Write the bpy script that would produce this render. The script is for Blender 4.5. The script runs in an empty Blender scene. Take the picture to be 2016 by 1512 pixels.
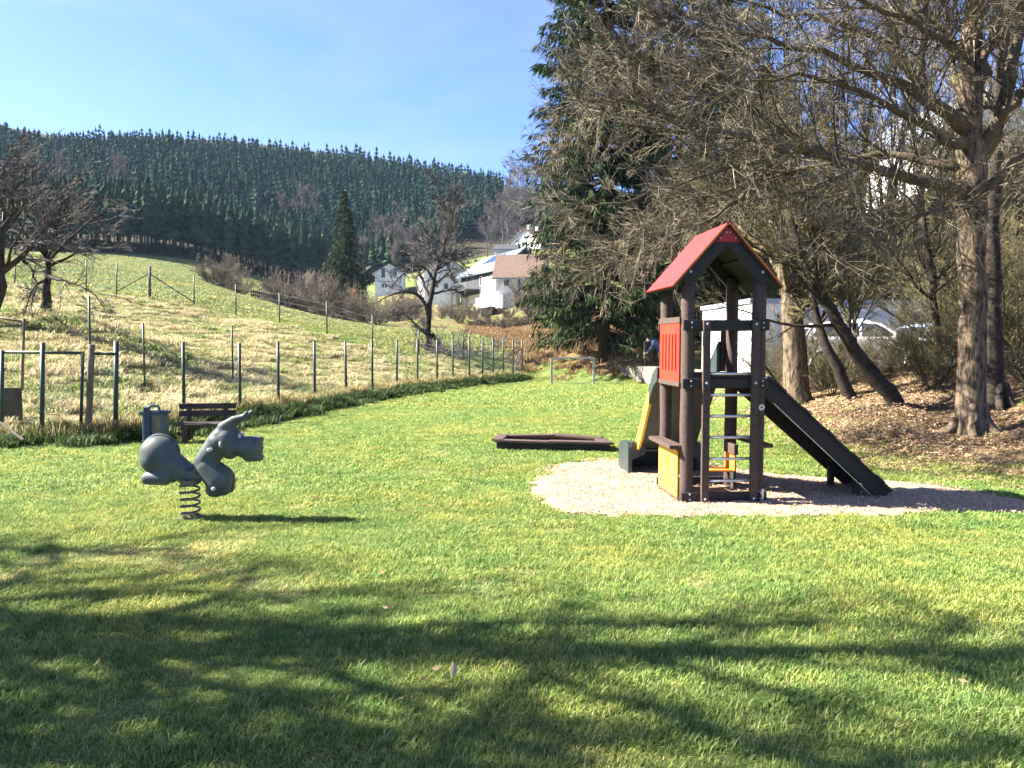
import bpy, math, random
import numpy as np
from mathutils import Vector, Matrix

# ------------------------------------------------------------------ camera, light, exposure
F = 1515.0                      # focal length in pixels of the 2016 px wide photograph
CAMZ = 1.9
PITCH = math.atan(84.0 / F)
SUN_ELEV, SUN_PHI = 40.0, 7.0   # the sun stands to the left, a little ahead of the camera
scene = bpy.context.scene
cam_d = bpy.data.cameras.new('camera')
cam_d.sensor_width = 36.0
cam_d.lens = 36.0 * F / 2016.0
cam_d.clip_end = 3000.0
cam = bpy.data.objects.new('camera', cam_d)
cam.location = (0, 0, CAMZ)
cam.rotation_euler = (math.pi / 2 - PITCH, 0, 0)
scene.collection.objects.link(cam)
scene.camera = cam

world = bpy.data.worlds.new('World')
scene.world = world
world.use_nodes = True
wn, wl = world.node_tree.nodes, world.node_tree.links
bg = wn['Background']
sky = wn.new('ShaderNodeTexSky')
sky.sky_type = 'NISHITA'
sky.sun_disc = False
sky.sun_elevation = math.radians(SUN_ELEV)
sky.sun_rotation = math.radians(-90.0 + SUN_PHI)
sky.altitude = 1300.0
sky.air_density = 1.0
sky.dust_density = 2.4
sky.ozone_density = 10.0
# faint high cirrus all over the sky
tcw = wn.new('ShaderNodeTexCoord')
mpw = wn.new('ShaderNodeMapping')
mpw.inputs['Scale'].default_value = (1.6, 0.9, 4.5)
mpw.inputs['Rotation'].default_value = (0.3, 0.2, 0.5)
wl.new(tcw.outputs['Generated'], mpw.inputs['Vector'])
nzw = wn.new('ShaderNodeTexNoise')
nzw.inputs['Scale'].default_value = 1.7
nzw.inputs['Detail'].default_value = 8
nzw.inputs['Roughness'].default_value = 0.62
nzw.inputs['Distortion'].default_value = 0.6
wl.new(mpw.outputs[0], nzw.inputs['Vector'])
mrw = wn.new('ShaderNodeMapRange')
mrw.inputs['From Min'].default_value = 0.42
mrw.inputs['From Max'].default_value = 0.78
mrw.inputs['To Max'].default_value = 0.2
wl.new(nzw.outputs['Fac'], mrw.inputs['Value'])
mxw = wn.new('ShaderNodeMix')
mxw.data_type = 'RGBA'
mxw.inputs[7].default_value = (3.6, 3.6, 3.9, 1)
wl.new(mrw.outputs[0], mxw.inputs['Factor'])
wl.new(sky.outputs['Color'], mxw.inputs[6])
tnw = wn.new('ShaderNodeMix')
tnw.data_type = 'RGBA'
tnw.blend_type = 'MULTIPLY'
tnw.inputs['Factor'].default_value = 1.0
tnw.inputs[7].default_value = (1.06, 0.93, 1.03, 1)
wl.new(mxw.outputs[2], tnw.inputs[6])
wl.new(tnw.outputs[2], bg.inputs['Color'])
bg.inputs['Strength'].default_value = 0.051

sun_d = bpy.data.lights.new('sun', 'SUN')
sun_d.energy = 5.0
sun_d.angle = math.radians(0.45)
sun_d.color = (1.0, 0.93, 0.82)
sun = bpy.data.objects.new('sun', sun_d)
_e, _p = math.radians(SUN_ELEV), math.radians(SUN_PHI)
sun.rotation_euler = Vector((math.cos(_p) * math.cos(_e), -math.sin(_p) * math.cos(_e), -math.sin(_e))).to_track_quat('-Z', 'Y').to_euler()
sun.location = (-30, 5, 40)
scene.collection.objects.link(sun)

scene.view_settings.view_transform = 'Standard'
scene.view_settings.look = 'None'
scene.view_settings.gamma = 1.0
scene.view_settings.use_curve_mapping = False
scene.view_settings.exposure = 2.75
scene.render.engine = 'CYCLES'
scene.cycles.max_bounces = 6
scene.cycles.diffuse_bounces = 2
scene.cycles.glossy_bounces = 2
scene.cycles.transmission_bounces = 3
scene.cycles.transparent_max_bounces = 4
scene.cycles.use_adaptive_sampling = True
scene.cycles.adaptive_threshold = 0.02

# ------------------------------------------------------------------ helpers
rng = np.random.default_rng(7)
random.seed(7)
COL = scene.collection


def at(px, py, D):
    """World point seen at photo pixel (px, py), D metres ahead."""
    x, y = (px - 1008.0) / F, (756.0 - py) / F
    dy = math.cos(PITCH) + y * math.sin(PITCH)
    dz = -math.sin(PITCH) + y * math.cos(PITCH)
    k = D / dy
    return np.array((x * k, D, CAMZ + dz * k))


def gp(px, py, z=0.0):
    """Point of the level z seen at a photo pixel."""
    x, y = (px - 1008.0) / F, (756.0 - py) / F
    dy = math.cos(PITCH) + y * math.sin(PITCH)
    dz = -math.sin(PITCH) + y * math.cos(PITCH)
    k = (z - CAMZ) / dz
    return np.array((x * k, dy * k, z))


def norm(v):
    return v / np.maximum(np.linalg.norm(v, axis=-1, keepdims=True), 1e-9)


class MB:
    """Collects shapes; build() links them as ONE mesh object."""

    def __init__(self):
        self.V, self.Q, self.T, self.n, self.tint = [], [], [], 0, []

    def add(self, V, Q=None, T=None, tint=None):
        V = np.asarray(V, float).reshape(-1, 3)
        if Q is not None and len(Q):
            self.Q.append(np.asarray(Q, np.int64).reshape(-1, 4) + self.n)
        if T is not None and len(T):
            self.T.append(np.asarray(T, np.int64).reshape(-1, 3) + self.n)
        self.V.append(V)
        self.tint.append(np.full(len(V), 0.5) if tint is None else np.broadcast_to(np.asarray(tint, float), (len(V),)))
        self.n += len(V)
        return self

    def box(self, c, s, R=None):
        c, s = np.asarray(c, float), np.asarray(s, float) / 2
        v = np.array([(x, y, z) for x in (-1, 1) for y in (-1, 1) for z in (-1, 1)], float) * s
        if R is not None:
            v = v @ np.asarray(R, float).T
        return self.add(v + c, [(0, 1, 3, 2), (4, 6, 7, 5), (0, 4, 5, 1), (2, 3, 7, 6), (0, 2, 6, 4), (1, 5, 7, 3)])

    def beam(self, a, b, w, h, up=(0, 0, 1)):
        """Box from a to b, w across, h in the up sense."""
        a, b = np.asarray(a, float), np.asarray(b, float)
        t = b - a
        L = np.linalg.norm(t)
        t = t / L
        s = np.cross(t, np.asarray(up, float))
        s = s / max(np.linalg.norm(s), 1e-9)
        u = np.cross(s, t)
        return self.box((a + b) / 2, (L, w, h), np.stack([t, s, u], 1))

    def tubes(self, P, Rr, sides=6, cap=False, tint=None):
        """P (N,n,3) polylines, Rr (N,n) radii."""
        P, Rr = np.asarray(P, float), np.asarray(Rr, float)
        N, n, _ = P.shape
        t = norm(np.gradient(P, axis=1))
        a = np.where(np.abs(t[..., 2:3]) < 0.9, np.array((0, 0, 1.0)), np.array((1.0, 0, 0)))
        u = norm(np.cross(t, a))
        v = np.cross(t, u)
        ang = np.arange(sides) * 2 * math.pi / sides
        ring = P[:, :, None, :] + Rr[:, :, None, None] * (np.cos(ang)[None, None, :, None] * u[:, :, None, :] + np.sin(ang)[None, None, :, None] * v[:, :, None, :])
        idx = np.arange(N * n * sides).reshape(N, n, sides)
        nx = np.roll(idx, -1, 2)
        q = np.stack([idx[:, :-1], nx[:, :-1], nx[:, 1:], idx[:, 1:]], -1).reshape(-1, 4)
        tt = None
        if tint is not None:
            tt = np.repeat(np.asarray(tint, float), n * sides)
        base = self.n
        self.add(ring.reshape(-1, 3), q, None, tt)
        if cap:
            for k in range(N):
                for e in (0, n - 1):
                    r = idx[k, e]
                    f = r[::-1] if e == 0 else r
                    tri = [(f[0], f[i], f[i + 1]) for i in range(1, sides - 1)]
                    self.T.append(np.asarray(tri, np.int64) + base)
        return self

    def cyl(self, a, b, r0, r1=None, sides=12):
        r1 = r0 if r1 is None else r1
        # the ends get a small chamfer
        a, b = np.asarray(a, float), np.asarray(b, float)
        return self.tubes(np.stack([a, b])[None], np.array([[r0, r1]]), sides, True)

    def tube(self, pts, r, sides=6, cap=True):
        pts = np.asarray(pts, float)
        r = np.full(len(pts), r) if np.isscalar(r) else np.asarray(r, float)
        return self.tubes(pts[None], r[None], sides, cap)

    def ell(self, c, r, R=None, seg=14, ring=9):
        th = np.linspace(0, math.pi, ring)
        ph = np.arange(seg) * 2 * math.pi / seg
        v = np.stack([np.sin(th)[:, None] * np.cos(ph), np.sin(th)[:, None] * np.sin(ph), np.cos(th)[:, None] * np.ones(seg)], -1) * np.asarray(r, float)
        if R is not None:
            v = v @ np.asarray(R).T
        idx = np.arange(ring * seg).reshape(ring, seg)
        nx = np.roll(idx, -1, 1)
        q = np.stack([idx[:-1], idx[1:], nx[1:], nx[:-1]], -1).reshape(-1, 4)
        return self.add(v.reshape(-1, 3) + np.asarray(c, float), q)

    def prism(self, poly, d0, d1, axis):
        """poly: list of 2-D points, extruded along axis ('x','y','z') from d0 to d1."""
        n = len(poly)

        def p3(p, d):
            return {'x': (d, p[0], p[1]), 'y': (p[0], d, p[1]), 'z': (p[0], p[1], d)}[axis]
        V = [p3(p, d0) for p in poly] + [p3(p, d1) for p in poly]
        Q = [(i, (i + 1) % n, n + (i + 1) % n, n + i) for i in range(n)]
        base = self.n
        self.add(V, Q)
        from mathutils.geometry import tessellate_polygon
        tri = [tuple(t) for t in tessellate_polygon([[Vector((p[0], p[1], 0)) for p in poly]])]
        self.T.append(np.asarray(tri, np.int64) + base)
        self.T.append(np.asarray([t[::-1] for t in tri], np.int64) + base + n)
        return self

    def mesh(self, name):
        me = bpy.data.meshes.new(name)
        V = np.concatenate(self.V) if self.V else np.zeros((0, 3))
        Q = np.concatenate(self.Q) if self.Q else np.zeros((0, 4), np.int64)
        T = np.concatenate(self.T) if self.T else np.zeros((0, 3), np.int64)
        me.vertices.add(len(V))
        me.vertices.foreach_set('co', V.astype(np.float32).ravel())
        nl = Q.size + T.size
        me.loops.add(nl)
        me.loops.foreach_set('vertex_index', np.concatenate([Q.ravel(), T.ravel()]).astype(np.int32))
        me.polygons.add(len(Q) + len(T))
        ls = np.concatenate([np.arange(len(Q)) * 4, Q.size + np.arange(len(T)) * 3]).astype(np.int32)
        me.polygons.foreach_set('loop_start', ls)
        me.update(calc_edges=True)
        at_ = me.attributes.new('tint', 'FLOAT', 'POINT')
        at_.data.foreach_set('value', np.concatenate(self.tint).astype(np.float32))
        return me

    def build(self, name, mat, parent=None, smooth=False, bevel=0.0, fixn=False):
        me = self.mesh(name)
        o = bpy.data.objects.new(name, me)
        me.materials.append(mat)
        me.polygons.foreach_set('use_smooth', np.full(len(me.polygons), bool(smooth)))
        COL.objects.link(o)
        if parent is not None:
            o.parent = parent
        if bevel > 0:
            b = o.modifiers.new('edge', 'BEVEL')
            b.width = bevel
            b.segments = 2
            b.limit_method = 'ANGLE'
        return o


def tag(o, label=None, cat=None, group=None, kind=None):
    if label:
        o['label'] = label
    if cat:
        o['category'] = cat
    if group:
        o['group'] = group
    if kind:
        o['kind'] = kind
    return o


def thing(name, label, cat, loc=(0, 0, 0), rz=0.0, group=None):
    o = bpy.data.objects.new(name, None)
    o.empty_display_size = 0.2
    COL.objects.link(o)
    o.location = [float(v) for v in loc]
    o.rotation_euler = (0, 0, rz)
    return tag(o, label, cat, group)


def dup(root, loc, rz=0.0, scale=1.0, label=None, group=None):
    r = root.copy()
    COL.objects.link(r)
    r.location = [float(v) for v in loc]
    r.rotation_euler = (0, 0, rz)
    r.scale = (scale, scale, scale) if np.isscalar(scale) else scale
    if label:
        r['label'] = label
    if group:
        r['group'] = group
    for ch in root.children:
        c = ch.copy()
        COL.objects.link(c)
        c.parent = r
        for g in ch.children:
            d = g.copy()
            COL.objects.link(d)
            d.parent = c
    return r


def join_eval(mb, voxel, smooth_it=6):
    """Voxel-union of the shapes in mb, smoothed: one continuous body."""
    me = mb.mesh('body')
    o = bpy.data.objects.new('body_tmp', me)
    COL.objects.link(o)
    r = o.modifiers.new('r', 'REMESH')
    r.mode = 'VOXEL'
    r.voxel_size = voxel
    s = o.modifiers.new('s', 'SMOOTH')
    s.factor = 0.5
    s.iterations = smooth_it
    dg = bpy.context.evaluated_depsgraph_get()
    res = bpy.data.meshes.new_from_object(o.evaluated_get(dg))
    bpy.data.objects.remove(o)
    bpy.data.meshes.remove(me)
    res.polygons.foreach_set('use_smooth', np.ones(len(res.polygons), bool))
    return res


def mesh_obj(name, me, mat, parent=None):
    o = bpy.data.objects.new(name, me)
    me.materials.clear()
    me.materials.append(mat)
    COL.objects.link(o)
    if parent is not None:
        o.parent = parent
    return o


# ------------------------------------------------------------------ materials
def mat(name, c1, c2=None, scale=6.0, rough=0.7, bump=0.0, bscale=None, spec=0.3, metal=0.0, detail=5.0, stretch=None, tint=None, contrast=(0.35, 0.65)):
    m = bpy.data.materials.new(name)
    m.use_nodes = True
    nt = m.node_tree
    b = nt.nodes['Principled BSDF']
    b.inputs['Roughness'].default_value = rough
    b.inputs['Specular IOR Level'].default_value = spec
    b.inputs['Metallic'].default_value = metal
    c2 = c2 or tuple(v * 0.75 for v in c1)
    tc = nt.nodes.new('ShaderNodeTexCoord')
    mp = nt.nodes.new('ShaderNodeMapping')
    nt.links.new(tc.outputs['Object'], mp.inputs['Vector'])
    if stretch:
        mp.inputs['Scale'].default_value = stretch
    nz = nt.nodes.new('ShaderNodeTexNoise')
    nz.inputs['Scale'].default_value = scale
    nz.inputs['Detail'].default_value = detail
    nz.inputs['Roughness'].default_value = 0.6
    nt.links.new(mp.outputs[0], nz.inputs['Vector'])
    cr = nt.nodes.new('ShaderNodeValToRGB')
    cr.color_ramp.elements[0].position = contrast[0]
    cr.color_ramp.elements[1].position = contrast[1]
    cr.color_ramp.elements[0].color = (*c2, 1)
    cr.color_ramp.elements[1].color = (*c1, 1)
    nt.links.new(nz.outputs['Fac'], cr.inputs['Fac'])
    out = cr.outputs['Color']
    if tint:
        a = nt.nodes.new('ShaderNodeAttribute')
        a.attribute_name = 'tint'
        mx = nt.nodes.new('ShaderNodeMix')
        mx.data_type = 'RGBA'
        nt.links.new(a.outputs['Fac'], mx.inputs['Factor'])
        nt.links.new(out, mx.inputs[6])
        mx.inputs[7].default_value = (*tint, 1)
        out = mx.outputs[2]
    nt.links.new(out, b.inputs['Base Color'])
    if bump:
        n2 = nt.nodes.new('ShaderNodeTexNoise')
        n2.inputs['Scale'].default_value = bscale or scale * 4
        n2.inputs['Detail'].default_value = 6
        nt.links.new(mp.outputs[0], n2.inputs['Vector'])
        bp = nt.nodes.new('ShaderNodeBump')
        bp.inputs['Strength'].default_value = bump
        bp.inputs['Distance'].default_value = 0.02
        nt.links.new(n2.outputs['Fac'], bp.inputs['Height'])
        nt.links.new(bp.outputs[0], b.inputs['Normal'])
    return m


def blade_mat(name, stops, patch=None, patch_scale=0.35, trans=0.35, rough=0.6, patch_stops=(0.42, 0.62), pw=1.0, spec=0.2, mottle=0):
    """Blades and leaves: colour from the per-blade tint, broad patches from world position, light passing through."""
    m = bpy.data.materials.new(name)
    m.use_nodes = True
    nt = m.node_tree
    b = nt.nodes['Principled BSDF']
    a = nt.nodes.new('ShaderNodeAttribute')
    a.attribute_name = 'tint'
    cr = nt.nodes.new('ShaderNodeValToRGB')
    el = cr.color_ramp.elements
    el[0].position, el[0].color = stops[0][0], (*stops[0][1], 1)
    el[1].position, el[1].color = stops[-1][0], (*stops[-1][1], 1)
    for p, c in stops[1:-1]:
        e = el.new(p)
        e.color = (*c, 1)
    nt.links.new(a.outputs['Fac'], cr.inputs['Fac'])
    out = cr.outputs['Color']
    if patch:
        g = nt.nodes.new('ShaderNodeNewGeometry')
        nz = nt.nodes.new('ShaderNodeTexNoise')
        nz.inputs['Scale'].default_value = patch_scale
        nz.inputs['Detail'].default_value = 5
        nz.inputs['Roughness'].default_value = 0.65
        nt.links.new(g.outputs['Position'], nz.inputs['Vector'])
        mr = nt.nodes.new('ShaderNodeMapRange')
        mr.inputs['From Min'].default_value = patch_stops[0]
        mr.inputs['From Max'].default_value = patch_stops[1]
        mr.inputs['To Max'].default_value = pw
        nt.links.new(nz.outputs['Fac'], mr.inputs['Value'])
        mx = nt.nodes.new('ShaderNodeMix')
        mx.data_type = 'RGBA'
        nt.links.new(mr.outputs[0], mx.inputs['Factor'])
        nt.links.new(out, mx.inputs[6])
        mm = nt.nodes.new('ShaderNodeMix')
        mm.data_type = 'RGBA'
        mm.blend_type = 'MULTIPLY'
        mm.inputs['Factor'].default_value = 1.0
        nt.links.new(out, mm.inputs[6])
        mm.inputs[7].default_value = (*patch, 1)
        nt.links.new(mm.outputs[2], mx.inputs[7])
        out = mx.outputs[2]
    if mottle:
        g2 = nt.nodes.new('ShaderNodeNewGeometry')
        n2 = nt.nodes.new('ShaderNodeTexNoise')
        n2.inputs['Scale'].default_value = mottle
        n2.inputs['Detail'].default_value = 4
        n2.inputs['Roughness'].default_value = 0.7
        nt.links.new(g2.outputs['Position'], n2.inputs['Vector'])
        c2 = nt.nodes.new('ShaderNodeValToRGB')
        c2.color_ramp.elements[0].position = 0.36
        c2.color_ramp.elements[1].position = 0.64
        c2.color_ramp.elements[0].color = (0.62, 0.74, 0.7, 1)
        c2.color_ramp.elements[1].color = (1.25, 1.12, 1.1, 1)
        nt.links.new(n2.outputs['Fac'], c2.inputs['Fac'])
        m2 = nt.nodes.new('ShaderNodeMix')
        m2.data_type = 'RGBA'
        m2.blend_type = 'MULTIPLY'
        m2.inputs['Factor'].default_value = 1.0
        nt.links.new(out, m2.inputs[6])
        nt.links.new(c2.outputs['Color'], m2.inputs[7])
        out = m2.outputs[2]
    nt.links.new(out, b.inputs['Base Color'])
    b.inputs['Roughness'].default_value = rough
    b.inputs['Specular IOR Level'].default_value = spec
    tr = nt.nodes.new('ShaderNodeBsdfTranslucent')
    nt.links.new(out, tr.inputs['Color'])
    ms = nt.nodes.new('ShaderNodeMixShader')
    ms.inputs['Fac'].default_value = trans
    nt.links.new(b.outputs[0], ms.inputs[1])
    nt.links.new(tr.outputs[0], ms.inputs[2])
    nt.links.new(ms.outputs[0], nt.nodes['Material Output'].inputs['Surface'])
    return m


M = {}
M['bark'] = mat('bark', (0.155, 0.118, 0.082), (0.03, 0.024, 0.019), scale=15, rough=0.95, bump=1.0, bscale=30, stretch=(1, 1, 0.3), spec=0.05, contrast=(0.38, 0.58))
M['mossy_bark'] = mat('mossy_bark', (0.085, 0.068, 0.05), (0.095, 0.10, 0.03), scale=3.0, rough=0.9, contrast=(0.28, 0.46), bump=0.8, bscale=30, spec=0.1)
M['dark_bark'] = mat('dark_bark', (0.055, 0.044, 0.036), (0.022, 0.019, 0.016), scale=7, rough=0.9, bump=0.8, bscale=24, spec=0.1)
M['twig'] = mat('twig', (0.25, 0.21, 0.135), (0.085, 0.072, 0.048), scale=1.6, rough=0.75, spec=0.25, detail=3, tint=(0.05, 0.038, 0.028))
M['olive_twig'] = mat('olive_twig', (0.20, 0.175, 0.075), (0.09, 0.075, 0.04), scale=1.5, rough=0.8, spec=0.2, detail=3, tint=(0.04, 0.034, 0.02))
M['grey_twig'] = mat('grey_twig', (0.19, 0.175, 0.165), (0.075, 0.07, 0.065), scale=2.0, rough=0.8, spec=0.2, detail=3, tint=(0.05, 0.043, 0.04))
M['brown_twig'] = mat('brown_twig', (0.17, 0.14, 0.11), (0.08, 0.065, 0.052), scale=1.0, rough=0.85, spec=0.1, detail=3)
M['far_twig'] = mat('far_twig', (0.15, 0.13, 0.125), (0.08, 0.07, 0.07), scale=0.4, rough=0.9, spec=0.05, detail=3)
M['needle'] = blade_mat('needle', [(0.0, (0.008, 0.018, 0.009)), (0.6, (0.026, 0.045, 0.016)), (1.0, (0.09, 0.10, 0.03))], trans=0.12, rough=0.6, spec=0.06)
M['far_needle'] = blade_mat('far_needle', [(0.0, (0.005, 0.016, 0.014)), (0.6, (0.012, 0.034, 0.025)), (1.0, (0.026, 0.056, 0.036))], trans=0.1, rough=1.0, spec=0.06)
M['young_needle'] = blade_mat('young_needle', [(0.0, (0.009, 0.024, 0.016)), (0.6, (0.028, 0.054, 0.029)), (1.0, (0.05, 0.078, 0.036))], trans=0.12, rough=1.0, spec=0.06)

# ------------------------------------------------------------------ the lie of the land
FENCE_PX = [(-60, 14.2), (85, 14.3), (228, 14.5), (360, 16.2), (471, 18.0), (547, 19.5), (619, 21.5), (681, 23.9), (733, 25.5), (781, 27.3), (822, 29.2), (860, 30.8), (892, 32.0), (924, 33.2), (950, 34.3), (971, 35.6), (991, 36.8), (1010, 37.4), (1027, 38.0)]
FENCE = [np.array(((px - 1008.0) / F * D * 0.99, D)) for px, D in FENCE_PX]

CTRL = []
for px, py, D in [
        # rough slope inside the fence
        (0, 862, 14.3), (120, 856, 14.4), (228, 853, 14.5), (360, 832, 16.2), (471, 816, 18.0), (547, 806, 19.5), (619, 794, 21.5), (681, 781, 23.9), (733, 772, 25.5), (781, 765, 27.3), (860, 755, 30.8), (924, 746, 33.2), (991, 738, 36.8), (1027, 735, 38.0),
        (20, 800, 16.5), (100, 780, 17), (178, 722, 19.3), (285, 767, 20), (459, 755, 23), (400, 700, 28), (20, 690, 22), (90, 612, 26), (-10, 605, 27), (250, 650, 33), (550, 745, 27), (600, 695, 33), (700, 712, 33), (150, 600, 36), (0, 560, 36), (-250, 560, 36), (-250, 700, 22), (-250, 800, 16.5),
        # along the upper fence
        (40, 570, 43), (170, 578, 43), (230, 581, 43), (300, 586, 43), (382, 601, 43), (464, 622, 43), (550, 637, 41), (643, 657, 40), (733, 690, 38.5), (822, 702, 38), (911, 706, 39),
        # pale meadow behind it, its crest, the dip beyond
        (300, 547, 65), (200, 512, 88), (40, 515, 90), (420, 560, 75), (500, 590, 62), (540, 603, 55), (640, 630, 52), (740, 653, 48), (600, 640, 85), (700, 645, 80),
        (470, 577, 110), (520, 560, 140), (350, 508, 150), (200, 500, 140), (0, 495, 140), (540, 556, 165), (640, 568, 178),
        # the far end of the valley, gardens and houses
        (800, 690, 42), (850, 692, 42), (960, 684, 45), (1050, 717, 42), (1000, 652, 60), (760, 642, 62), (820, 630, 75), (900, 602, 112), (980, 603, 102), (765, 580, 140), (1060, 645, 55), (1040, 590, 95), (1035, 492, 150), (870, 602, 122), (700, 600, 130),
        # right side: spruce bank, terrace, road, leafy bank
        (1180, 690, 37), (1100, 700, 39), (1250, 702, 38), (1130, 660, 50), (1290, 737, 34), (1400, 733, 30), (1480, 733, 25), (1350, 735, 27), (1560, 800, 17.5), (1650, 800, 16), (1680, 787, 16.5), (1775, 797, 15.2), (1610, 770, 20), (1700, 745, 21), (1800, 735, 22), (1900, 735, 22), (1850, 733, 26), (1600, 733, 26), (1900, 862, 13), (1960, 800, 14.5), (2016, 735, 16), (2100, 720, 16), (2016, 812, 13.5), (1800, 850, 13.2), (1700, 850, 13.5),
        (1700, 640, 38), (1900, 620, 38), (1500, 610, 50), (1900, 350, 62), (2016, 340, 62), (2200, 340, 62), (1650, 440, 70), (1400, 500, 80), (2300, 600, 30),
        # forest hill
        (-400, 290, 290), (0, 302, 290), (250, 316, 290), (450, 332, 290), (700, 358, 290), (900, 385, 290), (985, 400, 285), (1060, 480, 230), (1300, 440, 260), (300, 405, 215), (0, 390, 210), (640, 455, 230), (850, 470, 220), (-400, 420, 200), (-400, 500, 140)]:
    CTRL.append(at(px, py, D))
LAWN = [FENCE[i] + (0.55, -0.25) for i in range(len(FENCE))] + [np.array(p) for p in [(2.5, 35.5), (5.4, 33.0), (6.3, 27.0), (5.6, 21.0), (5.1, 16.5), (4.75, 12.6), (5.6, 11.2), (7.1, 10.6), (8.8, 6.0), (10, -12), (-16, -12), (-16, 12.5)]]
LAWN = np.array(LAWN)


def poly_dist(x, y, poly):
    """signed distance, negative inside."""
    x, y = np.asarray(x, float), np.asarray(y, float)
    d = np.full(x.shape, 1e9)
    ins = np.zeros(x.shape, bool)
    n = len(poly)
    for i in range(n):
        ax, ay = poly[i]
        bx, by = poly[(i + 1) % n]
        ex, ey = bx - ax, by - ay
        t = np.clip(((x - ax) * ex + (y - ay) * ey) / (ex * ex + ey * ey + 1e-12), 0, 1)
        d = np.minimum(d, np.hypot(x - ax - t * ex, y - ay - t * ey))
        c = ((ay > y) != (by > y)) & (x < (bx - ax) * (y - ay) / (by - ay + 1e-12) + ax)
        ins ^= c
    return np.where(ins, -d, d)


for X, Y in [(-14, -8), (-6, -8), (0, -8), (6, -8), (-14, 0), (-8, 0), (-3, 0), (0, 0), (4, 0), (8, 0), (-12, 6), (-6, 6), (0, 6), (4, 6), (7.5, 6), (-11, 11), (-7, 11), (-3, 11), (1, 11), (4, 11), (-4, 15), (0, 15), (3.5, 15), (-3, 19), (0, 20), (4, 20), (-1, 25), (3, 25), (0.5, 31), (3, 31)]:
    CTRL.append(np.array((X, Y, 0.0)))
for X, Y, Z in [(12, 0, 0.2), (15, 9, 1.4), (18, 16, 2.0), (30, 20, 4), (30, -20, 1), (-30, -20, 0.5), (0, -30, 0), (-30, 5, 2.5), (-60, 20, 11), (-60, 60, 20), (-120, 100, 38), (90, 60, 24), (60, 30, 11), (120, 150, 45), (120, 290, 60), (-250, 290, 95), (-250, 120, 60), (60, 120, 21), (45, 200, 30), (-160, 420, 110), (0, 420, 85), (150, 420, 90)]:
    CTRL.append(np.array((X, Y, Z), float))
CTRL = np.array(CTRL)


def _U(r2):
    return np.where(r2 > 1e-12, 0.5 * r2 * np.log(np.maximum(r2, 1e-12)), 0.0)


_S = 40.0


def _warp(x, y):          # distances shrink with depth, so that far control points reach further
    x, y = np.asarray(x, float), np.asarray(y, float)
    r = np.hypot(x, y) + 1e-9
    k = np.log1p(r / 12.0) * 12.0 / r
    return x * k / _S, y * k / _S


_cx, _cy = _warp(CTRL[:, 0], CTRL[:, 1])
_n = len(CTRL)
_A = np.zeros((_n + 3, _n + 3))
_A[:_n, :_n] = _U((_cx[:, None] - _cx) ** 2 + (_cy[:, None] - _cy) ** 2) + np.eye(_n) * 2e-5
_A[:_n, _n:] = np.stack([np.ones(_n), _cx, _cy], 1)
_A[_n:, :_n] = _A[:_n, _n:].T
_W = np.linalg.solve(_A, np.concatenate([CTRL[:, 2], np.zeros(3)]))


def vnoise(x, y, s, seed=0):
    """cheap smooth noise, roughly -1..1"""
    x, y = np.asarray(x) / s, np.asarray(y) / s
    a = 0
    for k, (fx, fy, p) in enumerate([(1.0, 0.3, 0.4), (-0.45, 1.1, 1.9), (1.7, -1.3, 4.2), (0.6, 2.2, 2.7), (2.9, 0.9, 0.3)]):
        a = a + np.sin((fx * x + fy * y) * 2.1 + p + seed * 1.7 + 0.8 * np.sin((fy * x - fx * y) * 1.3 + seed))
    return a / 3.0


def hz(x, y):
    x, y = np.atleast_1d(np.asarray(x, float)), np.atleast_1d(np.asarray(y, float))
    sh = x.shape
    x, y = x.ravel(), y.ravel()
    z = np.empty(len(x))
    for i in range(0, len(x), 20000):
        wx, wy = _warp(x[i:i + 20000], y[i:i + 20000])
        z[i:i + 20000] = _U((wx[:, None] - _cx) ** 2 + (wy[:, None] - _cy) ** 2) @ _W[:_n] + _W[_n] + _W[_n + 1] * wx + _W[_n + 2] * wy
    d = poly_dist(x, y, LAWN)
    k = np.clip(d / (1.6 + 0.13 * np.clip(y - 22, 0, 15)), 0, 1)
    k = k * k * (3 - 2 * k)
    z = z * k + vnoise(x, y, 5.0) * 0.008 * (1 - k)
    fb = np.clip(d / 0.45, 0, 1) * np.clip(1.6 - d / 2.5, 0, 1) * np.clip((2.5 - x) / 2, 0, 1) * np.clip((y - 11) / 2, 0, 1)
    z = z + 0.16 * np.clip(fb, 0, 1)
    rough = np.clip(d / 2, 0, 1) * np.clip(1.2 - y / 60, 0, 1)
    z = z + rough * (vnoise(x, y, 1.1, 3) * 0.05 + vnoise(x, y, 4.2, 5) * 0.07)
    return np.clip(z, -3, 120).reshape(sh)


def hz1(x, y):
    return float(hz([x], [y])[0])


def on(px, py, D, dz=0.0):
    """the point of the ground below photo pixel column px at depth D"""
    p = at(px, py, D)
    p[2] = hz1(p[0], p[1]) + dz
    return p


def axis_lines(lo, hi, d0, g):
    a = [0.0]
    d = d0
    while a[-1] < hi:
        a.append(a[-1] + d)
        d *= g
    b = [0.0]
    d = d0
    while b[-1] > lo:
        b.append(b[-1] - d)
        d *= g
    return np.array(sorted(set(a + b)))


gx = axis_lines(-420, 420, 0.26, 1.031)
gy = axis_lines(-80, 480, 0.25, 1.021)
GX, GY = np.meshgrid(gx, gy)
GZ = hz(GX, GY)
nx_, ny_ = len(gx), len(gy)
ground = MB()
idx = np.arange(nx_ * ny_).reshape(ny_, nx_)
ground.add(np.stack([GX, GY, GZ], -1).reshape(-1, 3), np.stack([idx[:-1, :-1], idx[:-1, 1:], idx[1:, 1:], idx[1:, :-1]], -1).reshape(-1, 4))

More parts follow.
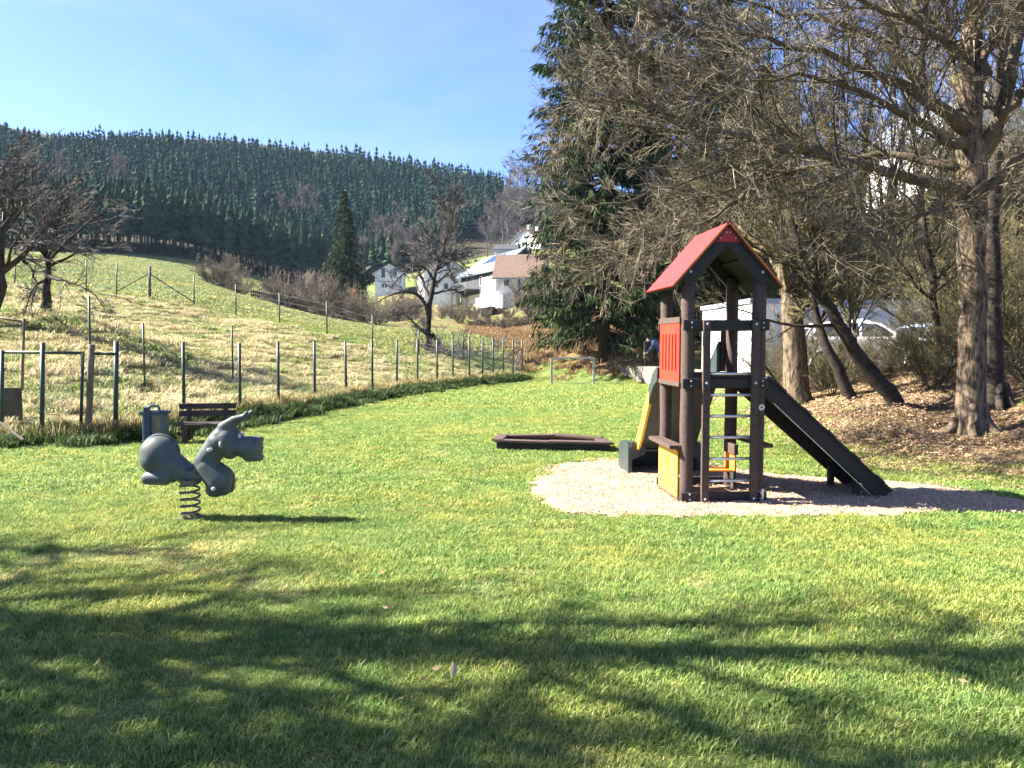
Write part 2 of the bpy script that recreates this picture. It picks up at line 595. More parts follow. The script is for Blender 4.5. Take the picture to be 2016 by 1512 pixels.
# what grows where: dry tussocks on the fenced slope, leaf litter on the right bank, forest floor
SLOPE = np.array([f for f in FENCE] + [at(911, 706, 39)[:2], at(733, 690, 38.5)[:2], at(550, 637, 41)[:2], at(464, 622, 43)[:2], at(300, 586, 43)[:2], at(40, 570, 43)[:2], (-60, 43), (-60, 14.5)])
BANK = np.array([(4.9, 12.2), (5.8, 10.9), (7.3, 10.2), (9.2, 6.0), (10.5, -12), (40, -12), (40, 30), (16, 31), (9.5, 31), (6.6, 29), (7.4, 21), (5.6, 17)])
RUST = np.array([at(1035, 735, 39)[:2], at(1070, 715, 42)[:2], at(1120, 722, 37.5)[:2], at(1200, 728, 35.5)[:2], at(1262, 735, 34.8)[:2], at(1300, 690, 40)[:2], at(1300, 600, 60)[:2], at(1060, 630, 62)[:2], at(930, 640, 70)[:2], at(930, 668, 56)[:2]])
FOREST = np.array([at(-900, 500, 135)[:2], at(0, 495, 140)[:2], at(200, 500, 141)[:2], at(350, 508, 151)[:2], at(540, 556, 166)[:2], at(640, 568, 176)[:2], at(760, 540, 175)[:2], at(1000, 480, 180)[:2], (40, 190), (150, 200), (150, 470), (-400, 470)])
gxf, gyf = GX.ravel(), GY.ravel()


def soft(poly, w):
    return np.clip(0.5 - poly_dist(gxf, gyf, poly) / w, 0, 1)


GARDEN = np.array([at(740, 640, 58)[:2], at(930, 640, 58)[:2], at(1090, 640, 58)[:2], at(1130, 600, 150)[:2], at(720, 600, 150)[:2]])
cov = np.stack([soft(SLOPE, 0.8), np.maximum(soft(BANK, 1.0), 0.0), np.maximum(soft(FOREST, 4.0), soft(np.array([(9, 32), (17, 31), (45, 31), (70, 60), (60, 110), (22, 90), (11, 60)]), 3.0)), np.maximum(soft(RUST, 1.5), 0.5 * soft(GARDEN, 4.0))], 1)


def ground_mat():
    m = bpy.data.materials.new('ground_cover')
    m.use_nodes = True
    nt = m.node_tree
    b = nt.nodes['Principled BSDF']
    b.inputs['Roughness'].default_value = 0.95
    b.inputs['Specular IOR Level'].default_value = 0.1
    g = nt.nodes.new('ShaderNodeNewGeometry')

    def noise(s, d=6, r=0.65):
        n = nt.nodes.new('ShaderNodeTexNoise')
        n.inputs['Scale'].default_value = s
        n.inputs['Detail'].default_value = d
        n.inputs['Roughness'].default_value = r
        nt.links.new(g.outputs['Position'], n.inputs['Vector'])
        return n.outputs['Fac']

    def ramp(f, stops):
        c = nt.nodes.new('ShaderNodeValToRGB')
        e = c.color_ramp.elements
        e[0].position, e[0].color = stops[0][0], (*stops[0][1], 1)
        e[1].position, e[1].color = stops[-1][0], (*stops[-1][1], 1)
        for p, col in stops[1:-1]:
            k = e.new(p)
            k.color = (*col, 1)
        nt.links.new(f, c.inputs['Fac'])
        return c.outputs['Color']

    def mix(f, a_, b_):
        x = nt.nodes.new('ShaderNodeMix')
        x.data_type = 'RGBA'
        nt.links.new(f, x.inputs['Factor'])
        nt.links.new(a_, x.inputs[6])
        nt.links.new(b_, x.inputs[7])
        return x.outputs[2]
    green = mix(noise(0.35, 9, 0.75), ramp(noise(9), [(0.3, (0.055, 0.085, 0.02)), (0.7, (0.11, 0.15, 0.038))]), ramp(noise(7), [(0.3, (0.085, 0.105, 0.032)), (0.7, (0.16, 0.17, 0.06))]))
    straw = ramp(noise(2.2, 8, 0.75), [(0.36, (0.035, 0.04, 0.014)), (0.46, (0.12, 0.12, 0.04)), (0.55, (0.24, 0.20, 0.10)), (0.68, (0.32, 0.26, 0.15))])
    litter = ramp(noise(16, 8, 0.8), [(0.34, (0.04, 0.026, 0.015)), (0.5, (0.17, 0.112, 0.062)), (0.66, (0.32, 0.235, 0.14))])
    floor_ = ramp(noise(0.6), [(0.3, (0.025, 0.022, 0.014)), (0.7, (0.05, 0.045, 0.025))])
    rust = ramp(noise(2.6, 8, 0.75), [(0.34, (0.045, 0.042, 0.018)), (0.5, (0.12, 0.078, 0.038)), (0.66, (0.20, 0.14, 0.072))])
    a = nt.nodes.new('ShaderNodeAttribute')
    a.attribute_name = 'cover'
    sp = nt.nodes.new('ShaderNodeSeparateColor')
    nt.links.new(a.outputs['Color'], sp.inputs[0])
    a4 = nt.nodes.new('ShaderNodeAttribute')
    a4.attribute_name = 'tint'
    wob = noise(1.3)

    def edge(f):
        mm = nt.nodes.new('ShaderNodeMath')
        mm.operation = 'MULTIPLY_ADD'
        nt.links.new(wob, mm.inputs[0])
        mm.inputs[1].default_value = 1.2
        nt.links.new(f, mm.inputs[2])
        r = nt.nodes.new('ShaderNodeMapRange')
        r.inputs['From Min'].default_value = 1.0
        r.inputs['From Max'].default_value = 1.2
        nt.links.new(mm.outputs[0], r.inputs['Value'])
        return r.outputs[0]
    c = mix(edge(sp.outputs[0]), green, straw)
    c = mix(edge(sp.outputs[1]), c, litter)
    c = mix(edge(sp.outputs[2]), c, floor_)
    c = mix(edge(a4.outputs['Fac']), c, rust)
    nt.links.new(c, b.inputs['Base Color'])
    bp = nt.nodes.new('ShaderNodeBump')
    bp.inputs['Strength'].default_value = 0.8
    bp.inputs['Distance'].default_value = 0.12
    nt.links.new(noise(5.0, 8, 0.7), bp.inputs['Height'])
    nt.links.new(bp.outputs[0], b.inputs['Normal'])
    return m


ground.tint = [cov[:, 3]]
go = ground.build('ground', ground_mat(), smooth=True)
ca = go.data.color_attributes.new('cover', 'FLOAT_COLOR', 'POINT')
ca.data.foreach_set('color', np.concatenate([cov[:, :3], np.ones((len(cov), 1))], 1).astype(np.float32).ravel())
tag(go, kind='structure')

# ------------------------------------------------------------------ sand pit under the play tower
PIT_PX = [(1038, 968), (1050, 945), (1078, 922), (1110, 912), (1180, 908), (1260, 906), (1330, 909), (1420, 920), (1520, 934), (1620, 941), (1720, 944), (1800, 950), (1880, 962), (1960, 976), (2060, 992), (2120, 1000), (2060, 1009), (1960, 1010), (1850, 1011), (1740, 1015), (1620, 1019), (1480, 1021), (1340, 1021), (1220, 1019), (1120, 1013), (1070, 1000)]
PIT = np.array([gp(*p)[:2] for p in PIT_PX])
_x0, _y0 = PIT.min(0) - 0.3
_x1, _y1 = PIT.max(0) + 0.3
px_ = np.arange(_x0, _x1, 0.05)
py_ = np.arange(_y0, _y1, 0.05)
PX, PY = np.meshgrid(px_, py_)
pd = poly_dist(PX, PY, PIT) + 0.07 * vnoise(PX, PY, 0.35, 2) + 0.03 * vnoise(PX, PY, 0.09, 4)
pz = hz(PX, PY) + 0.006 + np.clip(-pd * 0.1, 0, 0.02) + 0.013 * vnoise(PX, PY, 0.3, 9) * np.clip(-pd * 4, 0, 1) + rng.normal(0, 0.0035, PX.shape)
idx = np.arange(PX.size).reshape(PX.shape)
q = np.stack([idx[:-1, :-1], idx[:-1, 1:], idx[1:, 1:], idx[1:, :-1]], -1)
keep = (pd[:-1, :-1] < 0) & (pd[1:, 1:] < 0) & (pd[:-1, 1:] < 0) & (pd[1:, :-1] < 0)
mb = MB().add(np.stack([PX, PY, pz], -1).reshape(-1, 3), q[keep])
M['chips'] = mat('wood_chip_ground', (0.40, 0.29, 0.20), (0.18, 0.125, 0.085), scale=22, rough=0.95, bump=0.8, bscale=60, spec=0.1)
tag(mb.build('sandpit', M['chips'], smooth=True), kind='structure')


# ------------------------------------------------------------------ scattering of what nobody could count
def scatter(name, protos, P, S, Rz, which, label=None, tilt=None):
    """One stuff object: copies of the proto meshes at the points P, through geometry nodes."""
    me = bpy.data.meshes.new(name)
    me.vertices.add(len(P))
    me.vertices.foreach_set('co', np.asarray(P, np.float32).ravel())
    for nm, tp, v in (('sc', 'FLOAT', S), ('rz', 'FLOAT', Rz), ('which', 'INT', which)):
        a = me.attributes.new(nm, tp, 'POINT')
        a.data.foreach_set('value', np.asarray(v, np.int32 if tp == 'INT' else np.float32))
    a = me.attributes.new('tl', 'FLOAT_VECTOR', 'POINT')
    a.data.foreach_set('vector', np.asarray(np.zeros((len(P), 3)) if tilt is None else tilt, np.float32).ravel())
    o = bpy.data.objects.new(name, me)
    COL.objects.link(o)
    ng = bpy.data.node_groups.new(name + '_nodes', 'GeometryNodeTree')
    ng.interface.new_socket('Geometry', in_out='INPUT', socket_type='NodeSocketGeometry')
    ng.interface.new_socket('Geometry', in_out='OUTPUT', socket_type='NodeSocketGeometry')
    N, L = ng.nodes, ng.links
    gi, go_ = N.new('NodeGroupInput'), N.new('NodeGroupOutput')
    jn = N.new('GeometryNodeJoinGeometry')

    def attr(nm, tp):
        a = N.new('GeometryNodeInputNamedAttribute')
        a.data_type = tp
        a.inputs['Name'].default_value = nm
        return a.outputs['Attribute']
    sc, rz, wh, tl = attr('sc', 'FLOAT'), attr('rz', 'FLOAT'), attr('which', 'INT'), attr('tl', 'FLOAT_VECTOR')
    cx = N.new('ShaderNodeCombineXYZ')
    L.new(rz, cx.inputs['Z'])
    er = N.new('FunctionNodeEulerToRotation')
    L.new(cx.outputs[0], er.inputs[0])
    et = N.new('FunctionNodeEulerToRotation')
    L.new(tl, et.inputs[0])
    rr = N.new('FunctionNodeRotateRotation')
    L.new(er.outputs[0], rr.inputs[0])
    L.new(et.outputs[0], rr.inputs[1])
    rr.rotation_space = 'GLOBAL'
    for k, pm in enumerate(protos):
        po = bpy.data.objects.new(name + '_piece', pm)     # never linked to the scene
        po['kind'] = 'stuff'
        oi = N.new('GeometryNodeObjectInfo')
        oi.inputs['Object'].default_value = po
        cp = N.new('FunctionNodeCompare')
        cp.data_type = 'INT'
        cp.operation = 'EQUAL'
        L.new(wh, cp.inputs[2])
        cp.inputs[3].default_value = k
        ip = N.new('GeometryNodeInstanceOnPoints')
        L.new(gi.outputs[0], ip.inputs['Points'])
        L.new(cp.outputs[0], ip.inputs['Selection'])
        L.new(oi.outputs['Geometry'], ip.inputs['Instance'])
        L.new(rr.outputs[0], ip.inputs['Rotation'])
        L.new(sc, ip.inputs['Scale'])
        L.new(ip.outputs[0], jn.inputs[0])
    L.new(jn.outputs[0], go_.inputs[0])
    md = o.modifiers.new('scatter', 'NODES')
    md.node_group = ng
    return tag(o, label, kind='stuff')


def blades(P, H, W, lean, mb, tint, curl=0.5):
    """Bent three-triangle blades standing on P."""
    n = len(P)
    a = rng.uniform(0, 2 * math.pi, n)
    d = np.stack([np.cos(a), np.sin(a), np.zeros(n)], 1)
    s = np.stack([-np.sin(a), np.cos(a), np.zeros(n)], 1)
    ln = (lean * rng.uniform(0.2, 1.3, n))[:, None] * H[:, None]
    up = np.array((0, 0, 1.0)) * H[:, None]
    w = W[:, None]
    b0, b1 = P - s * w * 0.5, P + s * w * 0.5
    mid = P + up * 0.6 + d * ln * 0.35
    m0, m1 = mid - s * w * 0.38, mid + s * w * 0.38
    tp = P + up * (1 - 0.25 * curl) + d * ln
    V = np.stack([b0, b1, m1, m0, tp], 1).reshape(-1, 3)
    k = np.arange(n)[:, None] * 5
    mb.add(V, k + np.array([[0, 1, 2, 3]]), k + np.array([[3, 2, 4]]), np.repeat(tint, 5))
    return mb


def lawn_patch(size, n, h0, h1, w, lean=0.9, dry=0.0):
    mb = MB()
    P = np.stack([rng.uniform(-size / 2, size / 2, n), rng.uniform(-size / 2, size / 2, n), np.full(n, -0.006)], 1)
    cl = vnoise(P[:, 0], P[:, 1], size * 0.12, rng.integers(50))
    H = rng.uniform(h0, h1, n) * (1 + 0.35 * cl)
    return blades(P, H, w * rng.uniform(0.7, 1.3, n), lean, mb, np.clip(rng.beta(2, 2.4, n) + 0.12 * cl + dry, 0, 1)).mesh('grass_patch')


M['lawn_blade'] = blade_mat('lawn_blade', [(0.0, (0.07, 0.15, 0.03)), (0.35, (0.155, 0.26, 0.057)), (0.7, (0.26, 0.36, 0.10)), (0.88, (0.37, 0.40, 0.16)), (1.0, (0.50, 0.46, 0.26))], patch=(1.4, 1.1, 1.02), patch_scale=0.42, trans=0.4, mottle=3.0)
M['meadow_blade'] = blade_mat('meadow_blade', [(0.0, (0.11, 0.165, 0.05)), (0.5, (0.23, 0.28, 0.10)), (0.85, (0.35, 0.37, 0.17)), (1.0, (0.48, 0.45, 0.25))], patch=(1.25, 1.05, 0.95), patch_scale=0.15, trans=0.3, mottle=0.8)
M['dry_blade'] = blade_mat('dry_blade', [(0.0, (0.07, 0.11, 0.03)), (0.25, (0.18, 0.23, 0.065)), (0.4, (0.38, 0.34, 0.16)), (0.75, (0.48, 0.405, 0.24)), (1.0, (0.60, 0.52, 0.36))], patch=(0.5, 0.72, 0.4), patch_scale=0.55, trans=0.3, patch_stops=(0.5, 0.62))
M['rust_blade'] = blade_mat('rust_blade', [(0.0, (0.09, 0.06, 0.025)), (0.5, (0.22, 0.13, 0.06)), (1.0, (0.36, 0.26, 0.15))], trans=0.3)
M['edge_blade'] = blade_mat('edge_blade', [(0.0, (0.035, 0.065, 0.016)), (0.45, (0.085, 0.13, 0.035)), (0.62, (0.34, 0.26, 0.11)), (1.0, (0.56, 0.44, 0.24))], trans=0.3)
M['litter_leaf'] = blade_mat('litter_leaf', [(0.0, (0.04, 0.026, 0.015)), (0.5, (0.20, 0.13, 0.07)), (0.85, (0.37, 0.265, 0.155)), (1.0, (0.50, 0.39, 0.25))], trans=0.15)
M['chip_bit'] = blade_mat('chip_bit', [(0.0, (0.17, 0.115, 0.075)), (0.5, (0.42, 0.31, 0.215)), (1.0, (0.58, 0.46, 0.34))], trans=0.0, rough=0.9)


def with_mat(me, m):
    me.materials.append(m)
    return me


def in_view(P, lo=-0.76, hi=0.76, pad=0.8):
    return (P[:, 0] > lo * P[:, 1] - pad) & (P[:, 0] < hi * P[:, 1] + pad)


def slope_tilt(P):
    e = 0.5
    gx_ = (hz(P[:, 0] + e, P[:, 1]) - hz(P[:, 0] - e, P[:, 1])) / (2 * e)
    gy_ = (hz(P[:, 0], P[:, 1] + e) - hz(P[:, 0], P[:, 1] - e)) / (2 * e)
    return np.stack([np.arctan(gy_), -np.arctan(gx_), np.zeros(len(P))], 1)


def jgrid(x0, x1, y0, y1, s, j=0.45):
    X, Y = np.meshgrid(np.arange(x0, x1, s), np.arange(y0, y1, s))
    P = np.stack([X.ravel(), Y.ravel()], 1)
    return P + rng.uniform(-j, j, P.shape) * s


def on_ground(P, dz=0.0):
    return np.concatenate([P, (hz(P[:, 0], P[:, 1]) + dz)[:, None]], 1)


def lawn_points(y0, y1, s, shrink):
    P = jgrid(-16, 11, y0, y1, s, 0.25)
    P = P[in_view(P)]
    d = poly_dist(P[:, 0], P[:, 1], LAWN)
    P = P[d < 0.25]
    dp = poly_dist(P[:, 0], P[:, 1], PIT)
    return P[dp > shrink]


near = [with_mat(lawn_patch(0.5, 1600, 0.02, 0.048, 0.0052), M['lawn_blade']) for _ in range(4)]
midp = [with_mat(lawn_patch(1.0, 1900, 0.022, 0.05, 0.011), M['lawn_blade']) for _ in range(3)]
farp = [with_mat(lawn_patch(2.0, 1700, 0.03, 0.075, 0.03), M['lawn_blade']) for _ in range(3)]
small = [with_mat(lawn_patch(0.22, 240, 0.025, 0.055, 0.008), M['lawn_blade']) for _ in range(2)]
nearD = [with_mat(lawn_patch(0.5, 1100, 0.014, 0.034, 0.0055, 1.2, 0.27), M['lawn_blade']) for _ in range(2)]
midD = [with_mat(lawn_patch(1.0, 1500, 0.018, 0.04, 0.012, 1.1, 0.24), M['lawn_blade']) for _ in range(2)]
A = lawn_points(2.4, 9.6, 0.35, 0.22)
B = lawn_points(9.4, 23, 0.7, 0.42)
Cc = lawn_points(22.6, 38, 1.35, 1.5)
# small tufts along the rim of the sand pit
E = jgrid(_x0 - 0.6, _x1 + 0.6, _y0 - 0.8, _y1 + 0.8, 0.15)
E = E[in_view(E)]
dE = poly_dist(E[:, 0], E[:, 1], PIT) + 0.08 * vnoise(E[:, 0], E[:, 1], 0.35, 2) + 0.05 * rng.normal(size=len(E))
E = E[(dE > 0.01) & (dE < 0.62)]
# green between the lawn and the trees on the bank, the meadow beyond the goal
G = jgrid(3, 9, 8, 36, 0.75)
G = G[in_view(G)]
dG = poly_dist(G[:, 0], G[:, 1], LAWN)
G = G[(dG > 0.2) & (dG < 0.9) & (poly_dist(G[:, 0], G[:, 1], PIT) > 0.5)]
G2 = jgrid(-14, 8, 33, 58, 0.8)
G2 = G2[in_view(G2) & (poly_dist(G2[:, 0], G2[:, 1], SLOPE) > 0) & (poly_dist(G2[:, 0], G2[:, 1], RUST) > 0.3)]
G3 = jgrid(-1, 9, 29, 40, 0.7)
dG = poly_dist(G3[:, 0], G3[:, 1], LAWN)
G3 = G3[(dG > 0.1) & (dG < 4) & (poly_dist(G3[:, 0], G3[:, 1], RUST) > -0.3) & (poly_dist(G3[:, 0], G3[:, 1], BANK) > -0.2)]
parts_ = [(G3, 4, 3), (A, 0, 4), (B, 4, 3), (Cc, 7, 3), (E, 10, 2), (G, 4, 3), (G2, 4, 3)]
P = np.concatenate([p for p, _, _ in parts_])
W = np.concatenate([k + rng.integers(0, n, len(p)) for p, k, n in parts_])
dryn = vnoise(P[:, 0], P[:, 1], 1.7, 31) + 0.45 * vnoise(P[:, 0], P[:, 1], 0.6, 33) + rng.normal(0, 0.22, len(P))
W = np.where((dryn > 0.85) & (W < 4), 12 + W % 2, np.where((dryn > 0.95) & (W >= 4) & (W < 7), 14 + W % 2, W))
scatter('lawn_grass', near + midp + farp + small + nearD + midD, on_ground(P), np.clip(1.0 + 0.22 * vnoise(P[:, 0], P[:, 1], 1.1, 21) + rng.normal(0, 0.1, len(P)), 0.7, 1.5), rng.integers(0, 4, len(P)) * math.pi / 2 + rng.uniform(-.3, .3, len(P)), W, 'short green lawn grass with yellowish patches', tilt=slope_tilt(P))


def tuft(n, r, h0, h1, w, lean, lo=0.0, hi=1.0):
    mb = MB()
    a, q_ = rng.uniform(0, 2 * math.pi, n), r * np.sqrt(rng.uniform(0, 1, n))
    P = np.stack([np.cos(a) * q_, np.sin(a) * q_, np.full(n, -0.03)], 1)
    H = rng.uniform(h0, h1, n)
    return blades(P, H, w * rng.uniform(0.7, 1.4, n), lean, mb, np.clip(lo + (hi - lo) * rng.beta(1.6, 1.3, n), 0, 1), 1.0).mesh('tuft')


dry = [with_mat(tuft(130, 0.34, 0.10, 0.27, 0.022, 1.6, 0.25, 1.0), M['dry_blade']) for _ in range(4)] + [with_mat(tuft(120, 0.36, 0.06, 0.15, 0.022, 1.1, 0.0, 0.6), M['dry_blade']) for _ in range(3)]
D1 = np.concatenate([jgrid(-34, 1, 14, 26, 0.36), jgrid(-40, 1, 26, 44, 0.55)])
D1 = D1[in_view(D1, pad=2) & (poly_dist(D1[:, 0], D1[:, 1], SLOPE) < -0.25)]
gsel = vnoise(D1[:, 0], D1[:, 1], 1.6, 11) + 0.5 * vnoise(D1[:, 0], D1[:, 1], 0.6, 12) + 0.7 * rng.normal(size=len(D1))
keepd = rng.uniform(size=len(D1)) < 0.86
D1, gsel = D1[keepd], gsel[keepd]
W = np.where(gsel > -0.15, 4 + rng.integers(0, 3, len(D1)), rng.integers(0, 4, len(D1)))
scatter('dry_grass', dry, on_ground(D1), rng.uniform(0.6, 1.25, len(D1)), rng.uniform(0, 6.28, len(D1)), W, 'straw coloured tussock grass on the fenced slope')

# the unmown strip along the fence, straw on top and green at the foot, darkened there to paint in the bank's shade
edge = [with_mat(tuft(120, 0.22, 0.2, 0.5, 0.013, 0.65, 0.1, 1.0), M['edge_blade']) for _ in range(3)] + [with_mat(tuft(130, 0.22, 0.12, 0.36, 0.015, 0.7, 0.0, 0.42), M['edge_blade']) for _ in range(2)]
pts, wh = [], []
for (a_, b_) in zip(FENCE[:-1], FENCE[1:]):
    L_ = np.linalg.norm(b_ - a_)
    nn = max(4, int(L_ * 26))
    t = rng.uniform(0, 1, nn)[:, None]
    perp = np.array((b_ - a_)[::-1]) * (1, -1) / L_
    off = rng.normal(0.26, 0.24, nn)
    pts.append(a_ + (b_ - a_) * t + perp * off[:, None])
    wh.append(np.where(off > 0.14, 3 + rng.integers(0, 2, nn), rng.integers(0, 3, nn)))
E2 = np.concatenate(pts)
scatter('fence_grass', edge, on_ground(E2), rng.uniform(0.6, 1.2, len(E2)), rng.uniform(0, 6.28, len(E2)), np.concatenate(wh), 'tall unmown grass growing along the wire fence')

# rusty grass at the spruce and below the gardens
rust = [with_mat(tuft(100, 0.4, 0.12, 0.4, 0.03, 1.3), M['rust_blade']) for _ in range(3)]
R1 = jgrid(-14, 10, 34, 75, 0.62)
R1 = R1[poly_dist(R1[:, 0], R1[:, 1], RUST) < 0.5 * rng.normal(size=len(R1))]
scatter('rusty_grass', rust, on_ground(R1), rng.uniform(0.7, 1.3, len(R1)), rng.uniform(0, 6.28, len(R1)), rng.integers(0, 3, len(R1)), 'rust brown dry grass round the tall spruce')


def leaf_patch(size, n, s0, s1):
    mb = MB()
    c = np.stack([rng.uniform(-size / 2, size / 2, n), rng.uniform(-size / 2, size / 2, n), rng.uniform(0.0, 0.035, n)], 1)
    u = norm(np.stack([rng.normal(size=n), rng.normal(size=n), rng.normal(size=n) * 0.4], 1))
    v = norm(np.cross(u, np.stack([rng.normal(size=n) * 0.5, rng.normal(size=n) * 0.5, np.ones(n)], 1)))
    w = np.cross(u, v)
    s = rng.uniform(s0, s1, n)[:, None]
    V = np.stack([c - u * s, c + v * s * 0.55 + w * s * 0.15, c + u * s * 1.1, c - v * s * 0.55 + w * s * 0.2], 1).reshape(-1, 3)
    k = np.arange(n)[:, None] * 4
    mb.add(V, None, np.concatenate([k + np.array([[0, 1, 2]]), k + np.array([[0, 2, 3]])]), np.repeat(rng.beta(1.7, 1.5, n), 4))
    return mb.mesh('leaf_patch')


leafp = [with_mat(leaf_patch(0.9, 560, 0.008, 0.034), M['litter_leaf']) for _ in range(4)]
L1 = jgrid(3.5, 26, 9.3, 30, 0.55)
L1 = L1[in_view(L1)]
dL = poly_dist(L1[:, 0], L1[:, 1], BANK) + 0.5 * vnoise(L1[:, 0], L1[:, 1], 0.9, 6) + rng.normal(0, 0.2, len(L1))
L1 = L1[(dL < 0.1) & (poly_dist(L1[:, 0], L1[:, 1], PIT) > 0.3)]
e_ = 0.3
sx = (hz(L1[:, 0] + e_, L1[:, 1]) - hz(L1[:, 0] - e_, L1[:, 1])) / (2 * e_)
sy = (hz(L1[:, 0], L1[:, 1] + e_) - hz(L1[:, 0], L1[:, 1] - e_)) / (2 * e_)
scatter('leaf_litter', leafp, on_ground(L1), rng.uniform(0.85, 1.2, len(L1)), np.zeros(len(L1)), rng.integers(0, 4, len(L1)), 'brown fallen leaves covering the bank under the trees', tilt=np.stack([np.arctan(sy), -np.arctan(sx), np.zeros(len(L1))], 1))
# sparse grass among the leaves near the foot of the bank
gl = [with_mat(tuft(60, 0.22, 0.04, 0.14, 0.01, 1.2, 0.0, 0.75), M['lawn_blade']) for _ in range(2)]
L2 = jgrid(3.8, 13, 9, 19, 0.3)
dd = poly_dist(L2[:, 0], L2[:, 1], BANK)
L2 = L2[in_view(L2) & (dd < 0.4) & (rng.uniform(size=len(L2)) < np.clip(0.85 + dd * 0.45, 0.04, 1)) & (poly_dist(L2[:, 0], L2[:, 1], PIT) > 0.15)]
scatter('bank_grass', gl, on_ground(L2), rng.uniform(0.7, 1.3, len(L2)), rng.uniform(0, 6.28, len(L2)), rng.integers(0, 2, len(L2)), 'thin green grass coming up through the leaves')

chipp = [with_mat(leaf_patch(0.5, 700, 0.003, 0.013), M['chip_bit']) for _ in range(3)]
P2 = jgrid(_x0, _x1, _y0, _y1, 0.36)
P2 = P2[poly_dist(P2[:, 0], P2[:, 1], PIT) < -0.16]
scatter('wood_chips', chipp, on_ground(P2, 0.012), rng.uniform(0.9, 1.1, len(P2)), rng.uniform(0, 6.28, len(P2)), rng.integers(0, 3, len(P2)), 'pale wood chips filling the sandpit')
# stray leaves on the lawn
strayp = [with_mat(leaf_patch(0.02, 1, 0.02, 0.045), M['litter_leaf']) for _ in range(7)]
P3 = np.stack([rng.uniform(-9, 9, 420), rng.uniform(2.8, 14, 420)], 1)
P3 = P3[in_view(P3, pad=0)][:240]
scatter('stray_leaves', strayp, on_ground(P3, 0.045), rng.uniform(0.6, 1.25, len(P3)), rng.uniform(0, 6.28, len(P3)), rng.integers(0, 7, len(P3)), 'single dry leaves and twigs lying about on the lawn')
pl = gp(890, 1342)
ml = MB()
a_ = np.linspace(0, 1, 6)
wid = np.array([0.003, 0.016, 0.021, 0.018, 0.01, 0.001])
ctr = np.stack([0.012 * np.sin(a_ * 3), a_ * 0.015, a_ * 0.085], 1)
V = np.concatenate([ctr - np.stack([wid, 0 * wid, 0 * wid], 1), ctr + np.array((0, -0.004, 0)), ctr + np.stack([wid, 0 * wid, 0 * wid], 1)])
ml.add(V, [(i, i + 1, i + 7, i + 6) for i in range(5)] + [(i + 6, i + 7, i + 13, i + 12) for i in range(5)], None, 0.97)
o = ml.build('fallen_leaf', M['litter_leaf'], smooth=True)
o.location = (pl[0], pl[1], 0.03)
tag(o, 'pale dry leaf standing upright in the foreground lawn grass', 'leaf')

# the pale meadow beyond the upper fence
mead = [with_mat(lawn_patch(3.0, 900, 0.05, 0.13, 0.05), M['meadow_blade']) for _ in range(3)]
M1 = np.concatenate([jgrid(-62, 4, 43, 90, 1.9), jgrid(-80, 0, 90, 150, 2.6)])
M1 = M1[in_view(M1, pad=3) & (poly_dist(M1[:, 0], M1[:, 1], SLOPE) > 0.8) & (poly_dist(M1[:, 0], M1[:, 1], FOREST) > 2) & (poly_dist(M1[:, 0], M1[:, 1], GARDEN) > 1)]
scatter('meadow_grass', mead, on_ground(M1), rng.uniform(0.8, 1.2, len(M1)), rng.uniform(0, 6.28, len(M1)), rng.integers(0, 3, len(M1)), 'short pale green meadow grass behind the upper fence', tilt=slope_tilt(M1))

# ------------------------------------------------------------------ trees
ORD = 'first second third fourth fifth sixth seventh eighth ninth tenth eleventh twelfth thirteenth fourteenth fifteenth sixteenth seventeenth eighteenth nineteenth twentieth'.split()


def ordinals(items, text, cat, group):
    """alike neighbours: each told apart by its place in the row"""
    for k_, (_, o_) in enumerate(sorted(items, key=lambda q: q[0])):
        tag(o_, '%s, %s from the left' % (text, ORD[k_]), cat, group)


def resample(pts, n, jit=0.0):
    pts = np.asarray(pts, float)
    seg = np.concatenate([[0], np.cumsum(np.linalg.norm(np.diff(pts, axis=0), axis=1))])
    t = np.linspace(0, seg[-1], n)
    out = np.stack([np.interp(t, seg, pts[:, k]) for k in range(3)], 1)
    for _ in range(2):       # round the corners
        out[1:-1] = (out[:-2] + 2 * out[1:-1] + out[2:]) / 4
    if jit:
        out[1:-1] += rng.normal(0, jit, (n - 2, 3))
    return out


def grow(start, d, L, r0, r1, n, wob, up=0.0):
    """Vectorised branches: polylines that wobble and bend up (or hang, up < 0)."""
    p = np.array(start, float)
    d = norm(np.array(d, float))
    P = [p]
    st = (np.asarray(L) / (n - 1))[:, None]
    for _ in range(n - 1):
        d = norm(d + rng.normal(0, wob, d.shape) + np.array((0, 0, up)))
        p = p + d * st
        P.append(p)
    P = np.stack(P, 1)
    t = np.linspace(0, 1, n)
    R = np.asarray(r0)[:, None] * (1 - t) + np.asarray(r1)[:, None] * t
    return P, R


def spawn(P, R, k, t0, t1, a0, a1, flat=0.0):
    """k starts on each polyline of P: points, directions, radii there, parent lengths."""
    N, n, _ = P.shape
    L = np.linalg.norm(np.diff(P, axis=1), axis=2).sum(1)
    t = np.sort(rng.uniform(t0, t1, (N, k)), 1) * (n - 1)
    i = np.minimum(t.astype(int), n - 2)
    f = (t - i)[..., None]
    ar = np.arange(N)[:, None]
    S = P[ar, i] * (1 - f) + P[ar, i + 1] * f
    T = norm(P[ar, i + 1] - P[ar, i])
    r = (R[ar, i] * (1 - f[..., 0]) + R[ar, i + 1] * f[..., 0])
    rnd = rng.normal(size=T.shape)
    rnd[..., 2] *= (1 - flat)
    perp = norm(rnd - (rnd * T).sum(-1, keepdims=True) * T)
    a = rng.uniform(a0, a1, (N, k))[..., None]
    D = np.cos(a) * T + np.sin(a) * perp
    return S.reshape(-1, 3), D.reshape(-1, 3), r.ravel(), np.repeat(L, k), (t / (n - 1)).ravel()


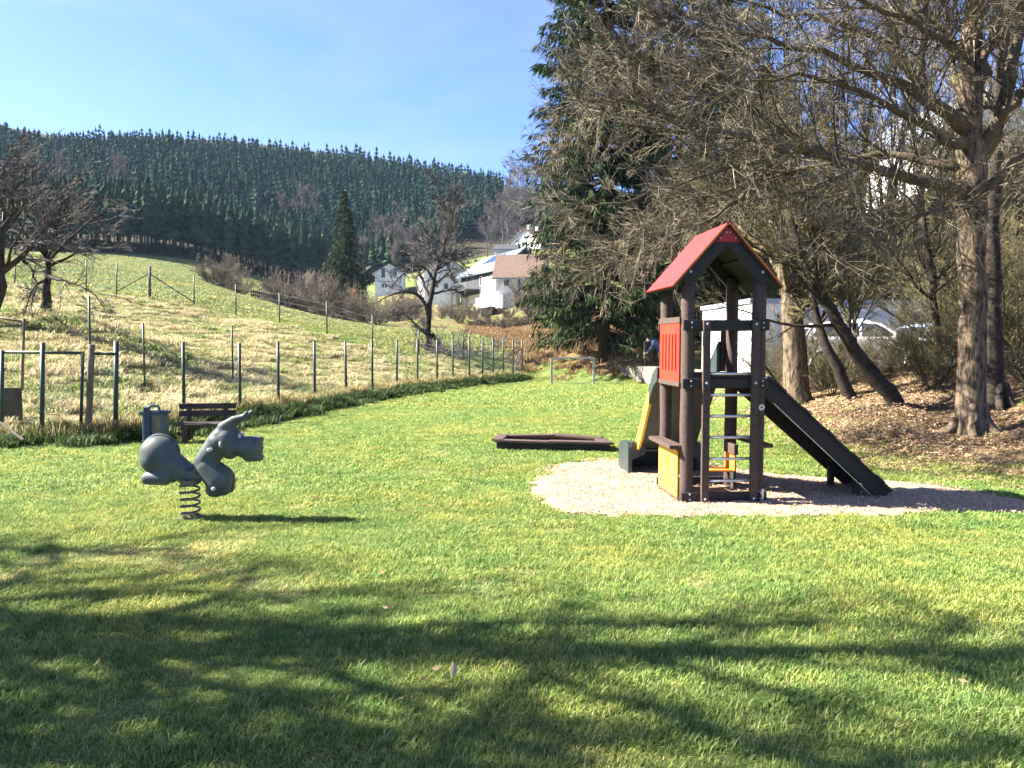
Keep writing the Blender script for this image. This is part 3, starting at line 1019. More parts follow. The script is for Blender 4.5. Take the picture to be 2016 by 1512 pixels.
def twig_levels(P, R, spec, mb, up=0.05, rmin=0.0025, flat=0.0):
    """spec: list of (children, length factor, points, sides, wobble, radius factor)."""
    for lv, (k, lf, n, sides, wob, rf) in enumerate(spec):
        S, D, r, L, t = spawn(P, R, k, 0.12 if lv == 0 else 0.08, 1.0, 0.35, 0.95, flat)
        ln = L * lf * (1.15 - 0.6 * t) * rng.uniform(0.45, 1.35, len(S))
        r0 = np.maximum(r * rf, rmin)
        P, R = grow(S, D, ln, r0, np.maximum(r0 * 0.35, rmin * 0.8), n, wob, up)
        mb.tubes(P, R, sides, tint=rng.choice([0.0, 0.25, 0.6, 1.0], len(P), p=[0.34, 0.2, 0.22, 0.24]))
    return P, R


# ---- the large bare tree at the right edge
tb = thing('bare_tree', 'large bare tree with thick sunlit trunk and wide spreading limbs on the leafy bank', 'tree', on(1912, 862, 13.0))
org = np.array(tb.location)


def px_limb(spec, n=14, jit=0.03):
    """spec: (px, py, D, width in px)."""
    pts = np.array([at(a, b, d) for a, b, d, _ in spec]) - org
    seg = np.concatenate([[0], np.cumsum(np.linalg.norm(np.diff(pts, axis=0), axis=1))])
    w = np.array([w_ * d / F / 2 for _, _, d, w_ in spec]) * 0.9
    P_ = resample(pts, n, jit)
    R_ = np.interp(np.linspace(0, seg[-1], n), seg, w)
    return P_, R_


def root_flare(mb, P0, r, n=7, L=0.9, ext=1.0):
    for k in range(n):
        a = k * 6.283 / n + rng.uniform(-.3, .3)
        d = np.array((math.cos(a), math.sin(a), 0))
        l = L * rng.uniform(0.6, 1.2) * ext
        pts = [P0 + (0, 0, 0.75 * L) + d * r * 0.55, P0 + (0, 0, 0.28 * L) + d * r * 0.95, P0 + (0, 0, 0.02) + d * (r + 0.22 * l), P0 - (0, 0, 0.12) + d * (r + 0.55 * l)]
        mb.tube(resample(pts, 7), np.linspace(0.5, 0.28, 7) * r, 7)


mb = MB()
P_, R_ = px_limb([(1912, 885, 13.0, 80), (1912, 840, 13.0, 66), (1914, 760, 13.0, 58), (1915, 600, 13.0, 55), (1915, 450, 13.0, 57), (1914, 380, 13.0, 64), (1912, 300, 13.0, 58), (1908, 220, 13.05, 50), (1912, 120, 13.1, 44), (1918, 0, 13.2, 40), (1925, -160, 13.3, 34), (1930, -420, 13.4, 22), (1925, -640, 13.5, 6)], 34, 0.012)
mb.tube(P_, R_, 16)
root_flare(mb, np.array((0, 0, 0.0)), 0.23, 6, 0.7)
mb.build('trunk', M['bark'], tb, smooth=True)
trunkP, trunkR = P_, R_
LIMBS = [
    # the long low limbs that reach over the play tower
    [(1905, 395, 13.0, 34), (1850, 362, 12.8, 28), (1760, 343, 12.6, 22), (1660, 320, 12.4, 19), (1560, 285, 12.3, 15), (1430, 262, 12.2, 12), (1290, 262, 12.1, 8), (1160, 225, 12.0, 4)],
    [(1640, 312, 12.4, 12), (1520, 240, 12.8, 12), (1400, 180, 13.0, 10), (1290, 118, 13.1, 7), (1180, 60, 13.2, 4)],
    [(1900, 330, 13.0, 26), (1840, 300, 13.4, 20), (1760, 292, 13.8, 15), (1640, 330, 14.2, 12), (1500, 350, 14.4, 9), (1340, 400, 14.6, 6), (1200, 430, 14.7, 3)],
    [(1905, 260, 13.0, 34), (1850, 205, 12.7, 26), (1795, 165, 12.5, 22), (1690, 135, 12.3, 16), (1600, 95, 12.2, 12), (1480, 72, 12.2, 9), (1330, 60, 12.2, 6), (1190, 20, 12.2, 3)],
    [(1830, 190, 12.6, 24), (1770, 110, 12.8, 18), (1690, 50, 13.0, 13), (1560, 25, 13.1, 9), (1400, -10, 13.1, 5)],
    [(1812, 170, 12.6, 18), (1808, 60, 12.6, 14), (1790, -60, 12.6, 10), (1760, -220, 12.7, 5)],
    [(1912, 280, 13.0, 28), (1830, 265, 12.4, 20), (1780, 225, 12.0, 14), (1660, 160, 11.6, 11), (1560, 150, 11.3, 8), (1440, 160, 11.0, 5)],
    [(1900, 120, 13.1, 22), (1860, 60, 13.4, 16), (1800, -20, 13.8, 12), (1690, -120, 14.2, 7), (1560, -180, 14.4, 3)],
    [(1905, 110, 13.1, 20), (1880, 100, 12.3, 15), (1820, 50, 11.6, 11), (1700, 0, 11.0, 8), (1560, -60, 10.6, 4)],
    # limbs to the right, partly out of the picture
    [(1925, 320, 13.0, 34), (1965, 250, 13.1, 30), (1990, 140, 13.3, 26), (2010, 30, 13.4, 22), (2050, -150, 13.6, 12), (2090, -350, 13.8, 5)],
    [(1930, 290, 13.0, 24), (1985, 215, 12.7, 20), (2040, 160, 12.4, 16), (2150, 90, 12.0, 8)],
    [(1930, 385, 13.0, 22), (1985, 320, 13.5, 16), (2060, 290, 14.0, 11), (2180, 250, 14.5, 4)],
    [(1925, 180, 13.05, 22), (1958, 80, 12.8, 17), (1975, -20, 12.6, 13), (2000, -170, 12.4, 6)],
    [(1900, 215, 13.05, 20), (1870, 95, 13.6, 15), (1850, -30, 14.0, 11), (1800, -200, 14.4, 5)],
    [(1900, 400, 13.0, 15), (1850, 420, 12.2, 11), (1780, 425, 11.5, 8), (1690, 455, 11.0, 5), (1600, 500, 10.7, 2.5)],
    [(1560, 288, 12.3, 10), (1460, 330, 12.0, 8), (1340, 360, 11.8, 6), (1220, 400, 11.6, 4), (1110, 430, 11.5, 2)],
    [(1430, 262, 12.2, 9), (1300, 215, 11.9, 7), (1200, 190, 11.7, 5), (1120, 205, 11.6, 2)],
    [(1500, 350, 14.4, 10), (1400, 430, 14.2, 8), (1290, 470, 14.0, 6), (1180, 500, 13.9, 4), (1100, 515, 13.8, 2)],
    [(1560, 288, 12.3, 10), (1440, 400, 12.6, 8), (1330, 470, 12.8, 6), (1220, 520, 13.0, 4)],
    [(1480, 72, 12.2, 9), (1360, 130, 12.6, 7), (1240, 130, 12.9, 5), (1130, 120, 13.1, 3)],
    [(1330, 60, 12.2, 8), (1260, -20, 12.6, 6), (1170, -60, 12.8, 4)],
    [(1290, 118, 13.1, 8), (1210, 150, 13.4, 6), (1130, 260, 13.7, 4), (1080, 340, 13.8, 2)]]
LP, LR = [], []
for s in LIMBS:
    p, r = px_limb(s, 14, 0.035)
    r = np.maximum(r, 0.006)
    r[-1] = 0.004
    r[-2] *= 0.65
    MB().tube(p, r, 9).build('limb', M['mossy_bark'], tb, smooth=True)
    LP.append(p)
    LR.append(r)
LP, LR = np.array(LP), np.array(LR)
mb = MB()
S, D, r, L, t = spawn(LP, LR, 27, 0.12, 1.0, 0.4, 1.1)
ln = (1.5 - 0.7 * t) * rng.uniform(0.5, 1.5, len(S)) * np.clip(L / 4.5, 0.5, 1.25)
P2_, R2_ = grow(S, D, ln, np.clip(r * 0.42, 0.006, 0.022), np.full(len(S), 0.004), 8, 0.11, 0.03)
mb.tubes(P2_, R2_, 5)
mb.build('branches', M['mossy_bark'], tb, smooth=True)['kind'] = 'stuff'
mb = MB()
twig_levels(P2_, R2_, [(9, 0.55, 5, 3, 0.10, 0.55), (9, 0.52, 2, 3, 0.12, 0.8)], mb, up=0.05, rmin=0.0030)
mb.build('twigs', M['twig'], tb)['kind'] = 'stuff'

# ---- the darker trunk close behind it
t2 = thing('bare_tree', 'dark shaded tree trunk just behind the large sunlit one on the leafy bank', 'tree', on(1962, 805, 14.6))
org = np.array(t2.location)
mb = MB()
P_, R_ = px_limb([(1964, 830, 14.6, 62), (1958, 780, 14.6, 46), (1952, 650, 14.6, 40), (1948, 500, 14.7, 36), (1950, 380, 14.8, 34), (1962, 250, 15.0, 28), (1972, 120, 15.2, 24), (1985, -60, 15.4, 18), (2000, -300, 15.6, 6)], 22, 0.015)
mb.tube(P_, R_, 12)
root_flare(mb, np.array((0, 0, 0.0)), 0.2, 6, 0.6)
mb.build('trunk', M['dark_bark'], t2, smooth=True)
S, D, r, L, t = spawn(P_[None], R_[None], 12, 0.45, 0.98, 0.6, 1.1)
LP2, LR2 = grow(S, D, rng.uniform(1.8, 4.0, len(S)), r * 0.45, np.full(len(S), 0.01), 10, 0.1, 0.08)
for i in range(len(LP2)):
    MB().tube(LP2[i], LR2[i], 7).build('limb', M['dark_bark'], t2, smooth=True)
mb = MB()
twig_levels(LP2, LR2, [(12, 0.4, 5, 3, 0.12, 0.5), (7, 0.5, 3, 3, 0.15, 0.7), (3, 0.5, 2, 3, 0.2, 0.8)], mb, up=0.05, rmin=0.004)
mb.build('twigs', M['twig'], t2)['kind'] = 'stuff'


def bare_tree(name, label, loc, trunk, wpx=None, radii=None, k1=12, l1=(1.5, 3.0), k2=10, k3=7, k4=3, bark='dark_bark', twig='olive_twig', t0=0.3, up=0.06, rmin=0.004, group=None, wob=0.12, ang=(0.5, 1.1), sides=10, limbs_extra=None, tb_r=0.42, jit=0.02, nsub=0.45):
    """trunk: (px, py, D, width px) polyline."""
    global org
    o = thing(name, label, 'tree', loc, 0, group)
    org = np.array(o.location)
    P_, R_ = px_limb(trunk, 22, jit)
    mb = MB()
    mb.tube(P_, R_, sides)
    mb.build('trunk', M[bark], o, smooth=True)
    S, D, r, L, t = spawn(P_[None], R_[None], k1, t0, 1.0, *ang)
    A_, B_ = grow(S, D, rng.uniform(*l1, len(S)) * (1.15 - 0.4 * t), np.maximum(r * tb_r, 0.012), np.full(len(S), rmin * 1.5), 10, wob, up)
    lp, lr = [*A_], [*B_]
    for s in limbs_extra or []:
        p, r_ = px_limb(s, 10, jit)
        lp.append(p)
        lr.append(r_)
    lp, lr = np.array(lp), np.array(lr)
    for i in range(len(lp)):
        MB().tube(lp[i], lr[i], 6).build('limb', M[bark], o, smooth=True)
    mb = MB()
    spec = [(k2, nsub, 5, 3, wob, 0.5), (k3, 0.5, 3, 3, wob, 0.75)] + ([(min(k4, 3), 0.5, 2, 3, 0.15, 0.85)] if k4 else [])
    twig_levels(lp, lr, spec, mb, up=up, rmin=rmin)
    mb.build('twigs', M[twig], o)['kind'] = 'stuff'
    return o


bare_tree('bare_tree', 'short thick mossy tree trunk right behind the play tower ramp', on(1572, 800, 17.5),
          [(1575, 830, 17.5, 74), (1572, 780, 17.5, 56), (1566, 700, 17.5, 50), (1562, 640, 17.5, 46), (1552, 560, 17.6, 34), (1530, 470, 17.8, 24), (1510, 360, 18, 14), (1500, 250, 18.2, 6)], bark='bark', k1=20, t0=0.3, l1=(1.6, 3.6), k2=13, k3=8, k4=4, rmin=0.0045)
bare_tree('bare_tree', 'dark crooked tree leaning left over the leafy bank, bent sharply at its foot', on(1772, 795, 15.2),
          [(1776, 815, 15.2, 30), (1768, 778, 15.2, 36), (1735, 762, 15.2, 36), (1700, 715, 15.2, 32), (1665, 665, 15.2, 27), (1630, 600, 15.2, 25), (1595, 545, 15.3, 21), (1565, 480, 15.4, 17), (1550, 400, 15.6, 12), (1560, 300, 15.8, 6)], k1=20, t0=0.25, l1=(1.2, 3.0), k2=12, k3=8, k4=4, rmin=0.004)
bare_tree('bare_tree', 'thinner dark tree leaning left behind the bent one, in front of the garage wall', on(1680, 790, 16.5),
          [(1684, 800, 16.5, 30), (1660, 755, 16.5, 26), (1635, 700, 16.5, 22), (1610, 640, 16.6, 18), (1595, 570, 16.7, 15), (1600, 480, 16.9, 12), (1620, 360, 17.2, 8), (1640, 240, 17.5, 4)], k1=18, t0=0.25, l1=(1.2, 2.8), k2=12, k3=8, k4=4, rmin=0.0042)
bare_tree('bare_tree', 'slender upright olive tree between the leaning trees and the large sunlit trunk', on(1850, 760, 18.5),
          [(1850, 770, 18.5, 18), (1845, 640, 18.5, 15), (1830, 500, 18.6, 13), (1812, 380, 18.8, 10), (1800, 240, 19, 7), (1795, 120, 19.2, 3)], k1=26, t0=0.08, l1=(1.2, 2.8), k2=12, k3=8, k4=3, rmin=0.0045)

# ---- understorey on the bank and along the road
def shrub_mesh(n, h, spread, k2=8, k3=6, k4=0, r=0.014, rmin=0.004, wob=0.14, up=0.08, sides=4):
    mb = MB()
    a = rng.uniform(0, 6.283, n)
    S = np.stack([np.cos(a), np.sin(a), 0 * a], 1) * (rng.uniform(0, 0.2, n) * spread)[:, None] - np.array((0, 0, 0.05))
    D = np.stack([np.cos(a) * spread / h, np.sin(a) * spread / h, rng.uniform(0.5, 1.2, n)], 1)
    P_, R_ = grow(S, D, h * rng.uniform(0.6, 1.2, n), np.full(n, r), np.full(n, rmin), 8, wob, up)
    mb.tubes(P_, R_, sides)
    spec = [(k2, 0.42, 5, 3, 0.2, 0.6), (k3, 0.45, 4, 3, 0.2, 0.8)] + ([(k4, 0.5, 3, 3, 0.2, 0.9)] if k4 else [])
    twig_levels(P_, R_, spec, mb, up=0.05, rmin=rmin)
    return mb.mesh('shrub')


SH = [shrub_mesh(22, 2.6, 1.3, 12, 8, 0, 0.014, 0.0045) for _ in range(3)]
for me in SH:
    me.materials.append(M['olive_twig'])
k = 0
SHR = []
for px, py, D, s in [(1512, 760, 20.5, 0.6), (1545, 745, 21, 0.7), (1620, 745, 20, 0.45), (1790, 735, 19.5, 0.6), (1835, 740, 18, 0.75), (1870, 740, 19, 1.1), (1990, 740, 17, 1.2), (2030, 740, 15.5, 1.0), (1960, 700, 22, 1.5), (2040, 690, 24, 1.6), (1900, 690, 25, 1.5), (1640, 770, 17.4, 0.55), (1835, 775, 16.4, 0.5), (1735, 770, 17.3, 0.35), (1650, 742, 20.4, 0.42), (1690, 742, 20.8, 0.5), (1745, 738, 20.2, 0.5)]:
    o = bpy.data.objects.new('bare_shrub', SH[k % 3])
    COL.objects.link(o)
    o.location = on(px, py, D)
    o.rotation_euler = (0, 0, rng.uniform(0, 6.28))
    o.scale = (s, s, s * rng.uniform(0.9, 1.2))
    SHR.append((px, o))
    k += 1


ordinals(SHR, 'leafless olive shrub in the thicket on the bank', 'shrub', 'shrubs in the thicket on the bank')

SLP = []
for k, (px, D, s) in enumerate([(1560, 40, 2.0), (1610, 36, 1.8), (1660, 42, 2.4), (1705, 36, 1.9), (1750, 40, 2.2), (1795, 34, 2.0), (1835, 42, 2.6), (1870, 36, 2.2), (1905, 46, 2.6), (1950, 34, 2.2), (1985, 40, 2.6), (2020, 34, 2.4), (2050, 44, 2.8), (1890, 54, 2.6), (1975, 52, 2.4)]):
    o = bpy.data.objects.new('bare_shrub', SH[k % 3])
    COL.objects.link(o)
    o.location = on(px, 600, D)
    o.rotation_euler = (0, 0, rng.uniform(0, 6.28))
    o.scale = (s, s, s)
    SLP.append((px, o))
ordinals(SLP, 'tall bare shrub on the slope above the garage', 'shrub', 'shrubs on the slope above the garage')

# ---- conifers
def spruce(name, label, loc, h, r, n_wh=46, per=11, spr=16, leaf=0.26, mat_='needle', seed_droop=-0.28, base=0.04, group=None, trunk_r=0.28):
    o = thing(name, label, 'tree', loc, 0, group)
    MB().tube(np.array([(0, 0, -0.2), (0.05, 0, h * 0.5), (0, 0, h)]), np.array((trunk_r, trunk_r * 0.6, 0.02)), 9).build('trunk', M['dark_bark'], o, smooth=True)
    zs = h * (base + (0.985 - base) * np.linspace(0, 1, n_wh) ** 0.9)
    S, D, L = [], [], []
    for z in zs:
        a = rng.uniform(0, 6.283, per)
        rr = r * ((1 - z / h) ** 0.72) * rng.uniform(0.7, 1.12, per) * (1 - 0.25 * np.clip(1 - z / h / 0.12, 0, 1))
        S.append(np.stack([0 * a, 0 * a, np.full(per, z) + rng.normal(0, 0.12, per)], 1))
        D.append(np.stack([np.cos(a), np.sin(a), np.full(per, 0.12 - 0.3 * (1 - z / h))], 1))
        L.append(np.maximum(rr, 0.15))
    S, D, L = np.concatenate(S), np.concatenate(D), np.concatenate(L)
    P_, R_ = grow(S, D, L, 0.012 + L * 0.009, np.full(len(L), 0.006), 7, 0.05, 0.02)
    P_[:, :, 2] += (np.linspace(0, 1, 7) ** 2 * 0.16 - np.linspace(0, 1, 7) * 0.2)[None] * L[:, None]
    MB().tubes(P_[:, ::2], R_[:, ::2], 3).build('branches', M['dark_bark'], o)['kind'] = 'stuff'
    # hanging sprays of needles along every branch
    T0 = rng.uniform(0.12, 1.0, (len(L), spr)) ** 0.75 * 6
    i = np.minimum(T0.astype(int), 5)
    f = (T0 - i)[..., None]
    ar = np.arange(len(L))[:, None]
    c = (P_[ar, i] * (1 - f) + P_[ar, i + 1] * f).reshape(-1, 3)
    tdir = norm(P_[ar, i + 1] - P_[ar, i]).reshape(-1, 3)
    n = len(c)
    side = norm(np.cross(tdir, np.array((0, 0, 1.0)))) * rng.choice([-1, 1], n)[:, None]
    d = norm(tdir * rng.uniform(0.1, 0.8, n)[:, None] + side * rng.uniform(0.05, 0.7, n)[:, None] + np.array((0, 0, -1.0)) * rng.uniform(0.2, 1.5, n)[:, None])
    ln = (leaf * rng.uniform(0.6, 1.5, n) * np.clip(np.repeat(L, spr) / r * 1.6, 0.55, 1.25))[:, None]
    w = norm(np.cross(d, rng.normal(size=(n, 3)))) * ln * 0.075
    V = np.stack([c - w * 0.3, c + d * ln * 0.45 + w, c + d * ln, c + d * ln * 0.4 - w], 1).reshape(-1, 3)
    kk = np.arange(n)[:, None] * 4
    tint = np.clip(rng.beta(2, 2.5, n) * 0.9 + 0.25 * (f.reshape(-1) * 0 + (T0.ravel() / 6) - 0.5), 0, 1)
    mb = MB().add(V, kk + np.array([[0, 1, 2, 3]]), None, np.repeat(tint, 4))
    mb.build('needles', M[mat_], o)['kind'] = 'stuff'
    return o


spruce('spruce_tree', 'very tall dark spruce with drooping branches reaching the rusty grass behind the goal', on(1190, 690, 37.0), 36.0, 4.4, 104, 18, 84, 0.31)
spruce('spruce_tree', 'dark spruce mostly hidden by bare twigs, first behind the play tower roof', on(1330, 690, 41.0), 33.0, 4.8, 64, 13, 60, 0.36)
spruce('spruce_tree', 'dark spruce behind the bare crown, between two other spruces', on(1420, 660, 45.0), 29.0, 4.6, 58, 13, 50, 0.38)
spruce('spruce_tree', 'dark spruce beyond the garage, seen through bare twigs above its roof', on(1500, 640, 48.0), 15.5, 4.4, 44, 12, 44, 0.42)
spruce('spruce_tree', 'single dark spruce standing among bare bushes beside the white houses', on(680, 620, 85.0), 15.0, 3.4, 44, 11, 40, 0.5, 'needle')

# ---- tall thin stems against the sky behind the large bare tree
THIN = []
for px, D, top, seed in [(1560, 42, -40, 0), (1590, 44, 10, 1), (1625, 43, -60, 2), (1655, 46, 0, 3), (1685, 44, -80, 4), (1718, 45, -20, 5), (1750, 43, 30, 6), (1785, 46, -30, 7), (1530, 40, -90, 8), (1480, 43, -60, 9), (1840, 47, 60, 10), (1430, 44, -100, 11)]:
    b = on(px, 600, D)
    zt = at(px, top, D)[2]
    pyb = 756 - 0
    P0 = b.copy()
    o = thing('bare_tree', '-', 'tree', P0)
    THIN.append((px, o))
    h = zt - b[2]
    n = 4
    S = np.tile(np.array([[0.0, 0, -0.2]]), (n, 1)) + rng.normal(0, 0.12, (n, 3)) * (1, 1, 0)
    Dd = np.stack([rng.normal(0, 0.10, n), rng.normal(0, 0.1, n), np.ones(n)], 1)
    TP, TR = grow(S, Dd, h * rng.uniform(0.8, 1.08, n), np.full(n, 0.11), np.full(n, 0.02), 12, 0.035, 0.03)
    MB().tubes(TP, TR, 6).build('trunk', M['dark_bark'], o, smooth=True)
    mb = MB()
    twig_levels(TP, TR, [(17, 0.16, 5, 3, 0.12, 0.4), (6, 0.5, 3, 3, 0.15, 0.6), (2, 0.6, 2, 3, 0.2, 0.9)], mb, up=0.16, rmin=0.009)
    mb.build('twigs', M['brown_twig'], o)['kind'] = 'stuff'

ordinals(THIN, 'tall thin bare tree against the sky', 'tree', 'thin bare trees against the sky')

# ---- the bent old fruit tree beyond the end of the fence
def z4(x, y):
    return 700 + x / 5.04, 430 + y / 5.04


def zl(l, D=42.0):
    return [(*z4(x, y), D + dd, w) for x, y, w, dd in l]


bare_tree('fruit_tree', 'old bent fruit tree with a dark forked trunk beyond the end of the wire fence', on(845, 695, 42.0),
          zl([(735, 1360, 20, 0), (730, 1290, 18, 0), (720, 1180, 15, 0), (722, 1000, 12, 0), (735, 850, 11, 0), (765, 740, 11, 0), (790, 560, 8, 0), (815, 430, 7, 0.3), (880, 300, 6, 0.6), (900, 180, 5, 0.6), (930, 60, 3, 0.6), (925, -180, 2, 0.8), (900, -330, 1.2, 1)]),
          k1=22, t0=0.4, l1=(1.3, 3.2), k2=10, k3=7, k4=2, bark='dark_bark', twig='grey_twig', rmin=0.012, wob=0.2, up=0.02,
          limbs_extra=[zl(l) for l in [
              [(720, 960, 9, 0), (690, 800, 9, 0), (640, 740, 8, 0), (560, 715, 7, -.3), (480, 735, 6, -.5), (400, 718, 4, -.7), (300, 775, 3, -1), (130, 885, 1.5, -1)],
              [(745, 790, 8, 0), (690, 660, 6, .4), (630, 540, 5, .7), (600, 450, 4, 1), (580, 330, 3, 1), (600, 230, 1.5, 1)],
              [(780, 620, 6, 0), (700, 470, 5, -.4), (560, 470, 4, -1), (450, 570, 3, -1.4), (380, 640, 1.5, -1.6)],
              [(770, 745, 6, 0), (860, 725, 5, 0), (960, 700, 4, 0), (1060, 740, 2, 0.4), (1100, 800, 1.2, .5)],
              [(815, 430, 6, 0), (900, 380, 4, .5), (1010, 355, 3, 1), (1110, 355, 1.5, 1.4)],
              [(800, 540, 5, 0), (880, 510, 4, -.3), (980, 500, 3, -.7), (1060, 530, 1.5, -1)],
              [(730, 1190, 9, 0), (680, 1120, 8, 0), (610, 1080, 6, -.4), (550, 1000, 3, -.8), (500, 960, 1.5, -1)],
              [(760, 1150, 10, 0), (820, 1240, 9, -.2), (900, 1330, 8, -.5), (970, 1400, 6, -.8), (1010, 1450, 3, -1)],
              [(820, 420, 5, 0), (740, 330, 4, .6), (700, 240, 3, 1), (720, 120, 2, 1.3), (690, 20, 1.2, 1.5)]]])

# ---- the bare orchard trees at the left edge
def z6(x, y):
    return x / 3.6, 220 + y / 3.6


def zl6(l, D):
    return [(*z6(x, y), D + dd, w) for x, y, w, dd in l]


bare_tree('fruit_tree', 'spreading bare fruit tree with low hanging twigs, second from the left edge', on(92, 605, 26.0),
          zl6([(330, 1420, 24, 0), (325, 1330, 20, 0), (335, 1240, 17, 0), (345, 1150, 14, 0.1), (330, 1060, 12, 0.2), (345, 960, 10, 0.3), (360, 860, 8, 0.4), (400, 740, 5, .5), (440, 640, 3, .6)], 26.0),
          k1=16, t0=0.3, l1=(1.2, 2.6), k2=9, k3=6, k4=3, bark='dark_bark', twig='grey_twig', rmin=0.0085, wob=0.2, up=0.0,
          limbs_extra=[zl6(l, 26.0) for l in [
              [(330, 1080, 9, 0), (430, 960, 7, -.2), (540, 860, 5, -.4), (640, 760, 4, -.6), (760, 700, 3, -.8), (890, 640, 1.5, -1)],
              [(340, 1000, 8, 0), (330, 860, 7, .4), (300, 740, 5, .8), (340, 620, 4, 1), (460, 560, 3, 1), (560, 480, 2, 1), (660, 390, 1.2, 1)],
              [(335, 1100, 8, 0), (470, 1040, 6, .5), (600, 980, 4, .9), (740, 900, 3, 1.2), (930, 940, 1.2, 1.4)],
              [(330, 1160, 8, 0), (440, 1200, 6, -.7), (560, 1230, 4, -1.2), (680, 1290, 3, -1.6), (760, 1420, 1.5, -2)],
              [(325, 1190, 8, 0), (260, 1220, 6, -.5), (210, 1300, 4, -.9), (180, 1420, 2, -1)],
              [(345, 960, 7, 0), (460, 800, 5, 1), (600, 700, 4, 1.6), (690, 600, 2, 2), (820, 600, 1.2, 2)],
              [(320, 1020, 7, 0), (200, 900, 5, -.5), (120, 760, 4, -1), (60, 640, 3, -1.2), (40, 520, 1.5, -1.4)]]])
bare_tree('fruit_tree', 'bare fruit tree cut by the left edge, limbs reaching up past the wood', on(-20, 640, 24.0),
          zl6([(-90, 1560, 30, 0), (-40, 1400, 26, 0), (10, 1250, 22, 0), (10, 1120, 20, 0), (-10, 980, 17, 0), (20, 850, 13, 0), (10, 700, 9, 0.2), (30, 560, 6, .3), (20, 380, 3, .4)], 24.0),
          k1=22, t0=0.35, l1=(1.2, 2.8), k2=8, k3=6, k4=2, bark='dark_bark', twig='grey_twig', rmin=0.0085, wob=0.2, up=0.02,
          limbs_extra=[zl6(l, 24.0) for l in [
              [(20, 1130, 14, 0), (90, 1080, 12, 0), (160, 1060, 11, -.1), (200, 980, 9, -.2), (260, 880, 7, -.3), (330, 790, 6, -.4), (420, 755, 4, -.5), (560, 720, 3, -.6), (650, 620, 1.5, -.7)],
              [(165, 1060, 7, -.1), (230, 1120, 6, -.3), (260, 1180, 4, -.5), (240, 1300, 3, -.6), (220, 1400, 1.5, -.6)],
              [(10, 900, 9, 0), (70, 760, 7, .3), (110, 620, 5, .5), (80, 420, 3, .7), (100, 270, 2, .8), (140, 180, 1, .8)],
              [(10, 820, 8, 0), (120, 700, 6, -.3), (190, 560, 4, -.5), (160, 430, 3, -.7), (220, 260, 1.2, -.8)],
              [(40, 1100, 8, 0), (60, 1000, 6, -.6), (150, 860, 4, -1), (190, 700, 3, -1.2), (300, 560, 1.5, -1.4)]]])

# ---- the bare tree outside the picture whose shadow streaks the lawn in front
def shadow_tree(label, loc, h, seed, k1, spread):
    global rng
    keep_ = rng
    rng = np.random.default_rng(seed)
    ot = thing('bare_tree', label, 'tree', loc)
    trP, trR = grow(np.array([[0, 0, -0.2]]), np.array([[0.02, 0.02, 1.0]]), np.array([h]), np.array([0.26]), np.array([0.05]), 16, 0.04, 0.02)
    mb = MB()
    mb.tubes(trP, trR, 12)
    root_flare(mb, np.array((0, 0, 0.0)), 0.25)
    mb.build('trunk', M['bark'], ot, smooth=True)
    t = np.sort(rng.uniform(0.28, 0.97, k1))
    zi = t * 15
    i0 = np.minimum(zi.astype(int), 14)
    S = trP[0, i0] + (trP[0, i0 + 1] - trP[0, i0]) * (zi - i0)[:, None]
    az = np.arange(k1) * 2.4 + rng.uniform(-.4, .4, k1)
    D = np.stack([np.cos(az), np.sin(az), rng.uniform(0.5, 1.5, k1)], 1)
    lp, lr = grow(S, D, (spread - 0.5 * spread * t) * rng.uniform(0.75, 1.15, k1), 0.085 * (1.15 - 0.7 * t), np.full(k1, 0.018), 11, 0.13, 0.02)
    for i in range(k1):
        MB().tube(lp[i], lr[i], 7).build('limb', M['bark'], ot, smooth=True)
    mb = MB()
    twig_levels(lp, lr, [(7, 0.42, 6, 4, 0.12, 0.62), (4, 0.5, 4, 3, 0.14, 0.7)], mb, up=0.1, rmin=0.009)
    mb.build('twigs', M['twig'], ot)['kind'] = 'stuff'
    rng = keep_


for lab_, loc_, h_, sd_, k_, sp_ in [
        ('tall bare tree left of the lawn, throwing the lowest shadow streaks across the foreground', (-12.6, 4.6, 0), 14.5, 5, 42, 4.0),
        ('tall bare tree left of the lawn, throwing the broad middle shadow streaks', (-14.5, 6.0, 0), 12.5, 9, 28, 4.0),
        ('bare tree furthest from the photographer, its thin shadow reaching towards the rider', (-16.0, 7.3, 0), 12.0, 14, 20, 3.6),
        ('tall bare tree whose crown shades the bottom right corner of the lawn', (-11.0, 4.9, 0), 14.5, 31, 34, 3.7)]:
    shadow_tree(lab_, loc_, h_, sd_, k_, sp_)

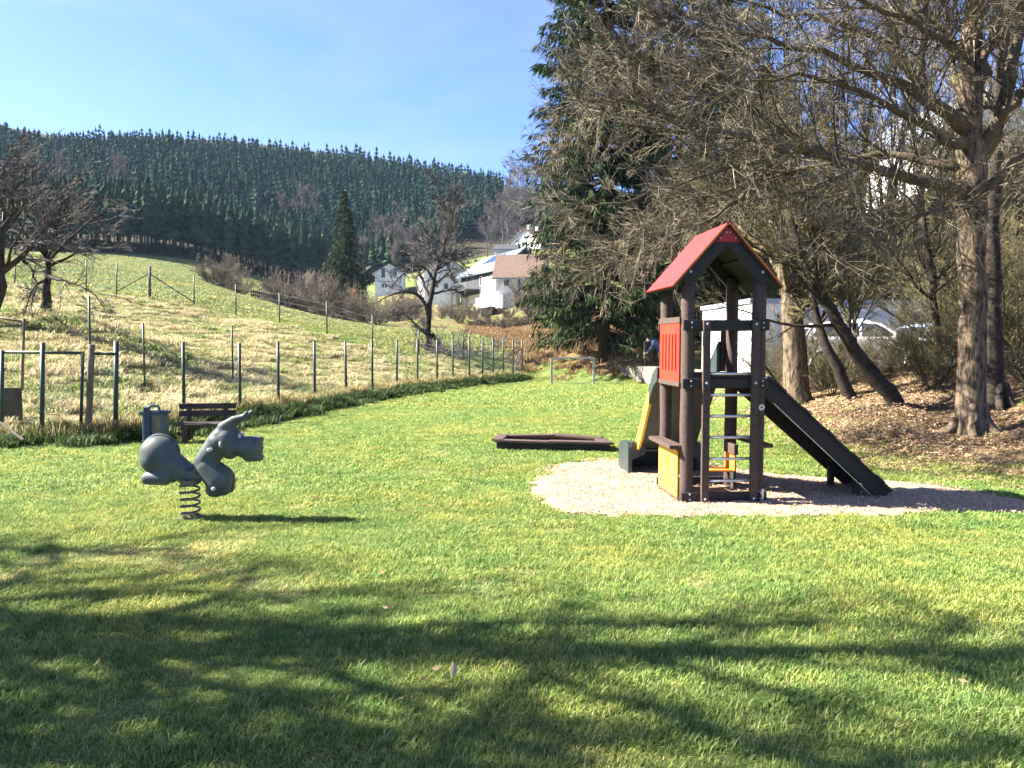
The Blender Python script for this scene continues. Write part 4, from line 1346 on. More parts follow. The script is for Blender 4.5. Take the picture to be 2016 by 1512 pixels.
# ------------------------------------------------------------------ the wooded hill
def far_spruce_mesh(h, r, layers, per, base=0.08):
    mb = MB()
    V, T, ti = [], [], []
    for l in range(layers):
        z = h * (base + (0.86 - base) * l / (layers - 1))
        rr = r * (1 - l / layers) ** 0.62
        a = rng.uniform(0, 6.283) + np.arange(per) * 6.283 / per + rng.normal(0, 0.2, per)
        for aa in a:
            R1_ = rr * rng.uniform(0.7, 1.2)
            d = np.array((math.cos(aa), math.sin(aa), 0))
            s = np.array((-math.sin(aa), math.cos(aa), 0))
            top = np.array((0, 0, z + h * (0.13 - 0.05 * l / layers))) + d * 0.05 * r
            mid = d * R1_ * 0.62 + np.array((0, 0, z + h * rng.uniform(0.015, 0.05)))
            tip = d * R1_ + np.array((0, 0, z - h * rng.uniform(0.0, 0.05)))
            w = s * R1_ * 0.5
            b = len(V)
            V += [top, mid - w, mid + w, tip]
            T += [(b, b + 1, b + 2), (b + 1, b + 3, b + 2)]
            ti += [rng.uniform(0.1, 0.9)] * 4
    b = len(V)
    V += [np.array((0.22 * r, 0, h * .84)), np.array((-0.11 * r, 0.19 * r, h * .84)), np.array((-0.11 * r, -0.19 * r, h * .84)), np.array((0, 0, h * 1.02))]
    T += [(b, b + 1, b + 3), (b + 1, b + 2, b + 3), (b + 2, b, b + 3)]
    ti += [0.5] * 4
    return np.array(V), np.array(T), np.array(ti)


FAR = [far_spruce_mesh(1.0, rr_, 6, 5, 0.2) for rr_ in (0.16, 0.18, 0.195, 0.15, 0.17)]
EDGE = []
for rr_ in (0.14, 0.155, 0.15, 0.13, 0.145):      # edge of the stand: bare lower trunks
    V, T, ti = far_spruce_mesh(1.0, rr_, 9, 7, 0.3)
    k = len(V)
    ring = [(0.012 * math.cos(a), 0.012 * math.sin(a)) for a in (0, 2.09, 4.19)]
    V = np.concatenate([V, [(x, y, 0.0) for x, y in ring], [(x, y, 0.5) for x, y in ring]])
    T = np.concatenate([T, [(k + i, k + (i + 1) % 3, k + 3 + i) for i in range(3)] + [(k + (i + 1) % 3, k + 3 + (i + 1) % 3, k + 3 + i) for i in range(3)]])
    EDGE.append((V, T, np.concatenate([ti, np.full(6, 0.1)])))
farmesh = {}
for key in ('far_needle', 'young_needle'):
    farmesh[key] = []
    for V, T, ti in (FAR if key == 'far_needle' else EDGE):
        me = MB().add(V, None, T, ti).mesh('spruce')
        me.materials.append(M[key])
        me.polygons.foreach_set('use_smooth', np.zeros(len(me.polygons), bool))
        farmesh[key].append(me)
# stands: the lower, younger band along the meadow and the old wood above it
PF = []
for y0, y1, s in [(134, 185, 2.15), (185, 240, 2.3), (240, 312, 2.25)]:
    q_ = jgrid(-290, 60, y0, y1, s, 0.42)
    PF.append(q_)
PF = np.concatenate(PF)
PF = PF[poly_dist(PF[:, 0], PF[:, 1], FOREST) < -1.0]
pxx = 1008 + PF[:, 0] / PF[:, 1] * F
edge_y = np.interp(pxx, [-800, 0, 200, 350, 540, 640, 800, 1000], [135, 141, 142, 152, 167, 177, 180, 190])
back = PF[:, 1] - edge_y
lim = np.interp(PF[:, 1], [150, 200, 250, 300], [745, 905, 965, 990])
sel = (pxx > -220) & (pxx < lim)
PF, pxx, back = PF[sel], pxx[sel], back[sel]
# clearings with bare broadleaved trees
BARE_PX = [(140, 335, 200), (175, 322, 205), (232, 330, 205), (250, 345, 200), (120, 350, 195), (590, 395, 228), (560, 400, 222), (625, 405, 226), (738, 440, 190), (760, 450, 188), (720, 425, 192), (795, 440, 185), (700, 480, 150), (742, 500, 140), (812, 480, 165), (840, 500, 160), (930, 500, 165), (880, 470, 170),
           (1005, 400, 235), (1022, 395, 245), (1045, 390, 250), (1062, 400, 240), (990, 430, 215), (1015, 440, 205), (1040, 445, 210), (1065, 450, 200), (975, 465, 190), (1000, 470, 185), (1080, 430, 215), (960, 480, 175), (1025, 475, 190), (905, 510, 150), (775, 470, 170), (1085, 395, 250), (1100, 420, 240), (1003, 0, 278), (1022, 0, 284), (1041, 0, 276), (1060, 0, 285), (1078, 0, 279)]
BARE_PX = [b_ for k_, b_ in enumerate(BARE_PX) if not (700 < b_[0] < 940 and k_ % 3 == 1)]
bpos = np.array([at(px, 500, D)[:2] for px, py, D in BARE_PX])
dm = np.min(np.hypot(PF[:, None, 0] - bpos[None, :, 0], PF[:, None, 1] - bpos[None, :, 1]), 1)
sel = (dm > 4.0) & ((back < 19) | (back > 29))
PF, pxx, back = PF[sel], pxx[sel], back[sel]
zf = hz(PF[:, 0], PF[:, 1])
young = back < 20 + 5 * vnoise(PF[:, 0], PF[:, 1], 14, 1)
hh = np.where(young, rng.normal(13.0, 1.2, len(PF)), rng.normal(8.8, 1.5, len(PF)))
front_old = (back > 24) & (back < 40)
hh = np.where(pxx > 640, np.where(young, hh * 0.75, hh), hh)
order = np.argsort(PF[:, 1] - hh * 1.5)
rest = MB()
restY = MB()
wid = rng.uniform(0.85, 1.25, len(PF))
rzs = rng.uniform(0, 6.283, len(PF))
for n_, i in enumerate(order):
    k = int(rng.integers(0, 5))
    if n_ < 300:
        o = bpy.data.objects.new('spruce_tree', farmesh['young_needle' if young[i] else 'far_needle'][k])
        COL.objects.link(o)
        o.location = (PF[i, 0], PF[i, 1], zf[i] - 0.3)
        o.rotation_euler = (0, 0, rzs[i])
        o.scale = (hh[i] * wid[i], hh[i] * wid[i], hh[i])
        tag(o, 'spruce in the front ranks of the dense wood on the far hillside', 'tree', 'spruces in the front ranks of the hillside wood')
    else:
        V, T, ti = (EDGE if young[i] else FAR)[k]
        c, s = math.cos(rzs[i]), math.sin(rzs[i])
        V2 = np.stack([(V[:, 0] * c - V[:, 1] * s) * wid[i], (V[:, 0] * s + V[:, 1] * c) * wid[i], V[:, 2]], 1) * hh[i] + (PF[i, 0], PF[i, 1], zf[i] - 0.3)
        (restY if young[i] else rest).add(V2, None, T, np.clip(ti + rng.normal(0, 0.25), 0, 1))
o = rest.build('spruce_forest', M['far_needle'])
tag(o, 'dark spruce wood covering the hillside up to the skyline', kind='stuff')
if restY.n:
    o = restY.build('young_spruce_forest', M['young_needle'])
    tag(o, 'younger, lighter spruces behind the front ranks of the hillside wood', kind='stuff')


def far_bare(h, r):
    mb = MB()
    tp, tr = grow(np.array([[0, 0, -0.3]]), np.array([[0, 0, 1.0]]), np.array([h * 0.9]), np.array([h * 0.013]), np.array([0.03]), 8, 0.05, 0.05)
    mb.tubes(tp, tr, 5)
    S, D, r_, L, t = spawn(tp, tr, 22, 0.2, 1.0, 0.5, 1.0)
    a_, b_ = grow(S, D, r * rng.uniform(0.6, 1.2, len(S)) * (1.2 - 0.5 * t), np.full(len(S), 0.07), np.full(len(S), 0.03), 6, 0.14, 0.14)
    mb.tubes(a_, b_, 3)
    twig_levels(a_, b_, [(12, 0.42, 4, 3, 0.18, 0.6), (8, 0.5, 3, 3, 0.2, 0.8)], mb, up=0.1, rmin=0.022)
    me = mb.mesh('bare_tree')
    me.materials.append(M['far_twig'])
    return me


BEND, BHIGH, BMID = [], [], []
FB = [far_bare(13, 4.2), far_bare(14, 3.6), far_bare(12, 4.6)]
for n_, ((px, py, D), p) in enumerate(zip(BARE_PX, bpos)):
    o = bpy.data.objects.new('bare_tree', FB[n_ % 3])
    COL.objects.link(o)
    o.location = (p[0], p[1], hz1(p[0], p[1]))
    o.rotation_euler = (0, 0, rng.uniform(0, 6.28))
    s = rng.uniform(0.85, 1.2) * (0.8 if D < 170 else 1.3 if D > 270 else 1.0)
    o.scale = (s, s, s)
    if px > 950:
        BEND.append((px, o))
    elif px < 300:
        BHIGH.append((px, o))
    else:
        BMID.append((px, o))

ordinals(BEND, 'leafless pinkish tree where the spruce wood ends', 'tree', 'bare trees at the end of the spruce wood')
ordinals(BHIGH, 'leafless pinkish tree high among the dark spruces', 'tree', 'bare trees high among the spruces')
ordinals(BMID, 'leafless grey tree between the spruces and the houses', 'tree', 'bare trees between the spruces and the houses')

# ---- bare bushes in the dip, garden bushes, hedge
SB = [shrub_mesh(26, 3.4, 2.0, 10, 7, 0, 0.035, 0.014, sides=4) for _ in range(3)]
for me in SB:
    me.materials.append(M['brown_twig'])
DIP = []
for n_, (px, D, s) in enumerate([(570, 70, 1.0), (603, 74, 1.2), (648, 68, 1.15), (690, 66, 0.75), (582, 88, 1.55), (622, 92, 1.2), (552, 90, 1.0), (718, 64, 0.7), (742, 62, 0.45)]):
    o = bpy.data.objects.new('bare_bush', SB[n_ % 3])
    COL.objects.link(o)
    o.location = on(px, 640, D)
    o.rotation_euler = (0, 0, rng.uniform(0, 6.28))
    o.scale = (s, s, s)
    DIP.append((px, o))
ordinals(DIP, 'leafless brown bush in the dip below the single spruce', 'bush', 'brown bushes in the dip')
GARD = []
for px, D, s, lab in [(425, 72, 0.75, 'low rounded bare bush with a thin leaning stem, left one on the meadow crest'), (448, 76, 0.8, 'bare brown bush right of the rounded one on the meadow crest'), (475, 70, 0.5, 'smallest low bare bush trailing down the meadow crest')]:
    o = bpy.data.objects.new('bare_bush', SB[0 if px < 440 else 1])
    COL.objects.link(o)
    o.location = on(px, 560, D)
    o.scale = (s * 1.2, s * 1.2, s)
    tag(o, lab, 'bush', 'bushes on the meadow crest')
for n_, (px, D, s) in enumerate([(755, 78, 0.8), (785, 82, 0.9), (810, 75, 0.7), (870, 95, 0.55), (890, 92, 0.5), (905, 70, 0.6), (930, 78, 0.55), (1040, 82, 0.9), (1062, 78, 1.0), (1075, 70, 0.9), (1048, 66, 0.7), (960, 74, 0.35), (1000, 72, 0.4), (780, 100, 0.8), (820, 105, 0.8), (835, 64, 0.4)]):
    o = bpy.data.objects.new('garden_bush', SB[n_ % 3])
    COL.objects.link(o)
    o.location = on(px, 620, D)
    o.rotation_euler = (0, 0, rng.uniform(0, 6.28))
    o.scale = (s, s, s)
    GARD.append((px, o))
ordinals(GARD, 'leafless garden bush below the white houses', 'bush', 'garden bushes below the houses')
hb = MB()
tt = np.linspace(0, 1, 120)
ha, hb_ = on(935, 640, 66), on(1045, 645, 60)
S = ha + (hb_ - ha) * tt[:, None] + rng.normal(0, 0.25, (120, 3)) * (1, 1, 0)
S[:, 2] = hz(S[:, 0], S[:, 1]) - 0.05
P_, R_ = grow(S, np.stack([rng.normal(0, .35, 120), rng.normal(0, .35, 120), np.ones(120)], 1), rng.uniform(0.6, 1.1, 120), np.full(120, 0.03), np.full(120, 0.015), 5, 0.2, 0.0)
hb.tubes(P_, R_, 3)
twig_levels(P_, R_, [(7, 0.5, 3, 3, 0.25, 0.7), (5, 0.5, 3, 3, 0.25, 0.8)], hb, up=0.02, rmin=0.012)
o = hb.build('hedge', M['brown_twig'])
tag(o, 'low brown leafless hedge below the garden shed', 'hedge')

# ------------------------------------------------------------------ man-made materials
M['recycled'] = mat('brown_recycled_plank', (0.085, 0.055, 0.045), (0.05, 0.034, 0.03), scale=40, rough=0.75, bump=0.35, bscale=140, spec=0.25, contrast=(0.4, 0.6))
M['recycled_dark'] = mat('dark_recycled_plank', (0.03, 0.024, 0.023), (0.018, 0.015, 0.0145), scale=30, rough=0.7, bump=0.25, bscale=120, spec=0.3)
M['red_hdpe'] = mat('red_panel', (0.56, 0.032, 0.016), (0.5, 0.027, 0.014), scale=5, rough=0.5, bump=0.05, bscale=200, spec=0.35)
M['roof_red'] = mat('red_roof', (0.35, 0.02, 0.02), (0.29, 0.016, 0.016), scale=7, rough=0.6, bump=0.06, bscale=160, spec=0.3)
M['roof_edge'] = mat('orange_roof_edge', (0.42, 0.17, 0.03), (0.36, 0.13, 0.025), scale=12, rough=0.6)
M['yellow_hdpe'] = mat('yellow_panel', (0.66, 0.45, 0.06), (0.58, 0.38, 0.04), scale=6, rough=0.5, bump=0.08, bscale=120)
M['engraving'] = mat('yellow_engraving', (0.40, 0.26, 0.015), (0.35, 0.22, 0.012), scale=12, rough=0.6)
M['orange_hdpe'] = mat('orange_panel', (0.70, 0.26, 0.04), (0.62, 0.2, 0.03), scale=8, rough=0.5)
M['green_plastic'] = mat('dark_green_plastic', (0.035, 0.05, 0.05), (0.024, 0.036, 0.037), scale=14, rough=0.42, bump=0.1, bscale=90, spec=0.4)
M['galv'] = mat('galvanised_steel', (0.52, 0.54, 0.56), (0.42, 0.44, 0.46), scale=30, rough=0.35, metal=0.85)
M['bolt'] = mat('bolt_cap', (0.62, 0.62, 0.62), (0.5, 0.5, 0.5), scale=40, rough=0.4, metal=0.3)
M['rope'] = mat('dark_rope', (0.05, 0.045, 0.04), (0.03, 0.027, 0.024), scale=60, rough=0.9, bump=0.6, bscale=300)
M['rubber'] = mat('grey_blue_rubber', (0.082, 0.098, 0.092), (0.055, 0.067, 0.064), scale=7, rough=0.5, bump=0.12, bscale=160, spec=0.25)
M['rubber_light'] = mat('pale_rubber', (0.55, 0.54, 0.52), (0.45, 0.45, 0.44), scale=30, rough=0.55)
M['spring'] = mat('spring_steel', (0.10, 0.11, 0.12), (0.17, 0.11, 0.07), scale=25, rough=0.5, metal=0.4, bump=0.2, bscale=120)
M['bench_wood'] = mat('weathered_bench_wood', (0.06, 0.042, 0.035), (0.034, 0.024, 0.02), scale=10, rough=0.8, bump=0.4, bscale=60, stretch=(0.25, 2, 2))
M['bin_blue'] = mat('blue_bin_metal', (0.028, 0.05, 0.095), (0.02, 0.036, 0.07), scale=8, rough=0.45, spec=0.4)
M['bin_grey'] = mat('grey_bin_body', (0.12, 0.145, 0.17), (0.08, 0.10, 0.12), scale=6, rough=0.6, bump=0.15)
M['post_green'] = mat('dark_green_steel', (0.028, 0.05, 0.042), (0.02, 0.036, 0.03), scale=20, rough=0.55, spec=0.35)
M['post_wood'] = mat('old_fence_wood', (0.16, 0.13, 0.10), (0.09, 0.07, 0.055), scale=12, rough=0.9, bump=0.5, bscale=50, stretch=(1, 1, 0.15))
M['wire'] = mat('fence_wire', (0.10, 0.14, 0.12), (0.07, 0.10, 0.085), scale=30, rough=0.6, spec=0.3)
M['goal_white'] = mat('grey_white_goal_paint', (0.26, 0.30, 0.27), (0.18, 0.21, 0.19), scale=9, rough=0.5)
M['concrete'] = mat('concrete', (0.22, 0.195, 0.155), (0.13, 0.118, 0.095), scale=3, rough=0.9, bump=0.3, bscale=40)
M['render_white'] = mat('white_render', (0.80, 0.79, 0.76), (0.72, 0.71, 0.69), scale=1.5, rough=0.9, bump=0.1, bscale=60)
M['render_cream'] = mat('cream_render', (0.70, 0.64, 0.52), (0.60, 0.55, 0.44), scale=1.5, rough=0.9)
M['render_grey'] = mat('pale_grey_render', (0.58, 0.60, 0.63), (0.5, 0.52, 0.56), scale=1.2, rough=0.9)
M['clad_dark'] = mat('dark_grey_cladding', (0.045, 0.05, 0.055), (0.035, 0.038, 0.042), scale=3, rough=0.7)
M['clad_beige'] = mat('beige_cladding', (0.40, 0.37, 0.31), (0.34, 0.31, 0.26), scale=2, rough=0.8)
M['tile_brown'] = mat('brown_roof_tiles', (0.13, 0.085, 0.062), (0.085, 0.055, 0.042), scale=4, rough=0.85, bump=0.4, bscale=10)
M['tile_dark'] = mat('dark_roof_tiles', (0.05, 0.05, 0.055), (0.035, 0.035, 0.04), scale=4, rough=0.7, bump=0.3, bscale=10)
M['roof_sky_tint'] = mat('pale_roof_with_sky_tint', (0.28, 0.33, 0.40), (0.23, 0.28, 0.34), scale=2, rough=0.35, spec=0.5)  # pale roof; on the solar house this blue paints in the reflected sky
M['solar'] = mat('solar_panel', (0.035, 0.05, 0.085), (0.025, 0.035, 0.06), scale=3, rough=0.15, spec=0.6)
M['window_frame'] = mat('white_window_frame', (0.75, 0.75, 0.74), (0.68, 0.68, 0.68), scale=8, rough=0.5)
M['glass'] = mat('window_glass', (0.03, 0.04, 0.055), (0.02, 0.028, 0.04), scale=1.5, rough=0.08, spec=0.7)
M['shed_wood'] = mat('dark_shed_wood', (0.034, 0.025, 0.018), (0.02, 0.015, 0.012), scale=6, rough=0.9, bump=0.4)
M['car_white'] = mat('white_car_paint', (0.78, 0.78, 0.79), (0.74, 0.74, 0.75), scale=2, rough=0.22, spec=0.6)
M['car_blue'] = mat('silver_blue_car_paint', (0.30, 0.38, 0.48), (0.26, 0.34, 0.43), scale=2, rough=0.22, spec=0.6, metal=0.3)
M['tyre'] = mat('tyre_rubber', (0.022, 0.022, 0.023), (0.016, 0.016, 0.016), scale=30, rough=0.85)
M['rim'] = mat('wheel_rim', (0.50, 0.51, 0.53), (0.4, 0.41, 0.43), scale=20, rough=0.3, metal=0.8)
M['lamp_red'] = mat('tail_lamp', (0.45, 0.02, 0.015), (0.35, 0.015, 0.01), scale=20, rough=0.2)
M['lamp_clear'] = mat('headlamp_glass', (0.62, 0.65, 0.68), (0.5, 0.53, 0.56), scale=20, rough=0.12, spec=0.7)
M['denim'] = mat('dark_trousers', (0.03, 0.032, 0.04), (0.02, 0.022, 0.028), scale=30, rough=0.9)
M['jacket'] = mat('dark_blue_sweater', (0.045, 0.065, 0.16), (0.03, 0.045, 0.11), scale=25, rough=0.9)
M['skin'] = mat('skin', (0.50, 0.32, 0.24), (0.45, 0.28, 0.2), scale=20, rough=0.6)
M['hair'] = mat('dark_hair', (0.03, 0.022, 0.016), (0.02, 0.015, 0.011), scale=40, rough=0.7)
M['flag'] = mat('orange_flag', (0.75, 0.30, 0.10), (0.65, 0.22, 0.07), scale=3, rough=0.8)
M['asphalt'] = mat('asphalt', (0.065, 0.063, 0.062), (0.045, 0.044, 0.043), scale=8, rough=0.9, bump=0.2, bscale=80)

# ------------------------------------------------------------------ the play tower
TA = math.radians(5.0)
FLp = gp(1350, 990)
HS = 0.4275
ca_, sa_ = math.cos(TA), math.sin(TA)
Tc = (FLp[0] + HS * ca_ - HS * sa_, FLp[1] + HS * sa_ + HS * ca_, 0.0)
tw = thing('play_tower', 'brown wooden play tower with red gabled roof, slide and climbing ramp on the wood chips', 'play tower', Tc, TA)
RZ, EZ, RW = 3.235, 2.52, 0.645           # ridge, eave, half width of the roof


def bolts(mb, pts, axis, r=0.013, out=0.008):
    for p in pts:
        p = np.asarray(p, float)
        d = np.array({'-y': (0, -1, 0), '-x': (-1, 0, 0), 'x': (1, 0, 0), 'z': (0, 0, 1)}[axis], float)
        mb.cyl(p - d * 0.002, p + d * out, r, r * 0.75, 10)


for sx, sy in ((-1, -1), (1, -1), (1, 1), (-1, 1)):
    mb = MB()
    zt = RZ - HS / RW * (RZ - EZ) - 0.06
    n = 9
    zz = np.linspace(-0.15, zt, n)
    pts = np.stack([np.full(n, sx * HS) + rng.normal(0, .002, n), np.full(n, sy * HS) + rng.normal(0, .002, n), zz], 1)
    mb.tube(pts, 0.077 + rng.normal(0, 0.0015, n), 20)
    mb.build('post', M['recycled'], tw, smooth=True)
# roof
for s in (-1, 1):
    sl = math.atan2(RZ - EZ, RW)
    mb = MB()
    a, b = np.array((0.0 + s * 0.001, RZ)), np.array((s * RW, EZ))
    nrm = np.array((math.sin(sl) * s, math.cos(sl)))
    prof = [a, b, b + nrm * 0.022, a + nrm * 0.022 + (0, 0.006)]
    mb.prism([tuple(p) for p in prof], -0.56, 0.56, 'y')
    pl = mb.build('roof_panel', M['roof_red'], tw, bevel=0.004)
    mb = MB()
    for u in np.linspace(0.1, 0.92, 6):
        for v in np.linspace(-0.48, 0.48, 7):
            p = a + (b - a) * u + nrm * 0.022
            q2 = p + nrm * 0.005
            mb.cyl((p[0], v, p[1]), (q2[0], v, q2[1]), 0.011, 0.008, 8)
    mb.build('screw_cap', M['roof_red'], pl)['kind'] = 'stuff'
    mb = MB()
    p0, p1 = a + nrm * 0.011, b + nrm * 0.011
    mb.beam((p0[0] + s * 0.012, -0.5625, p0[1] - 0.004), (p1[0], -0.5625, p1[1]), 0.005, 0.02, (nrm[0], 0, nrm[1]))
    mb.build('roof_edge', M['roof_edge'], pl)
    mb = MB()
    a2, b2 = np.array((s * 0.03, RZ - 0.03 / RW * (RZ - EZ))) - nrm * 0.004, b - nrm * 0.004
    mb.prism([tuple(p) for p in (a2, b2, b2 - nrm * 0.016, a2 - nrm * 0.016)], -0.545, 0.545, 'y')
    mb.build('roof_lining', M['recycled_dark'], tw)
    # rafters under the roof, front and back
    for y in (-HS - 0.055, HS + 0.055):
        mb = MB()
        off = nrm * -0.088
        p0 = np.array((s * 0.035, RZ - 0.035 / RW * (RZ - EZ))) + off
        p1 = np.array((s * (RW - 0.10), RZ - (RW - 0.10) / RW * (RZ - EZ))) + off
        mb.beam((p0[0], y, p0[1]), (p1[0], y, p1[1]), 0.06, 0.13, (nrm[0], 0, nrm[1]))
        mb.build('rafter', M['recycled_dark'], tw, bevel=0.006)
    mb = MB()
    mb.beam((s * 0.30, -0.52, RZ - 0.30 / RW * (RZ - EZ) - 0.035), (s * 0.30, 0.52, RZ - 0.30 / RW * (RZ - EZ) - 0.035), 0.05, 0.05, (nrm[0], 0, nrm[1]))
    mb.build('purlin', M['recycled_dark'], tw)
for y in (-HS - 0.10, HS + 0.09):
    mb = MB()
    k = (RZ - EZ) / RW
    mb.prism([(-0.165, RZ - 0.165 * k - 0.012), (0.165, RZ - 0.165 * k - 0.012), (0.02, RZ - 0.035), (-0.02, RZ - 0.035)], y, y + 0.014, 'y')
    gp_ = mb.build('gable_panel', M['roof_red'], tw, bevel=0.002)
    if y < 0:
        mb = MB()
        bolts(mb, [(-0.09, y, 3.085), (0.09, y, 3.085), (-0.02, y, 3.15), (0.025, y, 3.15)], '-y', 0.009)
        mb.build('bolt', M['bolt'], gp_)['kind'] = 'stuff'
mb = MB()
bolts(mb, [(-HS, -HS - 0.085, 2.70), (HS, -HS - 0.085, 2.70)], '-y', 0.017)
for sx in (-1, 1):
    for z in (2.115, 2.06, 1.44, 1.385, 0.12, 0.06):
        bolts(mb, [(sx * HS + 0.012, -HS - 0.109, z)], '-y', 0.011)
for x in (-0.247, 0.334):
    for z in (2.10, 1.42, 0.07):
        bolts(mb, [(x, -HS - 0.157, z)], '-y', 0.016)
mb.build('bolt', M['bolt'], tw)['kind'] = 'stuff'
# rails across the front
for z, h in ((2.088, 0.12), (1.412, 0.115), (0.085, 0.11)):
    mb = MB().box((0, -HS - 0.083, z), (2 * HS + 0.17, 0.048, h))
    mb.build('front_rail', M['recycled_dark'], tw, bevel=0.006)
for z, h in ((2.088, 0.12), (1.412, 0.115), (0.085, 0.11)):
    mb = MB().box((0, HS + 0.083, z), (2 * HS + 0.17, 0.048, h))
    mb.build('back_rail', M['recycled_dark'], tw, bevel=0.006)
for z, h in ((2.088, 0.12), (1.412, 0.115)):
    mb = MB().box((HS + 0.083, 0, z), (0.048, 2 * HS - 0.02, h))
    mb.build('side_rail', M['recycled_dark'], tw, bevel=0.006)
# platform planks
for i in range(6):
    MB().box((-0.36 + i * 0.144, 0, 1.49), (0.138, 2 * HS + 0.1, 0.035)).build('plank', M['recycled'], tw, bevel=0.004)
# vertical bar beside the slide entry
MB().box((0.34, HS + 0.04, 1.78), (0.09, 0.04, 0.54)).build('bar', M['recycled'], tw, bevel=0.004)
# red panel on the left side with five slots
px0 = -HS - 0.083
mb = MB()
y0, y1, z0, z1 = -0.40, 0.40, 1.425, 2.115
sw, nb = 0.052, 5
ys = [y0 + 0.105]
pitch = (y1 - y0 - 0.21 - nb * sw) / (nb - 1)
slots = [(y0 + 0.105 + i * (sw + pitch), y0 + 0.105 + i * (sw + pitch) + sw) for i in range(nb)]
zb, zt = z0 + 0.115, z1 - 0.125
mb.box((px0, 0, (z0 + zb) / 2), (0.022, y1 - y0, zb - z0))
mb.box((px0, 0, (zt + z1) / 2), (0.022, y1 - y0, z1 - zt))
e = [y0] + [v for s in slots for v in s] + [y1]
for i in range(0, len(e), 2):
    mb.box((px0, (e[i] + e[i + 1]) / 2, (zb + zt) / 2), (0.022, e[i + 1] - e[i], zt - zb))
# rounded slot ends
for a, b in slots:
    for zc, sg in ((zb, 1), (zt, -1)):
        for side in (0, 1):
            yy = a if side == 0 else b
            c = (a + b) / 2
            arc = [(c + (yy - c) * math.cos(t), zc + sg * sw * 0.5 * (1 - math.sin(t))) for t in np.linspace(0, math.pi / 2, 5)]
            poly = [(yy, zc)] + [(c, zc)] + arc[::-1]
            mb.prism(poly, px0 - 0.0108, px0 + 0.0108, 'x')
rp = mb.build('red_panel', M['red_hdpe'], tw)
MB().box((px0 + 0.021, 0, (zb + zt) / 2), (0.008, 0.62, zt - zb + 0.08)).build('panel_backing', M['red_hdpe'], rp)
for z, h in ((2.15, 0.07), (1.395, 0.055)):
    MB().box((px0 + 0.004, 0, z), (0.05, 0.86, h)).build('side_rail', M['recycled'], tw, bevel=0.005)
# yellow panel below it, with an engraved flower
mb = MB().box((px0, 0.02, 0.335), (0.022, 0.78, 0.56))
yp = mb.build('yellow_panel', M['yellow_hdpe'], tw, bevel=0.006)
mb = MB()


def engr(pts, r=0.0045):
    mb.tube(np.array([(px0 - 0.0115, a, b) for a, b in pts]), r, 5)


th = np.linspace(0, 6.283, 26)
engr([(0.02 + 0.035 * math.cos(t), 0.43 + 0.035 * math.sin(t)) for t in th])
for k in range(6):
    c = (0.02 + 0.075 * math.cos(k * 1.047), 0.43 + 0.075 * math.sin(k * 1.047))
    engr([(c[0] + 0.036 * math.cos(t), c[1] + 0.036 * math.sin(t)) for t in th])
engr([(0.02, 0.32), (0.03, 0.26), (0.01, 0.2), (0.03, 0.12)])
engr([(0.02, 0.22), (0.08, 0.27), (0.15, 0.26), (0.1, 0.2), (0.02, 0.19)])
engr([(0.02, 0.18), (-0.06, 0.22), (-0.13, 0.2), (-0.07, 0.15), (0.02, 0.15)])
mb.build('engraved_flower', M['engraving'], yp)
MB().box((px0 - 0.045, 0.0, 0.665), (0.17, 0.92, 0.045)).build('counter_shelf', M['recycled'], tw, bevel=0.005)
MB().box((px0 + 0.004, 0.0, 0.03), (0.05, 0.84, 0.055)).build('side_rail', M['recycled'], tw, bevel=0.005)
MB().box((HS + 0.12, -0.05, 0.665), (0.14, 0.8, 0.045)).build('counter_shelf', M['recycled'], tw, bevel=0.005)
# low orange seat inside at the back
MB().box((0.20, 0.26, 0.275), (0.34, 0.26, 0.028)).build('seat_board', M['orange_hdpe'], tw, bevel=0.004)
MB().box((0.345, 0.20, 0.39), (0.024, 0.34, 0.2)).build('seat_panel', M['orange_hdpe'], tw, bevel=0.003)
MB().box((0.335, 0.16, 0.56), (0.05, 0.36, 0.13)).build('seat_rail', M['recycled'], tw, bevel=0.004)
MB().box((0.345, 0.16, 0.13), (0.03, 0.05, 0.26)).build('seat_leg', M['galv'], tw)
# ladder
for x in (-0.247, 0.334):
    MB().box((x, -HS - 0.132, 1.09), (0.088, 0.046, 2.10)).build('ladder_rail', M['recycled'], tw, bevel=0.006)
for py_r in (736, 778, 820, 862, 905, 949):
    z = 1.9 - (py_r - 672) * 0.00585
    MB().cyl((-0.235, -HS - 0.128, z), (0.322, -HS - 0.128, z), 0.017, sides=12).build('rung', M['galv'], tw, smooth=True)
mb = MB().cyl((HS + 0.01, -HS - 0.079, 1.13), (HS + 0.01, -HS - 0.092, 1.13), 0.036, sides=18)
pn = mb.build('round_plate', M['bolt'], tw)
MB().cyl((HS + 0.01, -HS - 0.0925, 1.13), (HS + 0.01, -HS - 0.096, 1.13), 0.012, sides=10).build('plate_mark', M['recycled_dark'], pn)
MB().box((HS + 0.03, -HS - 0.112, 0.09), (0.025, 0.02, 0.16)).build('anchor', M['galv'], tw)
